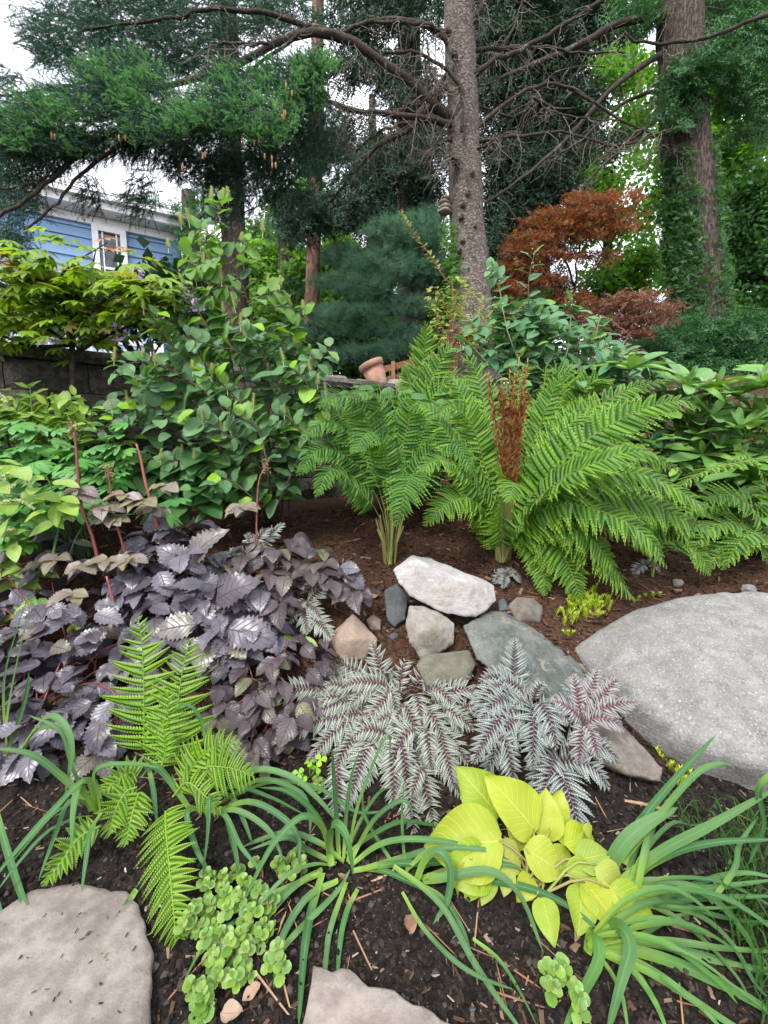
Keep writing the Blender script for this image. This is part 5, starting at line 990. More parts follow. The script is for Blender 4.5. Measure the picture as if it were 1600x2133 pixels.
MBR = [([(148, 700), (135, 640), (112, 600), (60, 560), (0, 528), (-60, 520)], 2.72, 2.5), ([(148, 690), (140, 620), (125, 580), (160, 545), (225, 505)], 2.72, 2.55), ([(150, 700), (190, 650), (240, 610), (310, 590), (350, 580)], 2.72, 2.5), ([(150, 720), (90, 680), (40, 660), (-40, 640)], 2.72, 2.5),
       ([(152, 740), (220, 700), (290, 670), (330, 640)], 2.75, 2.6), ([(150, 700), (160, 620), (190, 560), (200, 520)], 2.72, 2.7), ([(150, 720), (60, 720), (0, 700), (-50, 720)], 2.7, 2.4), ([(112, 600), (70, 580), (30, 600), (-20, 590)], 2.6, 2.4), ([(148, 690), (90, 620), (40, 560), (20, 535)], 2.72, 2.75), ([(240, 610), (300, 620), (350, 640)], 2.55, 2.5),]
cnt = 0
for i, (pix, D0, D1) in enumerate(MBR):
    q = PL(pix, D0, D1, 20); m = MB(); m.tube(q, [.011*(1-.85*k/19)+.001 for k in range(20)], 6); m.build('branch', M_mbark, mp_)
    for k in range(22):
        f = RN.uniform(.25, 1); p = q[int(f*19)] + Vector((RN.gauss(0, .10), RN.gauss(0, .10), RN.gauss(.02, .028))); d = Vector((RN.gauss(0, 1), RN.gauss(-.5, .7), -.22)); part('leaf', RN.choice(MG), mp_, frame(p, d, Vector((RN.gauss(0, .25), -.5, 1)), RN.uniform(.075, .125)))
for (px, py) in [(10, 505), (-5, 520), (30, 525), (90, 490), (125, 490), (75, 520)]: part('leaf', RN.choice(MG), mp_, frame(P(px, py, 2.5), Vector((RN.gauss(0, 1), -.5, -.2)), Vector((0, -.6, 1)), .12))
M_mapr = leafmat('reddish maple leaf', (0.40, 0.09, 0.06), (0.35, 0.16, 0.06), 0.5, 0.35, 0.3); 
RG = mesh_of('leaf', palmate_geo(maple_lobes(0), 5, (.9, 1.15), .12, .3), [M_mapr])
for (px, py) in [(5, 525), (-8, 535), (0, 545), (215, 497), (230, 515)]: part('leaf', RG, mp_, frame(P(px, py, 2.45), Vector((RN.gauss(0, 1), -.6, -.2)), Vector((0, -.7, 1)), .10))

# ---- bleeding heart, sprigs and loosestrife at the left
M_bleed = leafmat('soft green lobed leaf', (0.09, 0.26, 0.07), (0.13, 0.31, 0.08), 0.5, 0.35, 0.3, (1.2, 1.35, 0.55), rib=(0.17, 0.36, 0.12), ribw=.08, spots=.2, nscale=9)
BG = [mesh_of('leaf', palmate_geo([(0, 1.0, .19), (.45, .86, .16), (-.45, .86, .16), (.95, .82, .17), (-.95, .82, .17), (1.5, .6, .13), (-1.5, .6, .13)][:5+2*(k % 2)], 6, (.95, .7), .1, .2+.1*k, .0, k), [M_bleed]) for k in range(3)]
bb = GP(60, 1160); bl = thing('bleeding_heart', 'fresh green lobed bleeding heart foliage in front of the block wall', 'bleeding heart', bb)
for px, py in fill_poly([(-40, 850), (40, 860), (150, 940), (260, 900), (280, 930), (250, 1010), (170, 1060), (110, 1090), (60, 1130), (-40, 1140)], 85, 14) + [(330, 1050), (360, 1040), (345, 1070), (250, 930), (265, 880), (225, 935)]:
    D = float(np.interp(py, [850, 1140], [2.5, 2.0]))+RN.gauss(0, .08); c = P(px, py, D); d = Vector((RN.gauss(0, .9), -.45+RN.gauss(0, .5), -.12)); part('leaf', RN.choice(BG), bl, frame(c, d, Vector((RN.gauss(0, .25), -.5, 1)), RN.uniform(.08, .14)))
    if RN.random() < .35:
        m = MB(); m.tube(smooth_pts([bb+Vector((c.x-bb.x, 0, 0))*.5, bb.lerp(c, .6)+UP*.08, c], 6), .0022, 4); m.build('stem', M_bleed, bl)
M_sprig = leafmat('lime green lance leaf', (0.20, 0.33, 0.05), (0.27, 0.40, 0.06), 0.45, 0.4, 0.32, (1.2, 1.3, .45), rib=(.3, .42, .1), ribw=.07, vein=.3, veink=5, spots=.2, c3=(.13, .26, .05))
SG = [mesh_of('leaf', leaf_geo(prof(.7, .9, .23+.03*k), 8, .2, .25+.1*k, 0, .06, k, .08), [M_sprig]) for k in range(3)]
sb = P(110, 1010, 2.6); sp_ = thing('lime_shrub', 'lime green shrub sprigs with pointed leaves against the block wall', 'shrub', sb)
for pix in [[(90, 950), (70, 880), (62, 800)], [(120, 940), (125, 870), (160, 820)], [(80, 960), (50, 880), (30, 850)], [(130, 950), (150, 880), (175, 850)], [(100, 940), (95, 880), (100, 840)], [(60, 960), (40, 900), (0, 870)], [(140, 950), (120, 900), (80, 880)], [(150, 950), (170, 900), (180, 880)]]:
    leafy(sp_, [sb]+[P(a, b, 2.5) for a, b in pix], SG, 7, .12, M_bleed, .004, .0015, .45, opp=True, droop=.15)
gb = GP(20, 1180); gl = thing('loosestrife', 'leafy loosestrife with curved pale flower spikes at the left border', 'loosestrife', gb)
for px, py in fill_poly([(-40, 970), (90, 960), (140, 1040), (110, 1110), (40, 1140), (-40, 1140)], 40, 12):
    c = P(px, py, 1.95+RN.gauss(0, .06)); part('leaf', RN.choice(SG), gl, frame(c, Vector((RN.gauss(0, 1), -.4, -.2+RN.gauss(0, .2))), Vector((RN.gauss(0, .25), -.5, 1)), RN.uniform(.09, .14)))
for pix in [[(-10, 1000), (10, 990), (35, 975)], [(35, 985), (55, 1000), (70, 1030)], [(5, 1045), (40, 1042), (72, 1060)], [(-10, 1105), (10, 1105), (28, 1102)], [(-5, 820), (8, 830), (15, 845)], [(15, 1030), (20, 1020), (30, 1010)]]:
    q = PL(pix, 1.85, 1.85, 20); m = MB(); m.tube(q, .003, 4)
    for i in range(20):
        for k in range(9):
            d = rv(1).normalized(); m.strap([q[i]+d*.002, q[i]+d*.008, q[i]+d*.012*(1.1-.5*i/20)], .005, up=rv(1).normalized(), fold=0, taper=1.3, rnd=RN.random())
    m.build('flower_spike', M_spike, gl)
for k in range(14):
    m = MB(); c = P(RN.uniform(-20, 110), RN.uniform(980, 1060), 1.97); m.tube(smooth_pts([gb+Vector((c.x-gb.x, RN.uniform(-.03, .03), 0))*.7, c], 4), .003, 4); m.build('stem', M_bleed, gl)
# yellow-green low foliage under the purple leaves
lb_ = GP(60, 1330); lw = thing('lime_perennial', 'lime green leaves showing beneath the purple bugbane', 'perennial', lb_)
for px, py in fill_poly([(-30, 1180), (60, 1150), (110, 1200), (90, 1290), (-30, 1300)], 34, 12) + [(340, 1180), (370, 1200), (560, 1140), (600, 1320), (150, 1300), (620, 1330)]:
    c = P(px, py, act_D(py)+.05); c.z = max(c.z, G1(c.x, c.y)+.03); part('leaf', RN.choice(SG), lw, frame(c, Vector((RN.gauss(0, 1), -.5, -.2)), Vector((RN.gauss(0, .25), -.6, 1)), RN.uniform(.07, .11)))

# ---- broad-leaved evergreen shrub (right)
M_rho = leafmat('glossy oblong leaf', (0.10, 0.23, 0.055), (0.16, 0.31, 0.07), 0.38, 0.5, 0.25, (1.2, 1.3, 0.5), rib=(0.20, 0.34, 0.10), ribw=.08, spots=.2, nscale=8, c3=(0.22, 0.36, 0.05))
HG = [mesh_of('leaf', leaf_geo(prof(.95, .62, .155+.015*k), 9, .3, .15+.12*k, 0, .04, k, .10), [M_rho]) for k in range(3)]
rb_ = P(1500, 1020, 3.1); rho = thing('rhododendron', 'broad-leaved evergreen shrub with whorled oblong leaves right of the ferns', 'rhododendron', rb_)
M_gst = leafmat('green-brown stem', (0.16, 0.17, 0.06), (0.2, 0.17, 0.09), .6, .3, 0)
for px, py, D in [(1314, 765, 3.0), (1362, 785, 3.1), (1430, 800, 2.9), (1488, 805, 2.9), (1592, 800, 2.7), (1540, 820, 2.8), (1482, 865, 2.8), (1440, 880, 3.0), (1390, 850, 3.1), (1600, 870, 2.7), (1465, 945, 2.8), (1592, 935, 2.7), (1545, 890, 2.7), (1560, 1060, 2.6), (1540, 960, 2.7), (1500, 930, 2.8), (1610, 1000, 2.6), (1570, 1010, 2.7), (1520, 1020, 2.8), (1420, 830, 3.1), (1450, 990, 2.9), (1350, 850, 3.2), (1290, 830, 3.2), (1330, 900, 3.2), (1400, 930, 3.1), (1630, 780, 2.8), (1640, 930, 2.6), (1570, 860, 2.9), (1540, 1100, 2.7), (1600, 1100, 2.6)]:
    c = P(px, py, D); ax = (UP + rv(.28)+Vector((0, -.25, 0))).normalized(); e1 = ax.cross(Vector((1, .2, 0))).normalized(); e2 = ax.cross(e1)
    m = MB(); base_ = rb_ + Vector(((c.x-rb_.x)*.45, 0, 0)); m.tube(smooth_pts([base_, base_.lerp(c, .6)-ax*.08, c-ax*.08, c], 8), [.009, .008, .007, .006, .005, .005, .004, .004], 6); m.build('branch', M_gst, rho)
    nl = RN.randint(7, 9); a0 = RN.uniform(0, 6)
    for k in range(nl):
        a = a0+k*2*PI/nl*1.0+RN.gauss(0, .15); el = RN.uniform(.05, .55); d = (e1*math.cos(a)+e2*math.sin(a))*math.cos(el)+ax*math.sin(el); part('leaf', RN.choice(HG), rho, frame(c-ax*RN.uniform(0, .02), d, ax+Vector((0, -.3, .2)), RN.uniform(.22, .30)))
    for k in range(2): part('leaf', RN.choice(HG), rho, frame(c, (ax+rv(.25)), rv(1), RN.uniform(.10, .15)))

# ---- grey-green shrub in the middle
M_vib = leafmat('grey-green oval leaf', (0.075, 0.185, 0.085), (0.11, 0.24, 0.10), 0.55, 0.3, 0.28, (1.2, 1.3, .55), rib=(.15, .28, .14), ribw=.06, spots=.2, nscale=8, c3=(0.17, 0.33, 0.07))
VG = [mesh_of('leaf', leaf_geo(prof(.6, .75, .27+.03*k), 7, .15, .2+.1*k, 0, .06, k, .1), [M_vib]) for k in range(3)]
vb = P(1130, 930, 3.5); vib = thing('grey_green_shrub', 'grey-green oval-leaved shrub with tiny white buds behind the rusty fronds', 'shrub', vb)
vt = []
for pix, n in [([(1120, 850), (1060, 700), (1040, 600), (1018, 560)], 14), ([(1130, 850), (1110, 700), (1100, 600), (1115, 520)], 15), ([(1140, 850), (1180, 740), (1190, 650), (1192, 630)], 13), ([(1150, 850), (1230, 740), (1245, 680), (1250, 660)], 13), ([(1120, 850), (1040, 740), (990, 680), (975, 660)], 14), ([(1130, 840), (1100, 720), (1070, 660), (1030, 640)], 14), ([(1130, 840), (1140, 720), (1120, 660), (1090, 640)], 14), ([(1150, 850), (1190, 760), (1160, 690), (1130, 670)], 13), ([(1110, 860), (1020, 760), (980, 720), (960, 720)], 12), ([(1160, 870), (1260, 800), (1290, 750), (1300, 720)], 13), ([(1160, 880), (1220, 800), (1260, 780), (1290, 790)], 12), ([(1140, 870), (1170, 800), (1220, 750), (1270, 720)], 12), ([(1120, 870), (1080, 760), (1040, 730), (1010, 740)], 11), ([(1150, 900), (1230, 850), (1280, 840), (1320, 850)], 11), ([(1130, 880), (1180, 830), (1200, 800), (1230, 830)], 10), ([(1120, 860), (1100, 760), (1130, 720), (1160, 740)], 10)]:
    q = leafy(vib, [vb]+[P(a, b, 3.3+RN.gauss(0, .1)) for a, b in pix], VG, n, .13, M_gst, .006, .0018, .3, opp=RN.random() < .6, droop=-.02, tsize=.7); vt += [q[-1], q[21]]
M_bud = plainmat('white bud', (.5, .54, .38), (.62, .64, .5), .5, 5, 0)
for p in vt[:40]:
    m = MB()
    for k in range(4):
        c = p + rv(.018); lathe(m, [(0, -.004), (.003, -.003), (.004, 0), (.003, .003), (0, .005)], Matrix.Translation(c), 6)
    m.build('bud_cluster', M_bud, vib, kind='stuff')
# ---- small yellowish shrub with a long reddish shoot at the trunk foot
M_nan = leafmat('yellow-green small leaf', (0.24, 0.31, 0.05), (0.17, 0.28, 0.05), .5, .35, .3, spots=.2, c3=(.42, .26, .06))
NG = [mesh_of('leaf', leaf_geo(prof(.7, .9, .24), 5, .15, .2, 0, .05, k), [M_nan]) for k in range(2)]
nbs = P(930, 900, 4.2); nan_ = thing('barberry_shrub', 'thin yellowish shrub with a long reddish shoot at the conifer trunk foot', 'shrub', nbs)
for pix, n in [([(945, 620), (925, 580), (895, 530), (850, 470), (835, 440)], 26), ([(940, 700), (930, 640), (910, 600)], 16), ([(940, 700), (960, 640), (985, 600)], 16), ([(930, 720), (905, 650), (890, 620)], 14), ([(950, 720), (990, 660), (1010, 620)], 14), ([(940, 740), (920, 690), (900, 670)], 14), ([(950, 740), (970, 690), (1000, 680)], 12), ([(935, 700), (940, 640), (950, 610)], 14), ([(960, 720), (990, 690), (1020, 650)], 12), ([(940, 760), (930, 720), (915, 710)], 10)]:
    leafy(nan_, [nbs]+[P(a, b, 4.1) for a, b in pix], NG, n, .05, M_redst, .005, .0015, .45, opp=True, droop=.05, jitter=.5)
# ---- denser leaf mass inside the shrubs (leaves too many to part singly)
def leafmass(o, poly, n, D, Dj, geo, size, mat, face=(0, -.5, 1), down=-.15, name='foliage'):
    pp = fill_poly(poly, n); m = MB(); k = len(pp); px = np.array([a for a, b in pp]); py = np.array([b for a, b in pp]); Dd = D+NP.normal(size=k)*Dj
    a = (1066.5-py)/F; y = CP+SP*a; z = -SP+CP*a; x = (px-800)/F; kk = Dd/y; pos = np.stack([x*kk, Dd, CAMH+z*kk], 1)
    pos[:, 2] = np.maximum(pos[:, 2], gz(pos[:, 0], pos[:, 1])+.03)
    d = np.stack([NP.normal(size=k), NP.normal(size=k)*.6-.4, NP.normal(size=k)*.25+down], 1); nn = np.array(face)+NP.normal(size=(k, 3))*.3
    scatter(m, geo, mats_np(pos, d, nn, size*NP.uniform(.7, 1.2, k))); return m.build(name, mat, o, kind='stuff')
gm = lambda lobes, pf_, n: [palmate_geo(lobes, n, pf_, .1, .3, 0, k) for k in range(2)]
lg = lambda a, b, w, n=5: [leaf_geo(prof(a, b, w+.02*k), n, .2, .25+.15*k, 0, .06, k) for k in range(3)]
leafmass(mp_, [(-40, 560), (40, 540), (180, 540), (330, 590), (370, 640), (290, 650), (150, 700), (-40, 730)], 380, 2.75, .14, gm(maple_lobes(0), (.9, 1.15), 4), .10, M_mapl)
leafmass(mp_, [(20, 880), (100, 850), (250, 860), (300, 900), (280, 1000), (160, 1010), (60, 950)], 60, 2.72, .05, gm(maple_lobes(0), (.9, 1.15), 4), .09, M_mapl)
leafmass(foth, [(300, 780), (420, 700), (560, 640), (650, 720), (690, 830), (660, 960), (600, 990), (480, 1000), (400, 960), (320, 870)], 420, 2.72, .14, lg(.5, .65, .38, 6), .105, M_foth)
leafmass(foth, [(320, 960), (480, 940), (640, 960), (600, 1040), (480, 1060), (350, 1040)], 110, 2.6, .08, lg(.5, .65, .38, 6), .11, M_foth)
leafmass(bl, [(-40, 880), (60, 870), (250, 950), (240, 1040), (140, 1080), (40, 1130), (-40, 1150)], 170, 2.45, .12, gm([(0, 1.0, .19), (.5, .85, .16), (-.5, .85, .16), (1.1, .75, .16), (-1.1, .75, .16)], (.95, .7), 5), .115, M_bleed)
leafmass(vib, [(970, 680), (1020, 640), (1130, 620), (1240, 650), (1300, 720), (1340, 800), (1320, 900), (1220, 930), (1120, 900), (1040, 800)], 480, 3.45, .15, lg(.6, .75, .29), .12, M_vib)
leafmass(vib, [(1180, 760), (1300, 720), (1380, 800), (1400, 900), (1320, 950), (1200, 920)], 260, 3.3, .15, lg(.6, .75, .29), .12, M_vib)
leafmass(rho, [(1330, 830), (1420, 800), (1640, 830), (1660, 1120), (1540, 1130), (1440, 1060), (1350, 950)], 420, 3.15, .16, lg(.95, .62, .17, 6), .19, M_rho, down=.1)
leafmass(rho, [(1400, 960), (1640, 950), (1660, 1160), (1480, 1170)], 160, 2.85, .12, lg(.95, .62, .2, 6), .14, M_rho, down=-.1)
leafmass(nan_, [(890, 600), (960, 570), (1020, 620), (1030, 700), (960, 740), (900, 700)], 320, 4.25, .12, lg(.7, .9, .25, 4), .06, M_nan)
# deep shade plants behind the tall ferns
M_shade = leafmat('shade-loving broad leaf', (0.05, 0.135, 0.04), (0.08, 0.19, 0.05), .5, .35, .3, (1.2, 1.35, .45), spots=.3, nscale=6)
sh = thing('shade_perennials', 'dark broad-leaved perennial filling the shade behind the tall ferns', 'perennial', P(900, 1050, 3.3))
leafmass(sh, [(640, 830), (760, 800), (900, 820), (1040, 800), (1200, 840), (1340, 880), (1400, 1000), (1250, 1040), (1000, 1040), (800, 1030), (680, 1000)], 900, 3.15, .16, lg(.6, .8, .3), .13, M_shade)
sh2 = thing('hosta', 'dark green hosta in deep shade beneath the round-leaved shrub', 'hosta', GP(430, 1075))
DH = [mesh_of('leaf', leaf_geo(prof(.5, .9, .4), 8, .25, .3+.1*k, 0, .08, k), [M_shade]) for k in range(3)]
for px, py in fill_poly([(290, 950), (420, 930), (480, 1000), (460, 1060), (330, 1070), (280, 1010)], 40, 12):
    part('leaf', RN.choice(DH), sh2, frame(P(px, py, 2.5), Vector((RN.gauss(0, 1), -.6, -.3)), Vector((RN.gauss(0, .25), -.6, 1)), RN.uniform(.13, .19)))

leafmass(rho, [(1640, 800), (1900, 800), (1960, 1050), (1900, 1160), (1640, 1140)], 420, 3.1, .2, lg(.95, .62, .17, 6), .19, M_rho, down=.1)

leafmass(foth, [(200, 860), (330, 720), (440, 680), (420, 900), (300, 960)], 110, 2.62, .12, lg(.5, .65, .38, 6), .10, M_foth)
leafmass(sp_, [(-30, 830), (60, 800), (180, 830), (220, 880), (120, 920), (-30, 920)], 110, 2.6, .08, lg(.7, .9, .24), .10, M_sprig)

leafmass(oA, [(0, 1250), (200, 1230), (240, 1400), (180, 1520), (0, 1520)], 70, 1.72, .08, [leaf_geo(prof(.62, .85, .36), 14, .16, .3, .17, .09, k) for k in range(3)], .12, M_act)
leafmass(oB, [(270, 1150), (430, 1130), (540, 1240), (480, 1340), (320, 1330)], 60, 1.95, .06, [leaf_geo(prof(.62, .85, .36), 14, .16, .3, .17, .09, k) for k in range(3)], .12, M_act)
# ================================================================== TREES AND BACKGROUND
def spray_geo(n, nl, nw, spread=.9, seed=0, twig=True):
    r = random.Random(seed); V = []; T = []; L = []
    for k in range(n):
        f = k/n; a = k*2.399+r.uniform(-.3, .3); e = Vector((math.cos(a)*spread, .75+r.uniform(-.2, .2), math.sin(a)*spread*.6+.12)).normalized(); p = Vector((0, f, -.10*f*f)); l = nl*r.uniform(.75, 1.15)*(1-.35*f)
        s = e.cross(Vector((r.gauss(0, 1), r.gauss(0, 1), r.gauss(0, 1)))).normalized()*nw
        b = len(V); V += [tuple(p-s), tuple(p+s), tuple(p+e*l)]; L += [(0, f, 0)]*3; T.append((b, b+1, b+2))
    if twig:
        b = len(V); w = .012; V += [(-w, 0, 0), (w, 0, 0), (0, 1, -.1), (0, 0, w), (0, 0, -w)]; L += [(0, 0, 0)]*5; T += [(b, b+1, b+2), (b+3, b+4, b+2)]
    return np.array(V), np.array(T), np.array(L)
def tuft_geo(n, nw, seed=0, cone=.8):
    r = random.Random(seed); V = []; T = []; L = []
    for k in range(n):
        e = Vector((r.gauss(0, cone), 1, r.gauss(0, cone))).normalized(); p = Vector((0, r.uniform(0, .25), 0)); s = e.cross(Vector((r.gauss(0, 1), r.gauss(0, 1), r.gauss(0, 1)))).normalized()*nw; l = r.uniform(.7, 1.1)
        b = len(V); V += [tuple(p-s), tuple(p+s), tuple(p+e*l-Vector((0, 0, .1)))]; L += [(0, .5, 0)]*3; T.append((b, b+1, b+2))
    return np.array(V), np.array(T), np.array(L)
def clump_geo(n, ls, seed=0, flat=.6, lobed=False):
    """a few separate leaves hanging round a twig end"""
    r = random.Random(seed); V = []; T = []; L = []
    for k in range(n):
        p = Vector((r.gauss(0, .45), r.gauss(0, .45), r.gauss(0, .45*flat))); d = Vector((r.gauss(0, 1), r.gauss(0, 1), r.gauss(-.25, .4))).normalized(); s = d.cross(Vector((r.gauss(0, .5), r.gauss(-.4, .5), 1))).normalized(); l = ls*r.uniform(.7, 1.25); w = l*.36; nn = s.cross(d)*(.12*l)
        b = len(V)
        if lobed:
            for a in (-.9, 0, .9):
                e = (d*math.cos(a)+s*math.sin(a)); f = e.cross(s.cross(d)); b = len(V); V += [tuple(p), tuple(p+e*l*.5+f*w*.4), tuple(p+e*l*.5-f*w*.4), tuple(p+e*l)]; L += [(0, .5, 0)]*4; T += [(b, b+1, b+3), (b, b+3, b+2)]
        else:
            V += [tuple(p), tuple(p+d*l*.5+s*w+nn), tuple(p+d*l), tuple(p+d*l*.5-s*w+nn)]; L += [(0, .5, 0)]*4; T += [(b, b+1, b+2), (b, b+2, b+3)]
    return np.array(V), np.array(T), np.array(L)
def feather_geo(nt, nn, seed=0, w=.016, nl=.13):
    """flat drooping spray with side twigs and short needles"""
    r = random.Random(seed); V = []; T = []; L = []
    def add(p, e, l, s):
        b = len(V); V.extend([tuple(p-s), tuple(p+s), tuple(p+e*l)]); L.extend([(0, .5, 0)]*3); T.append((b, b+1, b+2))
    for k in range(nt):
        f = (k+.5)/nt; sg = (-1)**k; p0 = Vector((0, f, -.18*f*f)); d = Vector((sg*.8, .6, -.12+r.gauss(0, .1))).normalized(); l = .5*(1-f)+.12
        for j in range(nn):
            g_ = (j+.5)/nn; p = p0+d*l*g_-Vector((0, 0, .1*g_*g_*l)); e = (d*.5+Vector((r.gauss(0, .6), r.gauss(0, .6), r.gauss(0, .25)))).normalized(); add(p, e, nl*r.uniform(.7, 1.2), e.cross(Vector((r.gauss(0, .4), r.gauss(0, .4), 1))).normalized()*w)
    return np.array(V), np.array(T), np.array(L)
def blob_pts(blobs, n, shell=0.0):
    """points in pixel ellipses (px,py,rx,ry,D,rd)"""
    w = np.array([b[2]*b[3]*(b[6] if len(b) > 6 else 1) for b in blobs], float); ix = NP.choice(len(blobs), n, p=w/w.sum()); out = np.zeros((n, 3)); B = np.array([b[:6] for b in blobs], float)[ix]
    v = NP.normal(size=(n, 3)); v /= np.linalg.norm(v, axis=1, keepdims=True); rr = NP.random(n)**(1/3 if not shell else .2); v *= rr[:, None]
    px = B[:, 0]+v[:, 0]*B[:, 2]; py = B[:, 1]+v[:, 1]*B[:, 3]; D = B[:, 4]+v[:, 2]*B[:, 5]
    a = (1066.5-py)/F; y = CP+SP*a; z = -SP+CP*a; x = (px-800)/F; k = D/y
    return np.stack([x*k, D, CAMH+z*k], 1), ix, v
def crown(mb, geos, blobs, n, size, dirv, dj, nrm=(0, -.3, 1), nj=.4, mi=0, keep=None):
    p, ix, v = blob_pts(blobs, n); d = np.array(dirv)[None]+NP.normal(size=(n, 3))*np.array(dj)[None]; nn = np.array(nrm)[None]+NP.normal(size=(n, 3))*nj
    s = size*NP.uniform(.7, 1.25, n); scatter(mb, geos, mats_np(p, d, nn, s), mi=mi)
    return p, d, nn, s, v
def needle(name, c1, c2, trans=.12, rough=.55, **kw): return leafmat(name, c1, c2, rough, .3, trans, (1.1, 1.25, .6), spots=.45, nscale=2.2, **kw)
M_spr = needle('dark spruce needles', (0.034, 0.092, 0.062), (0.055, 0.13, 0.078)); M_spn = needle('fresh spruce tips', (0.11, 0.27, 0.095), (0.15, 0.33, 0.11), .25)
M_pine = needle('blue-green pine needles', (0.09, 0.20, 0.135), (0.13, 0.25, 0.165), .25); M_drk = needle('deep green conifer needles', (0.022, 0.052, 0.032), (0.036, 0.082, 0.042))
M_hem = needle('hemlock sprays', (0.045, 0.13, 0.05), (0.075, 0.19, 0.065), .15)
M_d1 = leafmat('mid green tree leaves', (0.075, 0.19, 0.035), (0.13, 0.27, 0.045), .5, .3, .5, (1.3, 1.45, .4), spots=.4, nscale=1.5); M_d2 = leafmat('light green tree leaves', (0.13, 0.28, 0.06), (0.18, 0.33, 0.07), .5, .3, .5, (1.3, 1.4, .45), spots=.4, nscale=1.5)
M_d3 = leafmat('dark green tree leaves', (0.04, 0.115, 0.035), (0.065, 0.16, 0.045), .45, .35, .35, (1.3, 1.5, .4), spots=.4, nscale=1.5)
M_rmap = leafmat('rusty red maple leaves', (0.19, 0.068, 0.032), (0.25, 0.12, 0.048), .5, .3, .4, (1.35, .9, .45), spots=.5, nscale=2.5, c3=(0.16, 0.14, 0.04)); M_pink = leafmat('pinkish maple leaves', (0.22, 0.115, 0.08), (0.15, 0.075, 0.05), .5, .3, .35, (1.3, .95, .6), spots=.4, nscale=3)
M_bk1 = barkmat('scaly grey-brown conifer bark', (0.155, 0.125, 0.105), (0.235, 0.20, 0.172), (0.085, 0.065, 0.054), 22, 34, 1.0, (0.27, 0.25, 0.22), .55); M_bk2 = barkmat('furrowed brown bark', (0.085, 0.064, 0.054), (0.135, 0.105, 0.088), (0.04, 0.03, 0.026), 30, 6, 1.0, (0.17, 0.15, 0.12), .62)
M_bk3 = barkmat('reddish pine bark', (0.19, 0.105, 0.075), (0.26, 0.16, 0.12), (0.09, 0.05, 0.04), 9, 3, .8, (0.24, 0.19, 0.15), .65); M_bk4 = barkmat('dark far bark', (0.075, 0.06, 0.052), (0.12, 0.10, 0.085), (0.035, 0.028, 0.024), 8, 2.5, .7)
M_limb = barkmat('lichen-flecked limb bark', (0.05, 0.04, 0.031), (0.09, 0.073, 0.056), (0.03, 0.024, 0.019), 60, 30, .6, (0.36, 0.40, 0.33), .56)
M_twg = barkmat('pale dead twig', (0.15, 0.125, 0.10), (0.24, 0.21, 0.175), (0.09, 0.07, 0.055), 60, 30, .3)
SPR = [spray_geo(40, .16, .014, .9, k) for k in range(4)]; SPN = [spray_geo(44, .34, .030, 1.0, 20+k, False) for k in range(3)]; PINE = [tuft_geo(28, .019, k) for k in range(4)]
DC = [clump_geo(9, .42, k) for k in range(5)]; DCL = [clump_geo(6, .5, k, .45, True) for k in range(4)]; FEA = [feather_geo(8, 5, k, .034, .19) for k in range(4)]
def trunk(o, pix, D, widths, mat, seg=14, wob=.10, name='trunk', n=26):
    q = PL(pix, D, D, n); ws = np.interp(np.linspace(0, 1, n), np.linspace(0, 1, len(widths)), widths); m = MB(); m.tube(q, [w*.5*mpp(D) for w in ws], seg, wob=wob); return m.build(name, mat, o)
def limb(o, pix, D0, D1, w0, w1, mat=None, seg=7, wob=.25, n=18, name='limb'):
    q = PL(pix, D0, D1, n); q = [p + (rv(.008) if 0 < i < n-1 else Vector()) for i, p in enumerate(q)]; m = MB(); m.tube(q, [(w0*.62+(w1*.6-w0*.62)*i/(n-1))*.5*mpp(D0) for i in range(n)], seg, wob=wob); m.build(name, mat or M_limb, o); return q
def twigs(mb, q, n, ln, drop=(-.9), r=.0035, spread=.8):
    for k in range(n):
        i = RN.randint(1, len(q)-2); d = Vector((RN.gauss(0, spread), RN.gauss(0, spread), drop*RN.uniform(.2, 1.2))).normalized(); l = ln*RN.uniform(.4, 1.3); p = q[i].lerp(q[i+1], RN.random()); pts = [p, p+d*l*.4+rv(.02), p+d*l*.75+Vector((0, 0, -.04))+rv(.03), p+d*l+Vector((RN.gauss(0, .05), 0, -.10*l))]
        mb.tube(smooth_pts(pts, 6), [r, r*.9, r*.75, r*.6, r*.45, r*.3], 4, cap=False)
        if RN.random() < .6:
            s = pts[2]; e = (d+rv(.6)).normalized(); mb.tube([s, s+e*l*.25+rv(.02), s+e*l*.45], [r*.6, r*.45, r*.25], 3, cap=False)
# ---- near spruce with the big trunk
t1b = P(988, 860, 5.2); sp1 = thing('spruce_tree', 'spruce with grey-brown scaly trunk and green-tipped boughs over the garden', 'spruce', (t1b.x, t1b.y, G1(t1b.x, t1b.y)))
trunk(sp1, [(930, -560), (945, -260), (953, -60), (957, 60), (962, 180), (968, 330), (974, 480), (981, 600), (986, 700), (992, 800), (1000, 900)][::-1], 5.2, [104, 94, 84, 75, 67, 61, 57, 55, 53, 48, 40], M_bk1, 18, .12, n=40)
for px, py, r in [(975, 400, 9), (966, 425, 8), (962, 450, 7), (985, 360, 7), (950, 330, 10), (958, 520, 7), (948, 110, 9), (990, 470, 6), (965, 500, 6), (975, 560, 6)]:
    kn = MB(); c = P(px, py, 4.99); rr = r*mpp(5)*.62; lathe(kn, [(0, .018), (rr*.5, .022), (rr*.8, .014), (rr*1.1, -.01), (rr*1.3, -.05)], Matrix.Translation(c) @ Matrix.Rotation(PI/2, 4, 'X'), 10); kn.build('knot', M_bk1, sp1)
L1 = []
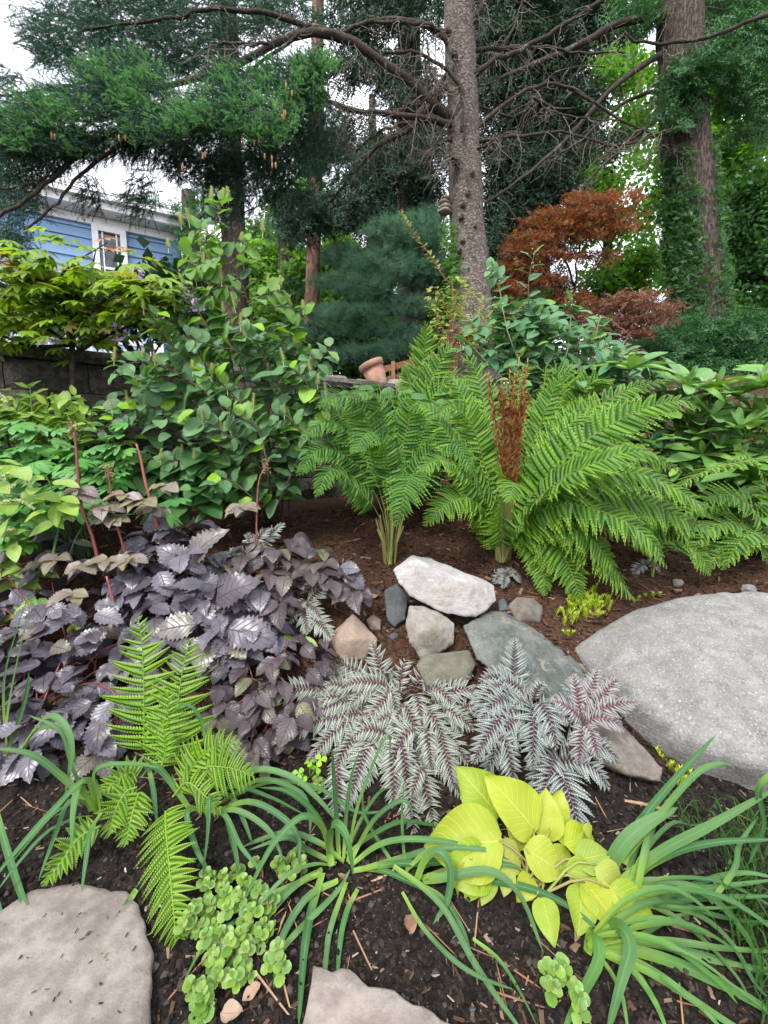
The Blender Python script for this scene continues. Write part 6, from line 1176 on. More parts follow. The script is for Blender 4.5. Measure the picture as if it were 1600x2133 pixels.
for pix, D0, D1, w0, w1 in [([(940, 245), (900, 215), (860, 175), (760, 102), (690, 66), (620, 72), (560, 92), (500, 132), (400, 168), (250, 195), (100, 222), (-80, 260)], 5.1, 4.4, 30, 9), ([(942, 258), (880, 246), (800, 240), (740, 228), (690, 212), (642, 183)], 5.05, 4.8, 20, 8), ([(938, 70), (910, 66), (870, 48), (800, 40), (740, 52), (700, 80)], 5.1, 5.0, 20, 8),
                             ([(945, 120), (925, 78), (900, 55), (850, 50), (780, 45)], 5.0, 4.8, 20, 8), ([(962, 275), (962, 200), (945, 160), (900, 125), (860, 108), (800, 108)], 4.95, 4.8, 12, 7), ([(935, 150), (900, 210), (850, 270), (780, 310), (720, 380), (690, 420)], 5.3, 5.4, 18, 8), ([(940, 170), (880, 240), (800, 270), (730, 320)], 5.35, 5.5, 14, 6),
                             ([(985, 155), (1040, 122), (1100, 98), (1160, 60), (1220, 22), (1290, -30)], 5.1, 5.2, 15, 9), ([(985, 105), (1060, 100), (1130, 98), (1200, 110), (1300, 110)], 5.3, 5.6, 12, 6), ([(990, 272), (1050, 218), (1110, 182), (1165, 175), (1220, 205), (1290, 250), (1360, 280)], 5.1, 5.3, 13, 6), ([(992, 295), (1060, 282), (1130, 280), (1180, 273), (1250, 298), (1310, 300), (1400, 268)], 5.1, 5.3, 10, 5),
                             ([(985, 45), (1005, 15), (1030, -30)], 5.1, 5.1, 15, 12), ([(992, 310), (1020, 298), (1040, 285), (1055, 290)], 5.05, 5.0, 8, 4), ([(1110, 202), (1150, 225), (1190, 245), (1290, 250)], 5.1, 5.2, 8, 4), ([(955, 340), (945, 330), (935, 328)], 5.0, 4.95, 10, 7), ([(938, 190), (900, 160), (890, 90)], 5.1, 5.1, 8, 5), ([(940, 290), (915, 300), (905, 310)], 5.1, 5.0, 9, 6), ([(985, 200), (1010, 150), (1070, 55), (1090, -20)], 5.4, 5.6, 10, 6),
                             ([(990, 220), (1080, 240), (1160, 150), (1260, 140)], 5.5, 5.8, 7, 4), ([(690, 66), (560, 30), (440, 20), (330, 40), (180, 60)], 5.0, 4.9, 16, 6), ([(560, 92), (470, 90), (440, 105), (560, 180)], 4.6, 4.5, 9, 4), ([(620, 72), (500, 160), (420, 220), (380, 260)], 4.7, 4.6, 10, 4)]:
    L1.append(limb(sp1, pix, D0, D1, w0, w1))
limb(sp1, [(-30, 470), (60, 410), (130, 355), (200, 300), (300, 240)], 4.3, 4.5, 10, 14); limb(sp1, [(55, 478), (110, 430), (160, 372), (230, 318), (330, 250)], 4.35, 4.5, 6, 13); limb(sp1, [(-40, 205), (40, 195), (110, 185), (200, 170)], 4.6, 4.6, 6, 10); limb(sp1, [(-30, 395), (60, 385), (130, 350)], 4.4, 4.4, 4, 8)
tw = MB()
for q in L1: twigs(tw, q, 24, .38, -.9, .0045)
for q in L1[:2]: twigs(tw, q, 40, .5, -1.2, .0045)
for k in range(110):
    p = P(RN.uniform(600, 1000), RN.uniform(60, 300), RN.uniform(4.9, 5.5)); tw.tube(smooth_pts([p, p+Vector((RN.gauss(0, .08), RN.gauss(0, .05), -.16)), p+Vector((RN.gauss(0, .18), RN.gauss(0, .1), -.42*RN.uniform(.5, 1.2)))], 6), [.004, .0035, .003, .0025, .002, .001], 4, cap=False)
tw.build('dead_twigs', M_twg, sp1, kind='stuff')
cr = MB()
FRONT = [(70, 250, 90, 50, 4.3, .25), (180, 215, 110, 50, 4.35, .3), (290, 200, 90, 50, 4.4, .3), (350, 260, 100, 40, 4.2, .25), (440, 240, 80, 55, 4.3, .3), (540, 250, 85, 50, 4.3, .3), (600, 165, 70, 45, 4.5, .3), (660, 140, 45, 30, 4.5, .2), (250, 150, 90, 40, 4.5, .3), (500, 180, 70, 35, 4.5, .3), (640, 200, 55, 45, 4.6, .25), (120, 300, 110, 30, 4.4, .3), (30, 290, 60, 40, 4.3, .2)]
BACK = [(60, 330, 110, 55, 4.8, .3), (190, 290, 120, 45, 4.8, .3), (330, 290, 90, 50, 4.8, .35), (430, 330, 90, 60, 4.9, .4), (520, 350, 90, 70, 4.9, .4), (600, 310, 90, 70, 5.0, .4), (650, 250, 70, 70, 5.2, .4), (40, 420, 70, 45, 4.7, .3, .6), (20, 490, 60, 35, 4.6, .2, .8), (300, 400, 40, 60, 4.9, .25, .5), (190, 395, 30, 45, 4.9, .2, .5), (480, 430, 60, 40, 5.0, .3, .6), (600, 400, 70, 40, 5.1, .3, .7), (700, 350, 50, 45, 5.3, .3, .5)]
TOPL = [(150, 60, 110, 70, 5.2, .4), (280, 40, 120, 80, 5.4, .5), (400, 50, 110, 90, 5.4, .5), (520, 40, 100, 70, 5.5, .5), (300, 130, 110, 40, 5.3, .4), (430, 130, 90, 40, 5.3, .4), (600, 30, 80, 50, 5.6, .5), (20, 20, 40, 30, 5.2, .2, .3), (15, 170, 45, 35, 5.0, .2, .6), (130, 120, 60, 30, 5.2, .3), (250, -60, 260, 60, 5.5, .6)]
crown(cr, SPR, FRONT, 6200, .17, (-.5, -.4, -.15), (.55, .5, .3)); crown(cr, SPR, BACK, 5600, .20, (-.3, -.3, -.6), (.5, .5, .35)); crown(cr, SPR, TOPL, 5600, .20, (-.5, -.3, -.25), (.55, .5, .35))
p_, ix_, v_ = blob_pts([(b[0], b[1]-6, b[2]*1.05, b[3]*1.05, b[4]-.10, b[5]) for b in FRONT], 1500, 1); kp = (v_[:, 2] < .3) & (v_[:, 1] < .75); cc = p_[kp][:400]; K = 10
p_ = np.repeat(cc, K, 0)+NP.normal(size=(len(cc)*K, 3))*np.array((.036, .03, .026)); n_ = len(p_); bd_ = np.repeat(np.array((-.3, -.55, .25))+NP.normal(size=(len(cc), 3))*np.array((.55, .3, .3)), K, 0)
scatter(cr, SPN, mats_np(p_, bd_+NP.normal(size=(n_, 3))*.45, np.array((0, -.3, 1))+NP.normal(size=(n_, 3))*.4, .052*NP.uniform(.7, 1.3, n_)), mi=1)
crown(cr, SPN, [(660, 140, 50, 35, 4.35, .1), (560, 270, 60, 40, 4.1, .1), (400, 240, 60, 35, 4.1, .1), (700, 385, 40, 15, 5.0, .1, .5)], 420, .06, (-.2, -.6, .2), (.6, .4, .3), mi=1)
cr.build('crown', [M_spr, M_spn], sp1, kind='stuff')
M_cone = leafmat('orange-brown cone', (0.28, 0.13, 0.06), (0.34, 0.18, 0.09), .7, .2, 0)
for px, py in [(575, 225), (590, 245), (595, 235), (535, 295), (570, 340), (430, 320), (105, 285), (255, 280), (605, 185), (520, 290), (380, 345), (562, 325)]:
    for k in range(2):
        m = MB(); c = P(px+RN.gauss(0, 6), py+RN.gauss(0, 4), 4.05); lathe(m, [(0, .02), (.006, .015), (.009, 0), (.008, -.02), (.004, -.035), (0, -.038)], Matrix.Translation(c), 7); m.build('cone', M_cone, sp1)
# shelf fungus on the trunk
M_fung = plainmat('grey-brown bracket fungus', (.20, .165, .13), (.33, .28, .23), .9, 20, .4)
fg = thing('bracket_fungus', 'tiered bracket fungus on the side of the spruce trunk', 'fungus', P(925, 425, 5.15))
for k in range(4):
    m = MB(); c = P(926+RN.uniform(-3, 3), 412+k*9, 5.13); lathe(m, [(0, .02), (.035, .015), (.06, -.005), (.05, -.02), (0, -.025)], Matrix.Translation(c) @ Matrix.Scale(1.0+.1*k, 4), 12); m.build('bracket', M_fung, fg)
# ---- second big trunk on the right with ivy
t2b = P(1450, 830, 7.2); hk = thing('hemlock_tree', 'tall dark conifer with ivy-clad furrowed trunk right of the rusty maple', 'conifer', (t2b.x, t2b.y, G1(t2b.x, t2b.y)))
trunk(hk, [(1395, -520), (1405, -200), (1413, 0), (1418, 120), (1424, 250), (1434, 380), (1440, 500), (1448, 620), (1454, 740), (1460, 860)][::-1], 7.2, [120, 104, 92, 86, 84, 80, 74, 70, 60, 46], M_bk2, 18, .16, n=36)
for pix, D0, D1, w0, w1 in [([(1400, 30), (1340, 35), (1280, 52), (1210, 92), (1130, 125), (1040, 165)], 7.1, 6.8, 24, 10), ([(1400, 100), (1320, 150), (1250, 210), (1170, 300), (1090, 370), (1010, 425)], 7.2, 6.6, 18, 7), ([(1640, 15), (1560, 45), (1480, 75), (1400, 90), (1330, 85), (1300, 65)], 6.6, 6.5, 12, 6), ([(1395, 230), (1330, 280), (1250, 350), (1190, 420)], 7.3, 7.0, 12, 5), ([(1400, 180), (1300, 215), (1200, 300), (1140, 330)], 7.3, 7.2, 12, 5), ([(1410, 280), (1360, 285), (1310, 300), (1250, 330)], 7.0, 6.9, 8, 4), ([(1412, 212), (1385, 205), (1340, 215)], 7.0, 6.9, 7, 4), ([(1445, 335), (1410, 320), (1380, 300)], 6.9, 6.9, 7, 5), ([(1420, 130), (1500, 160), (1600, 150)], 7.1, 7.0, 10, 5), ([(1360, 180), (1380, 150), (1385, 60), (1390, 20)], 6.8, 6.9, 5, 3)]:
    q = limb(hk, pix, D0, D1, w0, w1)
tw = MB()
for o_ in [c for c in hk.children if c.name.startswith('limb')]:
    vs_ = [Vector(v.co)+hk.location for v in o_.data.vertices][::14]; twigs(tw, vs_, 18, .5, -.9, .004)
tw.build('dead_twigs', M_twg, hk, kind='stuff')
cr = MB()
crown(cr, FEA, [(1480, 130, 90, 40, 6.9, .3), (1430, 160, 60, 35, 6.8, .2), (1530, 60, 90, 50, 7.2, .4), (1560, 180, 70, 50, 7.2, .4), (1600, 100, 60, 60, 7.4, .4), (1480, -30, 160, 60, 7.6, .6), (1400, 235, 50, 22, 6.8, .2), (1330, 20, 70, 40, 7.4, .5), (1560, 260, 60, 40, 7.6, .4, .6)], 2100, .26, (.2, -.4, -.5), (.6, .4, .3))
cr.build('crown', [M_hem], hk, kind='stuff')
iv = thing('ivy', 'dark ivy climbing the furrowed conifer trunk', 'ivy', P(1440, 700, 6.9)); m = MB(); pos = []
for k in range(1500):
    py = RN.uniform(330, 720)**1.0; cx = np.interp(py, [0, 250, 500, 740], [1413, 1424, 1440, 1454]); w = np.interp(py, [300, 720], [40, 48]); a = RN.choice((RN.uniform(-3.3, -1.9), RN.uniform(-3.3, -1.9), RN.uniform(-1.2, .3), RN.uniform(-3.2, .1) if py > 560 else RN.uniform(-3.3, -2.2)))
    if py < 420 and RN.random() < .5: continue
    c = P(cx, py, 7.2); pos.append(c+Vector((math.cos(a)*w*mpp(7.2)*1.12, math.sin(a)*w*mpp(7.2)*1.12, 0)))
n_ = len(pos); scatter(m, DCL, mats_np(np.array(pos), NP.normal(size=(n_, 3))+np.array((0, -.4, -.6)), np.array((0, -1, .3))+NP.normal(size=(n_, 3))*.3, .11*NP.uniform(.7, 1.2, n_))); m.build('foliage', M_d3, iv, kind='stuff')
m = MB(); pos = []
iv2 = thing('ivy', 'small ivy strand on the foot of the scaly spruce trunk', 'ivy', P(950, 640, 5.0))
for k in range(70):
    py = RN.uniform(470, 650); c = P(np.interp(py, [470, 650], [940, 955])+RN.gauss(0, 5), py, 5.05); pos.append(c)
n_ = len(pos); scatter(m, DCL, mats_np(np.array(pos), NP.normal(size=(n_, 3))+np.array((0, -.4, -.6)), np.array((0, -1, .3))+NP.normal(size=(n_, 3))*.3, .09*NP.uniform(.7, 1.2, n_))); m.build('foliage', M_d1, iv2, kind='stuff')
# ---- dark conifer behind the trunks
dkb = P(1120, 860, 9.0); dk = thing('dark_conifer', 'deep green conifer filling the gap between the two big trunks', 'conifer', (dkb.x, dkb.y, G1(dkb.x, dkb.y)))
trunk(dk, [(1120, 880), (1118, 600), (1115, 300), (1112, -300)], 9.0, [60, 52, 46, 30], M_bk4, 10)
cr = MB(); crown(cr, FEA, [(1060, 60, 110, 80, 8.2, .6), (1160, 40, 110, 70, 8.4, .6), (1270, 20, 90, 40, 8.6, .6), (1050, 180, 80, 80, 8.2, .6), (1150, 150, 80, 60, 8.4, .5), (1080, 300, 90, 80, 8.2, .6), (1060, 400, 70, 70, 8.2, .5), (1130, 360, 70, 60, 8.2, .5), (1180, 280, 60, 60, 8.4, .4), (1220, 190, 60, 40, 8.4, .4, .5), (1040, 480, 50, 60, 8.0, .4), (1190, 390, 50, 35, 8.3, .4), (1100, -60, 240, 80, 8.6, .8), (1270, 280, 50, 30, 8.4, .3, .5)], 5000, .36, (-.2, -.3, -.7), (.6, .4, .3))
for k in range(10): limb(dk, [(1116, 120+k*40), (1116+(-1)**k*60, 150+k*40), (1116+(-1)**k*110, 200+k*38)], 9.0, 8.5, 8, 3, M_bk4, 5, .1, 8)
cr.build('crown', [M_drk], dk, kind='stuff')
d2b = P(820, 860, 8.6); dk2 = thing('dark_conifer', 'shaded conifer left of the scaly trunk with drooping sprays', 'conifer', (d2b.x, d2b.y, G1(d2b.x, d2b.y)))
trunk(dk2, [(860, 880), (855, 500), (852, 200), (850, -300)], 9.2, [56, 50, 46, 34], M_bk4, 10)
cr = MB(); crown(cr, FEA, [(760, 20, 90, 50, 8.0, .6), (860, 10, 80, 50, 8.0, .6), (760, 120, 80, 60, 8.0, .6), (850, 170, 70, 70, 8.0, .6), (880, 300, 60, 90, 8.0, .6), (800, 330, 60, 60, 8.0, .5), (760, 400, 70, 60, 7.8, .5), (690, 430, 50, 50, 7.6, .4), (900, 400, 40, 70, 8.0, .4), (730, 240, 50, 40, 8.2, .4, .5), (640, 430, 60, 50, 7.4, .4), (800, -60, 150, 60, 8.2, .6)], 2600, .33, (-.2, -.3, -.7), (.6, .4, .3))
cr.build('crown', [M_drk], dk2, kind='stuff')
# ---- blue-green white pine
wpb = P(800, 860, 8.0); wp = thing('white_pine', 'soft blue-green white pine behind the terracotta pot', 'pine', (wpb.x, wpb.y, G1(wpb.x, wpb.y)))
trunk(wp, [(905, 870), (900, 700), (895, 500), (890, 300)], 8.4, [38, 34, 26, 14], M_bk4, 10)
WB = [(840, 490, 80, 45, 7.2, .4), (800, 560, 80, 40, 7.0, .4), (870, 560, 70, 50, 7.4, .4), (760, 600, 70, 25, 6.8, .3), (720, 655, 90, 18, 6.6, .3), (840, 640, 70, 20, 6.9, .3), (760, 740, 80, 16, 6.4, .2), (830, 725, 60, 14, 6.6, .2), (800, 690, 90, 14, 6.8, .3), (690, 590, 50, 18, 7.0, .3, .7), (900, 480, 40, 50, 7.6, .3), (720, 540, 50, 30, 7.4, .3), (680, 690, 50, 16, 6.6, .2)]
for b in WB: limb(wp, [(900, b[1]+25), ((900+b[0])/2, b[1]+22), (b[0]-b[2]*.6, b[1]+6)], 8.2, b[4], 7, 3, M_bk4, 5, .1, 8)
cr = MB(); crown(cr, PINE, WB, 2500, .17, (-.4, -.5, .35), (.6, .5, .35)); cr.build('crown', [M_pine], wp, kind='stuff')
# ---- further trunks and leaf trees
def far_tree(name, label, cat, pix, D, w, bark, blobs, n, size, mat, geos=None, group=None, dirv=(0, -.3, -.2)):
    b = P(pix[0][0], pix[0][1], D); o = thing(name, label, cat, (b.x, b.y, G1(b.x, b.y)), group); trunk(o, pix, D, w, bark, 10, .12, n=18)
    for bl_ in blobs[::2]: limb(o, [((pix[0][0]+pix[-1][0])/2, min(bl_[1]+bl_[3]+30, pix[0][1]-40)), ((pix[0][0]+bl_[0])/2, bl_[1]+bl_[3]*.6), (bl_[0], bl_[1])], D, bl_[4], max(4, w[0]*.2), 2, bark, 5, .1, 8)
    m = MB(); crown(m, geos or DC, blobs, n, size, dirv, (.8, .8, .5), (0, -.3, 1), .6); m.build('crown', [mat], o, kind='stuff'); return o
far_tree('pine_tree', 'straight reddish-barked pine trunk behind the leafy shrub', 'pine', [(650, 860), (651, 620), (657, 400), (660, 200), (664, -100)], 8.6, [34, 30, 27, 26, 20], M_bk3, [(650, 330, 60, 40, 8.8, .5), (700, 300, 40, 40, 9, .4), (620, 480, 40, 30, 8.6, .3)], 700, .16, M_spr, PINE)
far_tree('pine_tree', 'thick grey-brown conifer trunk beside the blue house corner', 'conifer', [(494, 860), (492, 620), (486, 450), (480, 300), (474, -100)], 8.8, [56, 50, 46, 40, 30], M_bk2, [(420, 440, 45, 40, 8.4, .4), (400, 500, 35, 30, 8.4, .3), (560, 470, 45, 30, 8.8, .4, .6), (450, 400, 50, 30, 9, .4)], 700, .15, M_hem, FEA)
far_tree('conifer_tree', 'dark leaning trunk right next to the blue house corner', 'conifer', [(425, 860), (418, 700), (405, 560), (398, 480), (392, 400)], 9.4, [44, 40, 36, 30, 24], M_bk4, [(390, 560, 40, 40, 9.2, .4), (380, 450, 40, 40, 9.4, .4)], 350, .2, M_hem, FEA)
far_tree('conifer_tree', 'shaded trunk between the reddish pine and the grey-brown trunk', 'conifer', [(602, 860), (600, 700), (598, 560), (596, 400)], 11, [42, 38, 36, 32], M_bk4, [(590, 470, 50, 40, 11, .5), (610, 600, 40, 30, 10.6, .4)], 300, .22, M_hem, FEA)
far_tree('maple_tree', 'light green leafy tree between the house and the reddish pine', 'tree', [(550, 880), (548, 700), (545, 540)], 12, [22, 18, 12], M_bk4, [(545, 560, 50, 60, 11.5, .6), (610, 600, 50, 60, 11.5, .6), (560, 650, 60, 60, 11, .6), (520, 680, 50, 50, 10.5, .5), (600, 530, 40, 30, 12, .4, .7), (630, 690, 60, 50, 10.5, .5), (570, 740, 80, 40, 10, .5), (640, 560, 50, 50, 11, .5), (450, 600, 45, 50, 11.5, .5), (455, 530, 30, 40, 12, .4, .7), (470, 680, 50, 50, 11, .5)], 3000, .30, M_d2)
far_tree('maple_tree', 'mid green leafy tree to the left behind the white pine', 'tree', [(720, 880), (718, 700), (715, 560)], 11.5, [22, 18, 12], M_bk4, [(700, 540, 50, 50, 11, .6), (720, 620, 60, 50, 10.5, .6), (740, 700, 60, 50, 10, .5), (680, 640, 40, 60, 10.5, .5), (780, 650, 50, 50, 10.5, .5), (840, 720, 60, 60, 10, .5)], 1800, .28, M_d1)
far_tree('maple_tree', 'bright leafy tree glimpsed between the dark conifer and the ivy-clad trunk', 'tree', [(1265, 880), (1266, 700), (1268, 560), (1262, 440)], 13, [26, 22, 20, 14], M_bk4, [(1200, 220, 60, 40, 13, .8, .6), (1290, 150, 60, 50, 13, .8, .5), (1210, 330, 50, 40, 13, .8, .7), (1320, 250, 35, 40, 12.5, .6, .7), (1260, 380, 50, 30, 12.5, .6, .6), (1300, 470, 60, 40, 12.5, .6, .35), (1220, 470, 50, 40, 13, .6, .3), (1330, 550, 50, 50, 12, .6, .5), (1270, 590, 60, 40, 12, .5, .45), (1160, 120, 60, 40, 13, .6, .5)], 1500, .34, M_d1)
far_tree('maple_tree', 'broad leafy tree right of the ivy-clad trunk', 'tree', [(1512, 880), (1510, 640), (1515, 450), (1525, 250), (1530, 0)], 10.5, [30, 26, 24, 22, 16], M_bk4, [(1540, 60, 80, 60, 10, .7), (1500, 180, 60, 60, 10, .6), (1580, 190, 50, 60, 10, .6), (1490, 290, 45, 40, 10, .5, .8), (1560, 300, 60, 40, 10, .6), (1380, 320, 30, 50, 10.5, .5, .6), (1370, 420, 40, 40, 10.5, .5, .6), (1500, 400, 40, 40, 10.3, .5, .6), (1500, -40, 160, 50, 10.5, .8), (1380, 160, 35, 40, 10.8, .4, .5)], 2100, .28, M_d1)
far_tree('maple_tree', 'dark green leafy tree at the right border behind the hedge', 'tree', [(1600, 880), (1602, 640), (1606, 400)], 9.8, [34, 30, 22], M_bk4, [(1590, 400, 60, 50, 9.4, .5), (1560, 470, 60, 50, 9.4, .5), (1600, 530, 50, 50, 9.3, .5), (1540, 560, 45, 35, 9.4, .4), (1640, 450, 60, 90, 9.4, .5), (1500, 500, 35, 50, 9.8, .4, .6), (1600, 620, 50, 35, 9.2, .4, .7)], 2000, .27, M_d3)
far_tree('sapling', 'slim young tree trunk between ivy-clad trunk and right border', 'tree', [(1492, 880), (1494, 640), (1500, 450), (1490, 300)], 12, [18, 16, 14, 8], M_bk4, [(1470, 560, 40, 40, 12, .4, .7), (1490, 620, 40, 30, 12, .4)], 320, .30, M_d3)
far_tree('conifer_tree', 'distant conifer closing the view below the white sky on the left', 'conifer', [(330, 860), (335, 600), (338, 430)], 14, [20, 16, 8], M_bk4, [(300, 420, 40, 25, 14, .4, .4), (340, 460, 40, 30, 14, .4, .5)], 300, .3, M_hem, FEA)
far_tree('conifer_tree', 'far dark conifer filling the view behind the white pine', 'conifer', [(780, 880), (778, 500), (775, 200)], 13, [34, 26, 12], M_bk4, [(780, 330, 70, 60, 13, .6), (740, 450, 60, 60, 13, .6), (830, 440, 70, 60, 13, .6), (900, 550, 60, 80, 13, .6), (780, 560, 80, 60, 13, .6), (700, 560, 60, 50, 13, .6, .7), (900, 250, 50, 80, 13, .5, .7)], 1700, .5, M_drk, FEA)
far_tree('conifer_tree', 'far dark conifer behind the rusty maple', 'conifer', [(1090, 880), (1088, 600), (1085, 300)], 14, [34, 26, 12], M_bk4, [(1040, 560, 70, 70, 13.5, .6), (1090, 640, 80, 60, 13.5, .6), (1160, 620, 80, 60, 13.5, .6), (1120, 500, 70, 60, 13.5, .6), (1240, 660, 90, 50, 13.5, .6), (1350, 680, 80, 50, 13.5, .6), (1200, 300, 60, 60, 14, .6, .5)], 1700, .5, M_drk, FEA)
far_tree('maple_tree', 'far leafy tree closing the gap left of the grey-brown trunk', 'tree', [(460, 880), (458, 700), (455, 560)], 14, [20, 16, 10], M_bk4, [(440, 640, 60, 50, 13.5, .6), (540, 500, 50, 40, 14, .6, .6), (420, 560, 40, 40, 14, .5, .6), (600, 430, 50, 40, 14, .5, .6), (640, 400, 40, 40, 14, .5, .5), (500, 640, 60, 60, 13.5, .5)], 1500, .32, M_d1)
far_tree('maple_tree', 'far leafy tree behind the ivy-clad trunk', 'tree', [(1400, 880), (1402, 600), (1405, 350)], 15, [24, 20, 10], M_bk4, [(1330, 330, 50, 50, 15, .6, .5), (1370, 560, 50, 60, 15, .6, .6), (1300, 620, 60, 50, 15, .6, .6), (1490, 440, 60, 80, 15, .6, .6), (1560, 640, 70, 40, 14, .6), (1480, 640, 60, 50, 14, .6), (1540, 380, 60, 60, 15, .6, .5), (1280, 80, 60, 60, 15, .6, .5)], 900, .36, M_d1)
# ---- rusty red maple
rmb = P(1205, 850, 6.0); rm = thing('red_maple', 'rusty red-leaved Japanese maple between the two big trunks', 'maple tree', (rmb.x, rmb.y, G1(rmb.x, rmb.y)))
trunk(rm, [(1205, 860), (1200, 760), (1194, 690), (1196, 640)], 6.1, [20, 17, 15, 12], M_mbark, 9, .15)
for pix in [[(1196, 660), (1200, 560), (1215, 480), (1240, 430)], [(1194, 680), (1150, 590), (1110, 520), (1080, 500)], [(1196, 650), (1240, 560), (1290, 480), (1330, 420)], [(1196, 690), (1260, 650), (1320, 630), (1390, 640)], [(1194, 700), (1130, 640), (1080, 610)], [(1198, 720), (1260, 700), (1300, 690)], [(1196, 700), (1150, 690), (1100, 680)], [(1200, 600), (1170, 520), (1150, 470)]]: limb(rm, pix, 6.1, 5.9, 8, 2, M_mbark, 6, .1, 12, 'branch')
RB = [(1240, 415, 70, 8, 5.9, .3), (1190, 440, 80, 9, 5.8, .3), (1150, 462, 70, 10, 5.8, .3), (1250, 445, 70, 8, 6.1, .3), (1120, 490, 60, 10, 5.7, .3), (1200, 485, 80, 8, 6.0, .35), (1095, 520, 50, 10, 5.7, .3), (1280, 470, 55, 7, 6.1, .3), (1080, 555, 45, 12, 5.7, .3), (1150, 530, 70, 9, 5.9, .35), (1070, 595, 40, 12, 5.7, .3), (1130, 580, 60, 9, 5.9, .3), (1075, 640, 40, 10, 5.6, .25), (1240, 530, 60, 7, 6.2, .3), (1320, 405, 25, 6, 6.2, .2), (1310, 440, 30, 6, 6.3, .2), (1180, 620, 60, 8, 6.0, .3), (1000, 700, 45, 10, 4.9, .2)]
crown(cr := MB(), DCL, RB, 1300, .10, (0, -.5, -.2), (.8, .6, .25)); crown(cr, DCL, [(b[0]+RN.uniform(-30, 30), b[1]+RN.uniform(-10, 25), b[2]*1.2, b[3]*2.2, b[4], b[5]) for b in RB], 420, .09, (0, -.5, -.2), (.8, .6, .25))
RB2 = [(1340, 615, 60, 7, 5.7, .3), (1375, 640, 50, 7, 5.6, .3), (1290, 632, 60, 8, 5.7, .3), (1350, 660, 60, 7, 5.6, .3), (1260, 665, 60, 9, 5.6, .3), (1310, 690, 60, 8, 5.6, .3), (1220, 650, 50, 9, 5.8, .3), (1250, 720, 60, 10, 5.5, .3), (1230, 690, 45, 8, 5.6, .3), (1290, 740, 50, 10, 5.4, .3), (985, 690, 45, 8, 4.9, .2)]
crown(cr, DCL, RB2, 850, .10, (0, -.5, -.2), (.8, .6, .25), mi=1)
cr.build('crown', [M_rmap, M_pink], rm, kind='stuff')
# ---- hemlock hedge on the right, dark shrubs under the trees
def bush(name, label, cat, base, D, blobs, n, size, geos, mats, dirv=(0, -.5, -.1), stems=6, bark=None):
    b = P(base[0], base[1], D); o = thing(name, label, cat, (b.x, b.y, G1(b.x, b.y)))
    for k in range(stems):
        bl_ = RN.choice(blobs); limb(o, [(base[0]+RN.uniform(-20, 20), base[1]), ((base[0]+bl_[0])/2, (base[1]+bl_[1])/2), (bl_[0], bl_[1])], D, bl_[4], 7, 2.5, bark or M_bk4, 5, .1, 8, 'stem')
    m = MB(); crown(m, geos, blobs, n, size, dirv, (.7, .5, .4), (0, -.3, 1), .4); m.build('foliage', mats, o, kind='stuff'); return o
bush('hemlock_hedge', 'feathery dark green hemlock hedge below the ivy-clad trunk', 'hedge', (1450, 840), 6.8, [(1380, 740, 90, 45, 6.4, .4), (1470, 720, 90, 50, 6.6, .4), (1560, 700, 90, 55, 6.6, .5), (1300, 760, 70, 40, 6.3, .4), (1420, 690, 70, 30, 6.8, .4), (1500, 780, 100, 35, 6.3, .3), (1600, 760, 70, 50, 6.4, .4), (1640, 700, 60, 60, 6.6, .4), (1360, 790, 90, 25, 6.2, .3)], 6000, .20, FEA, [M_hem], (.1, -.7, -.15))
bush('understory_shrub', 'dark leafy understory behind the terracotta pot', 'shrub', (760, 860), 7.5, [(700, 740, 70, 50, 7.4, .5), (780, 780, 70, 40, 7.2, .5), (620, 750, 60, 50, 7.6, .5), (860, 780, 60, 40, 7.2, .5), (930, 770, 50, 50, 7.0, .4), (560, 780, 60, 40, 7.6, .4), (660, 810, 90, 30, 7.2, .4), (925, 680, 40, 60, 7.2, .3), (940, 600, 30, 50, 7.4, .3)], 2600, .18, DC, [M_d3])
bush('understory_shrub', 'dark leafy shrub filling the ground below the rusty maple', 'shrub', (1180, 880), 6.8, [(1060, 700, 60, 50, 6.6, .4), (1000, 760, 60, 50, 6.4, .4), (1150, 770, 80, 50, 6.6, .4), (1100, 640, 40, 40, 6.8, .4), (1230, 810, 70, 40, 6.4, .4), (1330, 830, 60, 25, 6.2, .3)], 2000, .16, DC, [M_d3])
bush('understory_shrub', 'low dark evergreen mass far behind between house and pines', 'shrub', (450, 860), 10, [(430, 690, 60, 50, 9.8, .5), (500, 740, 60, 50, 9.6, .5), (380, 730, 50, 50, 9.6, .5), (540, 800, 80, 40, 9, .5), (440, 780, 80, 40, 9, .5)], 1300, .26, DC, [M_d3])
# ---- lilac-flowered rhododendron behind the wall
M_lil = leafmat('lilac flower', (0.42, 0.27, 0.50), (0.50, 0.36, 0.58), .6, .2, .3, (1.1, 1, 1.1), spots=.3); M_rdk = leafmat('dark glossy evergreen leaf', (0.02, 0.05, 0.02), (0.04, 0.085, 0.03), .4, .45, .1, spots=.4, nscale=3); LEAF1 = [clump_geo(8, .5, 40+k) for k in range(4)]
lil = bush('lilac_rhododendron', 'dark evergreen shrub with round lilac flower clusters above the block wall', 'rhododendron', (300, 760), 4.4, [(270, 630, 80, 40, 4.4, .3), (340, 640, 70, 40, 4.4, .3), (210, 660, 60, 30, 4.3, .3), (380, 660, 50, 30, 4.4, .2), (330, 590, 60, 25, 4.5, .2, .8), (120, 660, 70, 30, 4.2, .2, .7), (60, 640, 60, 30, 4.2, .2, .6)], 520, .22, LEAF1, [M_rdk], stems=16)
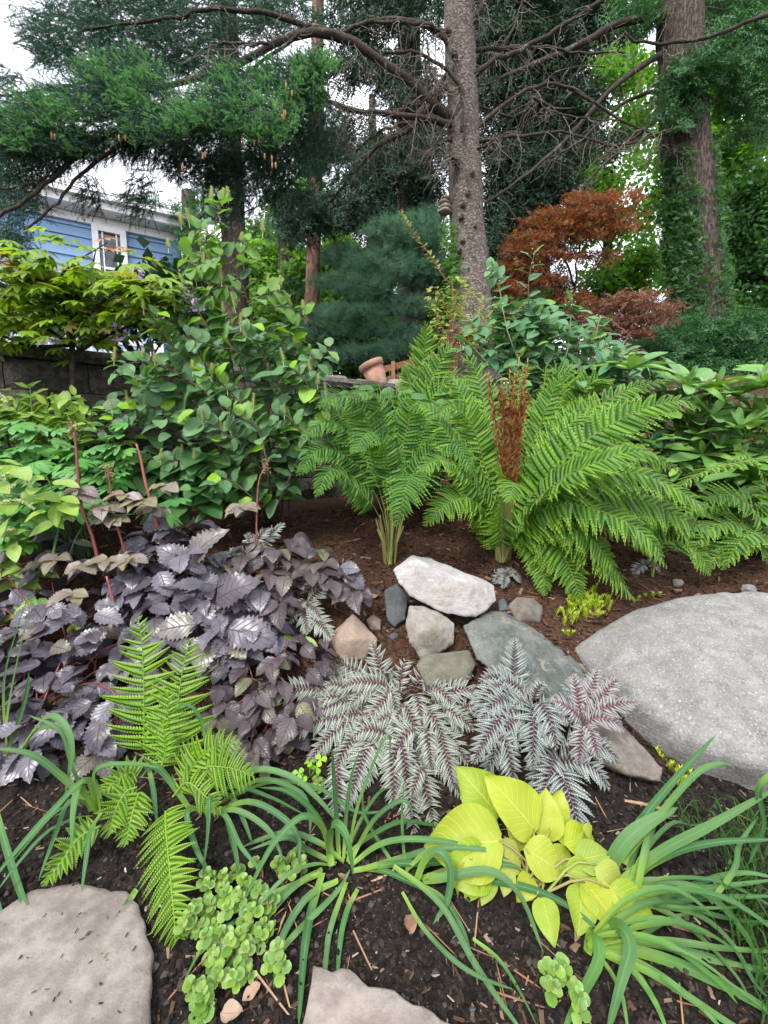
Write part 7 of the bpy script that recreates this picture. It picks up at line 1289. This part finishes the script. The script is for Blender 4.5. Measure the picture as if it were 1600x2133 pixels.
for px, py, r in [(275, 572, 19), (75, 625, 17), (240, 690, 20), (112, 720, 20), (385, 610, 10), (412, 637, 14), (270, 632, 11), (120, 640, 10), (230, 675, 12), (335, 655, 9)]:
    m = MB(); c = P(px, py, 4.0); R_ = r*mpp(4.0)
    for k in range(46):
        d = rv(1).normalized(); p = c+d*R_*.75; s = d.cross(rv(1)).normalized(); m.strap([p, p+d*R_*.2+s*R_*.12, p+d*R_*.28+s*R_*.32], R_*.36, up=d, fold=.2, taper=2, rnd=RN.random())
    m.build('flower_cluster', M_lil, lil)
# ================================================================== GROUND LITTER
M_chip = leafmat('bark mulch chip', (0.028, 0.018, 0.013), (0.10, 0.058, 0.039), .9, .12, 0, spots=.6, nscale=60, c3=(0.20, 0.135, 0.09))
M_clod = leafmat('dark soil clod', (0.010, 0.008, 0.007), (0.034, 0.027, 0.022), .95, .08, 0, spots=.6, nscale=80, c3=(0.06, 0.05, 0.042))
M_grit = leafmat('pale grit and bark bits', (0.30, 0.25, 0.20), (0.20, 0.15, 0.11), .85, .2, 0, spots=.4, nscale=60, c3=(0.42, 0.40, 0.37))
M_straw = leafmat('dry needle straw', (0.20, 0.10, 0.055), (0.30, 0.18, 0.10), .8, .2, 0, spots=.3)
def chip_geo(a, b, c, seed):
    r = random.Random(seed); V = np.array([(x*a*r.uniform(.25, 1.2)+a*r.uniform(-.4, .4), y*b*r.uniform(.5, 1.15), z*c*r.uniform(.3, 1.3)) for x in (-1, 1) for y in (-1, 1) for z in (-1, 1)]); T = [(0, 1, 3), (0, 3, 2), (4, 6, 7), (4, 7, 5), (0, 4, 5), (0, 5, 1), (2, 3, 7), (2, 7, 6), (0, 2, 6), (0, 6, 4), (1, 5, 7), (1, 7, 3)]
    return V, np.array(T), np.zeros((8, 3))
def clod_geo(seed):
    r = random.Random(seed); bm = bmesh.new(); bmesh.ops.create_icosphere(bm, subdivisions=1, radius=1); V = np.array([tuple(v.co*r.uniform(.65, 1.2)) for v in bm.verts]); T = np.array([[v.index for v in f.verts] for f in bm.faces]); bm.free(); V[:, 2] *= .7; return V, T, np.zeros_like(V)
def litter(name, label, n, geos, size, mat, y0, y1, tilt=.35, lift=.2, dens=1.0, clump=None):
    y = y0+(y1-y0)*NP.random(n)**dens; x = (NP.random(n)*2.35-1.1)*(y*1.02+.15)
    if clump is not None:
        keep = np.array([noise.noise(Vector((a*3.1, b*3.1, clump)))+.35*noise.noise(Vector((a*9, b*9, clump))) for a, b in zip(x, y)]) > NP.normal(size=n)*.18-.02; x, y = x[keep], y[keep]
    n = len(x); s = size*NP.uniform(.25, 1.0, n)**2.2*1.9; z = gz(x, y)+s*lift
    nz_ = np.array([noise.fractal(Vector((a*7, b*7, 0.3)), 0.9, 2.2, 4) for a, b in zip(x, y)])*.011
    an = NP.random(n)*2*PI; d = np.stack([np.cos(an), np.sin(an), NP.normal(size=n)*tilt], 1); nn = np.array((0, 0, 1.0))+NP.normal(size=(n, 3))*tilt
    m = MB(); scatter(m, geos, mats_np(np.stack([x, y, z+nz_], 1), d, nn, s)); o = m.build(name, mat, smooth=False, kind='stuff'); o['label'] = label; o['category'] = 'ground cover'; return o
CH = [chip_geo(.22, 1, .12, k) for k in range(6)]+[chip_geo(.36, 1, .12, 15+k) for k in range(4)]; CL = [clod_geo(k) for k in range(5)]; ST = [chip_geo(.03, 1, .02, k) for k in range(2)]
litter('mulch', 'reddish brown bark mulch over the upper bed', 13000, CH, .017, M_chip, 1.4, 3.2)
litter('soil_crumbs', 'dark crumbly soil across the front of the bed', 13000, CL, .0065, M_clod, .72, 1.75, .5, .35)
litter('bark_bits', 'pale bark bits and grit scattered over the soil', 3200, CH, .006, M_grit, .75, 2.4, .35, .3, clump=2.0)
litter('mulch', 'brown bark chips lying in drifts on the front soil', 5200, CH, .0085, M_chip, .75, 1.5, .3, .25, clump=7.0)
litter('needle_straw', 'fallen dry conifer needles scattered over the bed', 1300, ST, .035, M_straw, .8, 2.4, .15, .12, clump=4.0)
# bits lying on the big flagstone
m = MB(); ps = []
for k in range(60):
    q = P(RN.uniform(5, 305), RN.uniform(1890, 2130), 1.0)-Vector((0, 0, CAMH)); f = (.038-CAMH)/q.z; ps.append((q.x*f, q.y*f, .038))
n_ = len(ps); an = NP.random(n_)*6.28; scatter(m, CH, mats_np(np.array(ps), np.stack([np.cos(an), np.sin(an), np.zeros(n_)], 1), np.array((0, 0, 1.))+NP.normal(size=(n_, 3))*.15, .007*NP.uniform(.2, 1, n_)**1.5)); o = m.build('bark_bits', M_chip, smooth=False, kind='stuff'); o['label'] = 'small dark bark crumbs strewn on the large tan flagstone'; o['category'] = 'ground cover'
# single fallen leaves and twigs
M_dead = leafmat('dead tan leaf', (0.26, 0.16, 0.11), (0.36, 0.25, 0.18), .8, .2, .15, rib=(.2, .11, .07), vein=.4, veink=6, spots=.4, nscale=20)
DL = [mesh_of('fallen_leaf', leaf_geo(prof(.7, .8, .3), 8, .4, -.35+.3*k, 0, .25, k+2), [M_dead]) for k in range(3)]
for px, py, ln, lb in [(860, 1905, .06, 'curled pinkish dead leaf on dark soil beside strap leaves'), (505, 2085, .045, 'small oval dead leaf at the bottom edge near stonecrop'), (555, 2080, .04, 'pale curled dead leaf left of the small flagstone'), (770, 1245, .07, 'tan dead leaf on the mulch near the dark slate rock'), (1475, 1828, .03, 'orange dead leaf on soil under the right strap leaves'), (1420, 2068, .03, 'pale dead leaf tip among the lower right strap leaves'), (930, 1375, .05, 'reddish dead leaf between the rocks'), (100, 1670, .07, 'brown dead leaf on soil beneath the left strap leaves'), (460, 2110, .06, 'brown dead leaf on the dirt at the bottom edge'), (1100, 1600, .05, 'crumpled dead leaf under the steely painted fern')]:
    p = GP(px, py, .008); o = bpy.data.objects.new('fallen_leaf', RN.choice(DL)); COL.objects.link(o); o.matrix_world = frame(p, Vector((RN.gauss(0, 1), RN.gauss(0, 1), .1)), Vector((RN.gauss(0, .2), -.3, 1)), ln); tag(o, lb, 'fallen leaf')
M_tw2 = plainmat('tan dead stick', (.26, .16, .10), (.38, .25, .16), .85, 30, .3)
for pix, r, lb in [([(1300, 1668), (1345, 1676), (1392, 1690)], .006, 'broken tan stick on the soil in front of the boulder'), ([(770, 1838), (800, 1825), (826, 1808)], .003, 'thin grey twig on soil between two strap-leaved clumps'), ([(140, 1655), (200, 1648), (262, 1638)], .002, 'thin pale root strand on the soil at the left'), ([(1400, 1928), (1460, 1945), (1530, 1960)], .004, 'straw-coloured dead stalk under the right strap leaves')]:
    m = MB(); q = [GP(a, b, .012) for a, b in pix]; m.tube(smooth_pts(q, 8), [r]*7+[r*.7], 7, wob=.2); o = m.build('twig', M_tw2, origin=q[0]); tag(o, lb, 'twig')
# grass at the lower right
M_grass = leafmat('thin lawn grass', (0.04, 0.12, 0.025), (0.08, 0.19, 0.045), .5, .3, .3, spots=.3)
m = MB(); geo = []
for k in range(4):
    q = MB(); q.strap([Vector((0, 0, 0)), Vector((.05, 0, .4)), Vector((.16+.05*k, 0, .75)), Vector((.36+.1*k, 0, .95-.1*k))], .028, up=Vector((0, 1, .2)), fold=.1); geo.append(q.geo())
pp = fill_poly([(1480, 1880), (1540, 1760), (1640, 1700), (1700, 1900), (1700, 2180), (1580, 2180), (1560, 2050)], 420)+fill_poly([(1640, 1700), (2100, 1650), (2300, 2180), (1700, 2180)], 1100)+fill_poly([(1400, 1700), (1540, 1690), (1620, 1720), (1560, 1800), (1440, 1800)], 70)
pos = np.array([tuple(GP(a, b)) for a, b in pp]); n_ = len(pos); an = NP.random(n_)*6.28
V_ = np.zeros((n_, 4, 4)); sc_ = .13*NP.uniform(.5, 1.2, n_); V_[:, 0, 0] = np.cos(an)*sc_; V_[:, 1, 0] = np.sin(an)*sc_; V_[:, 0, 1] = -np.sin(an)*sc_; V_[:, 1, 1] = np.cos(an)*sc_; V_[:, 2, 2] = sc_; V_[:, :3, 3] = pos; V_[:, 3, 3] = 1
scatter(m, geo, V_); o = m.build('grass', M_grass, kind='stuff'); o['label'] = 'thin dark green grass at the lower right corner'; o['category'] = 'grass'
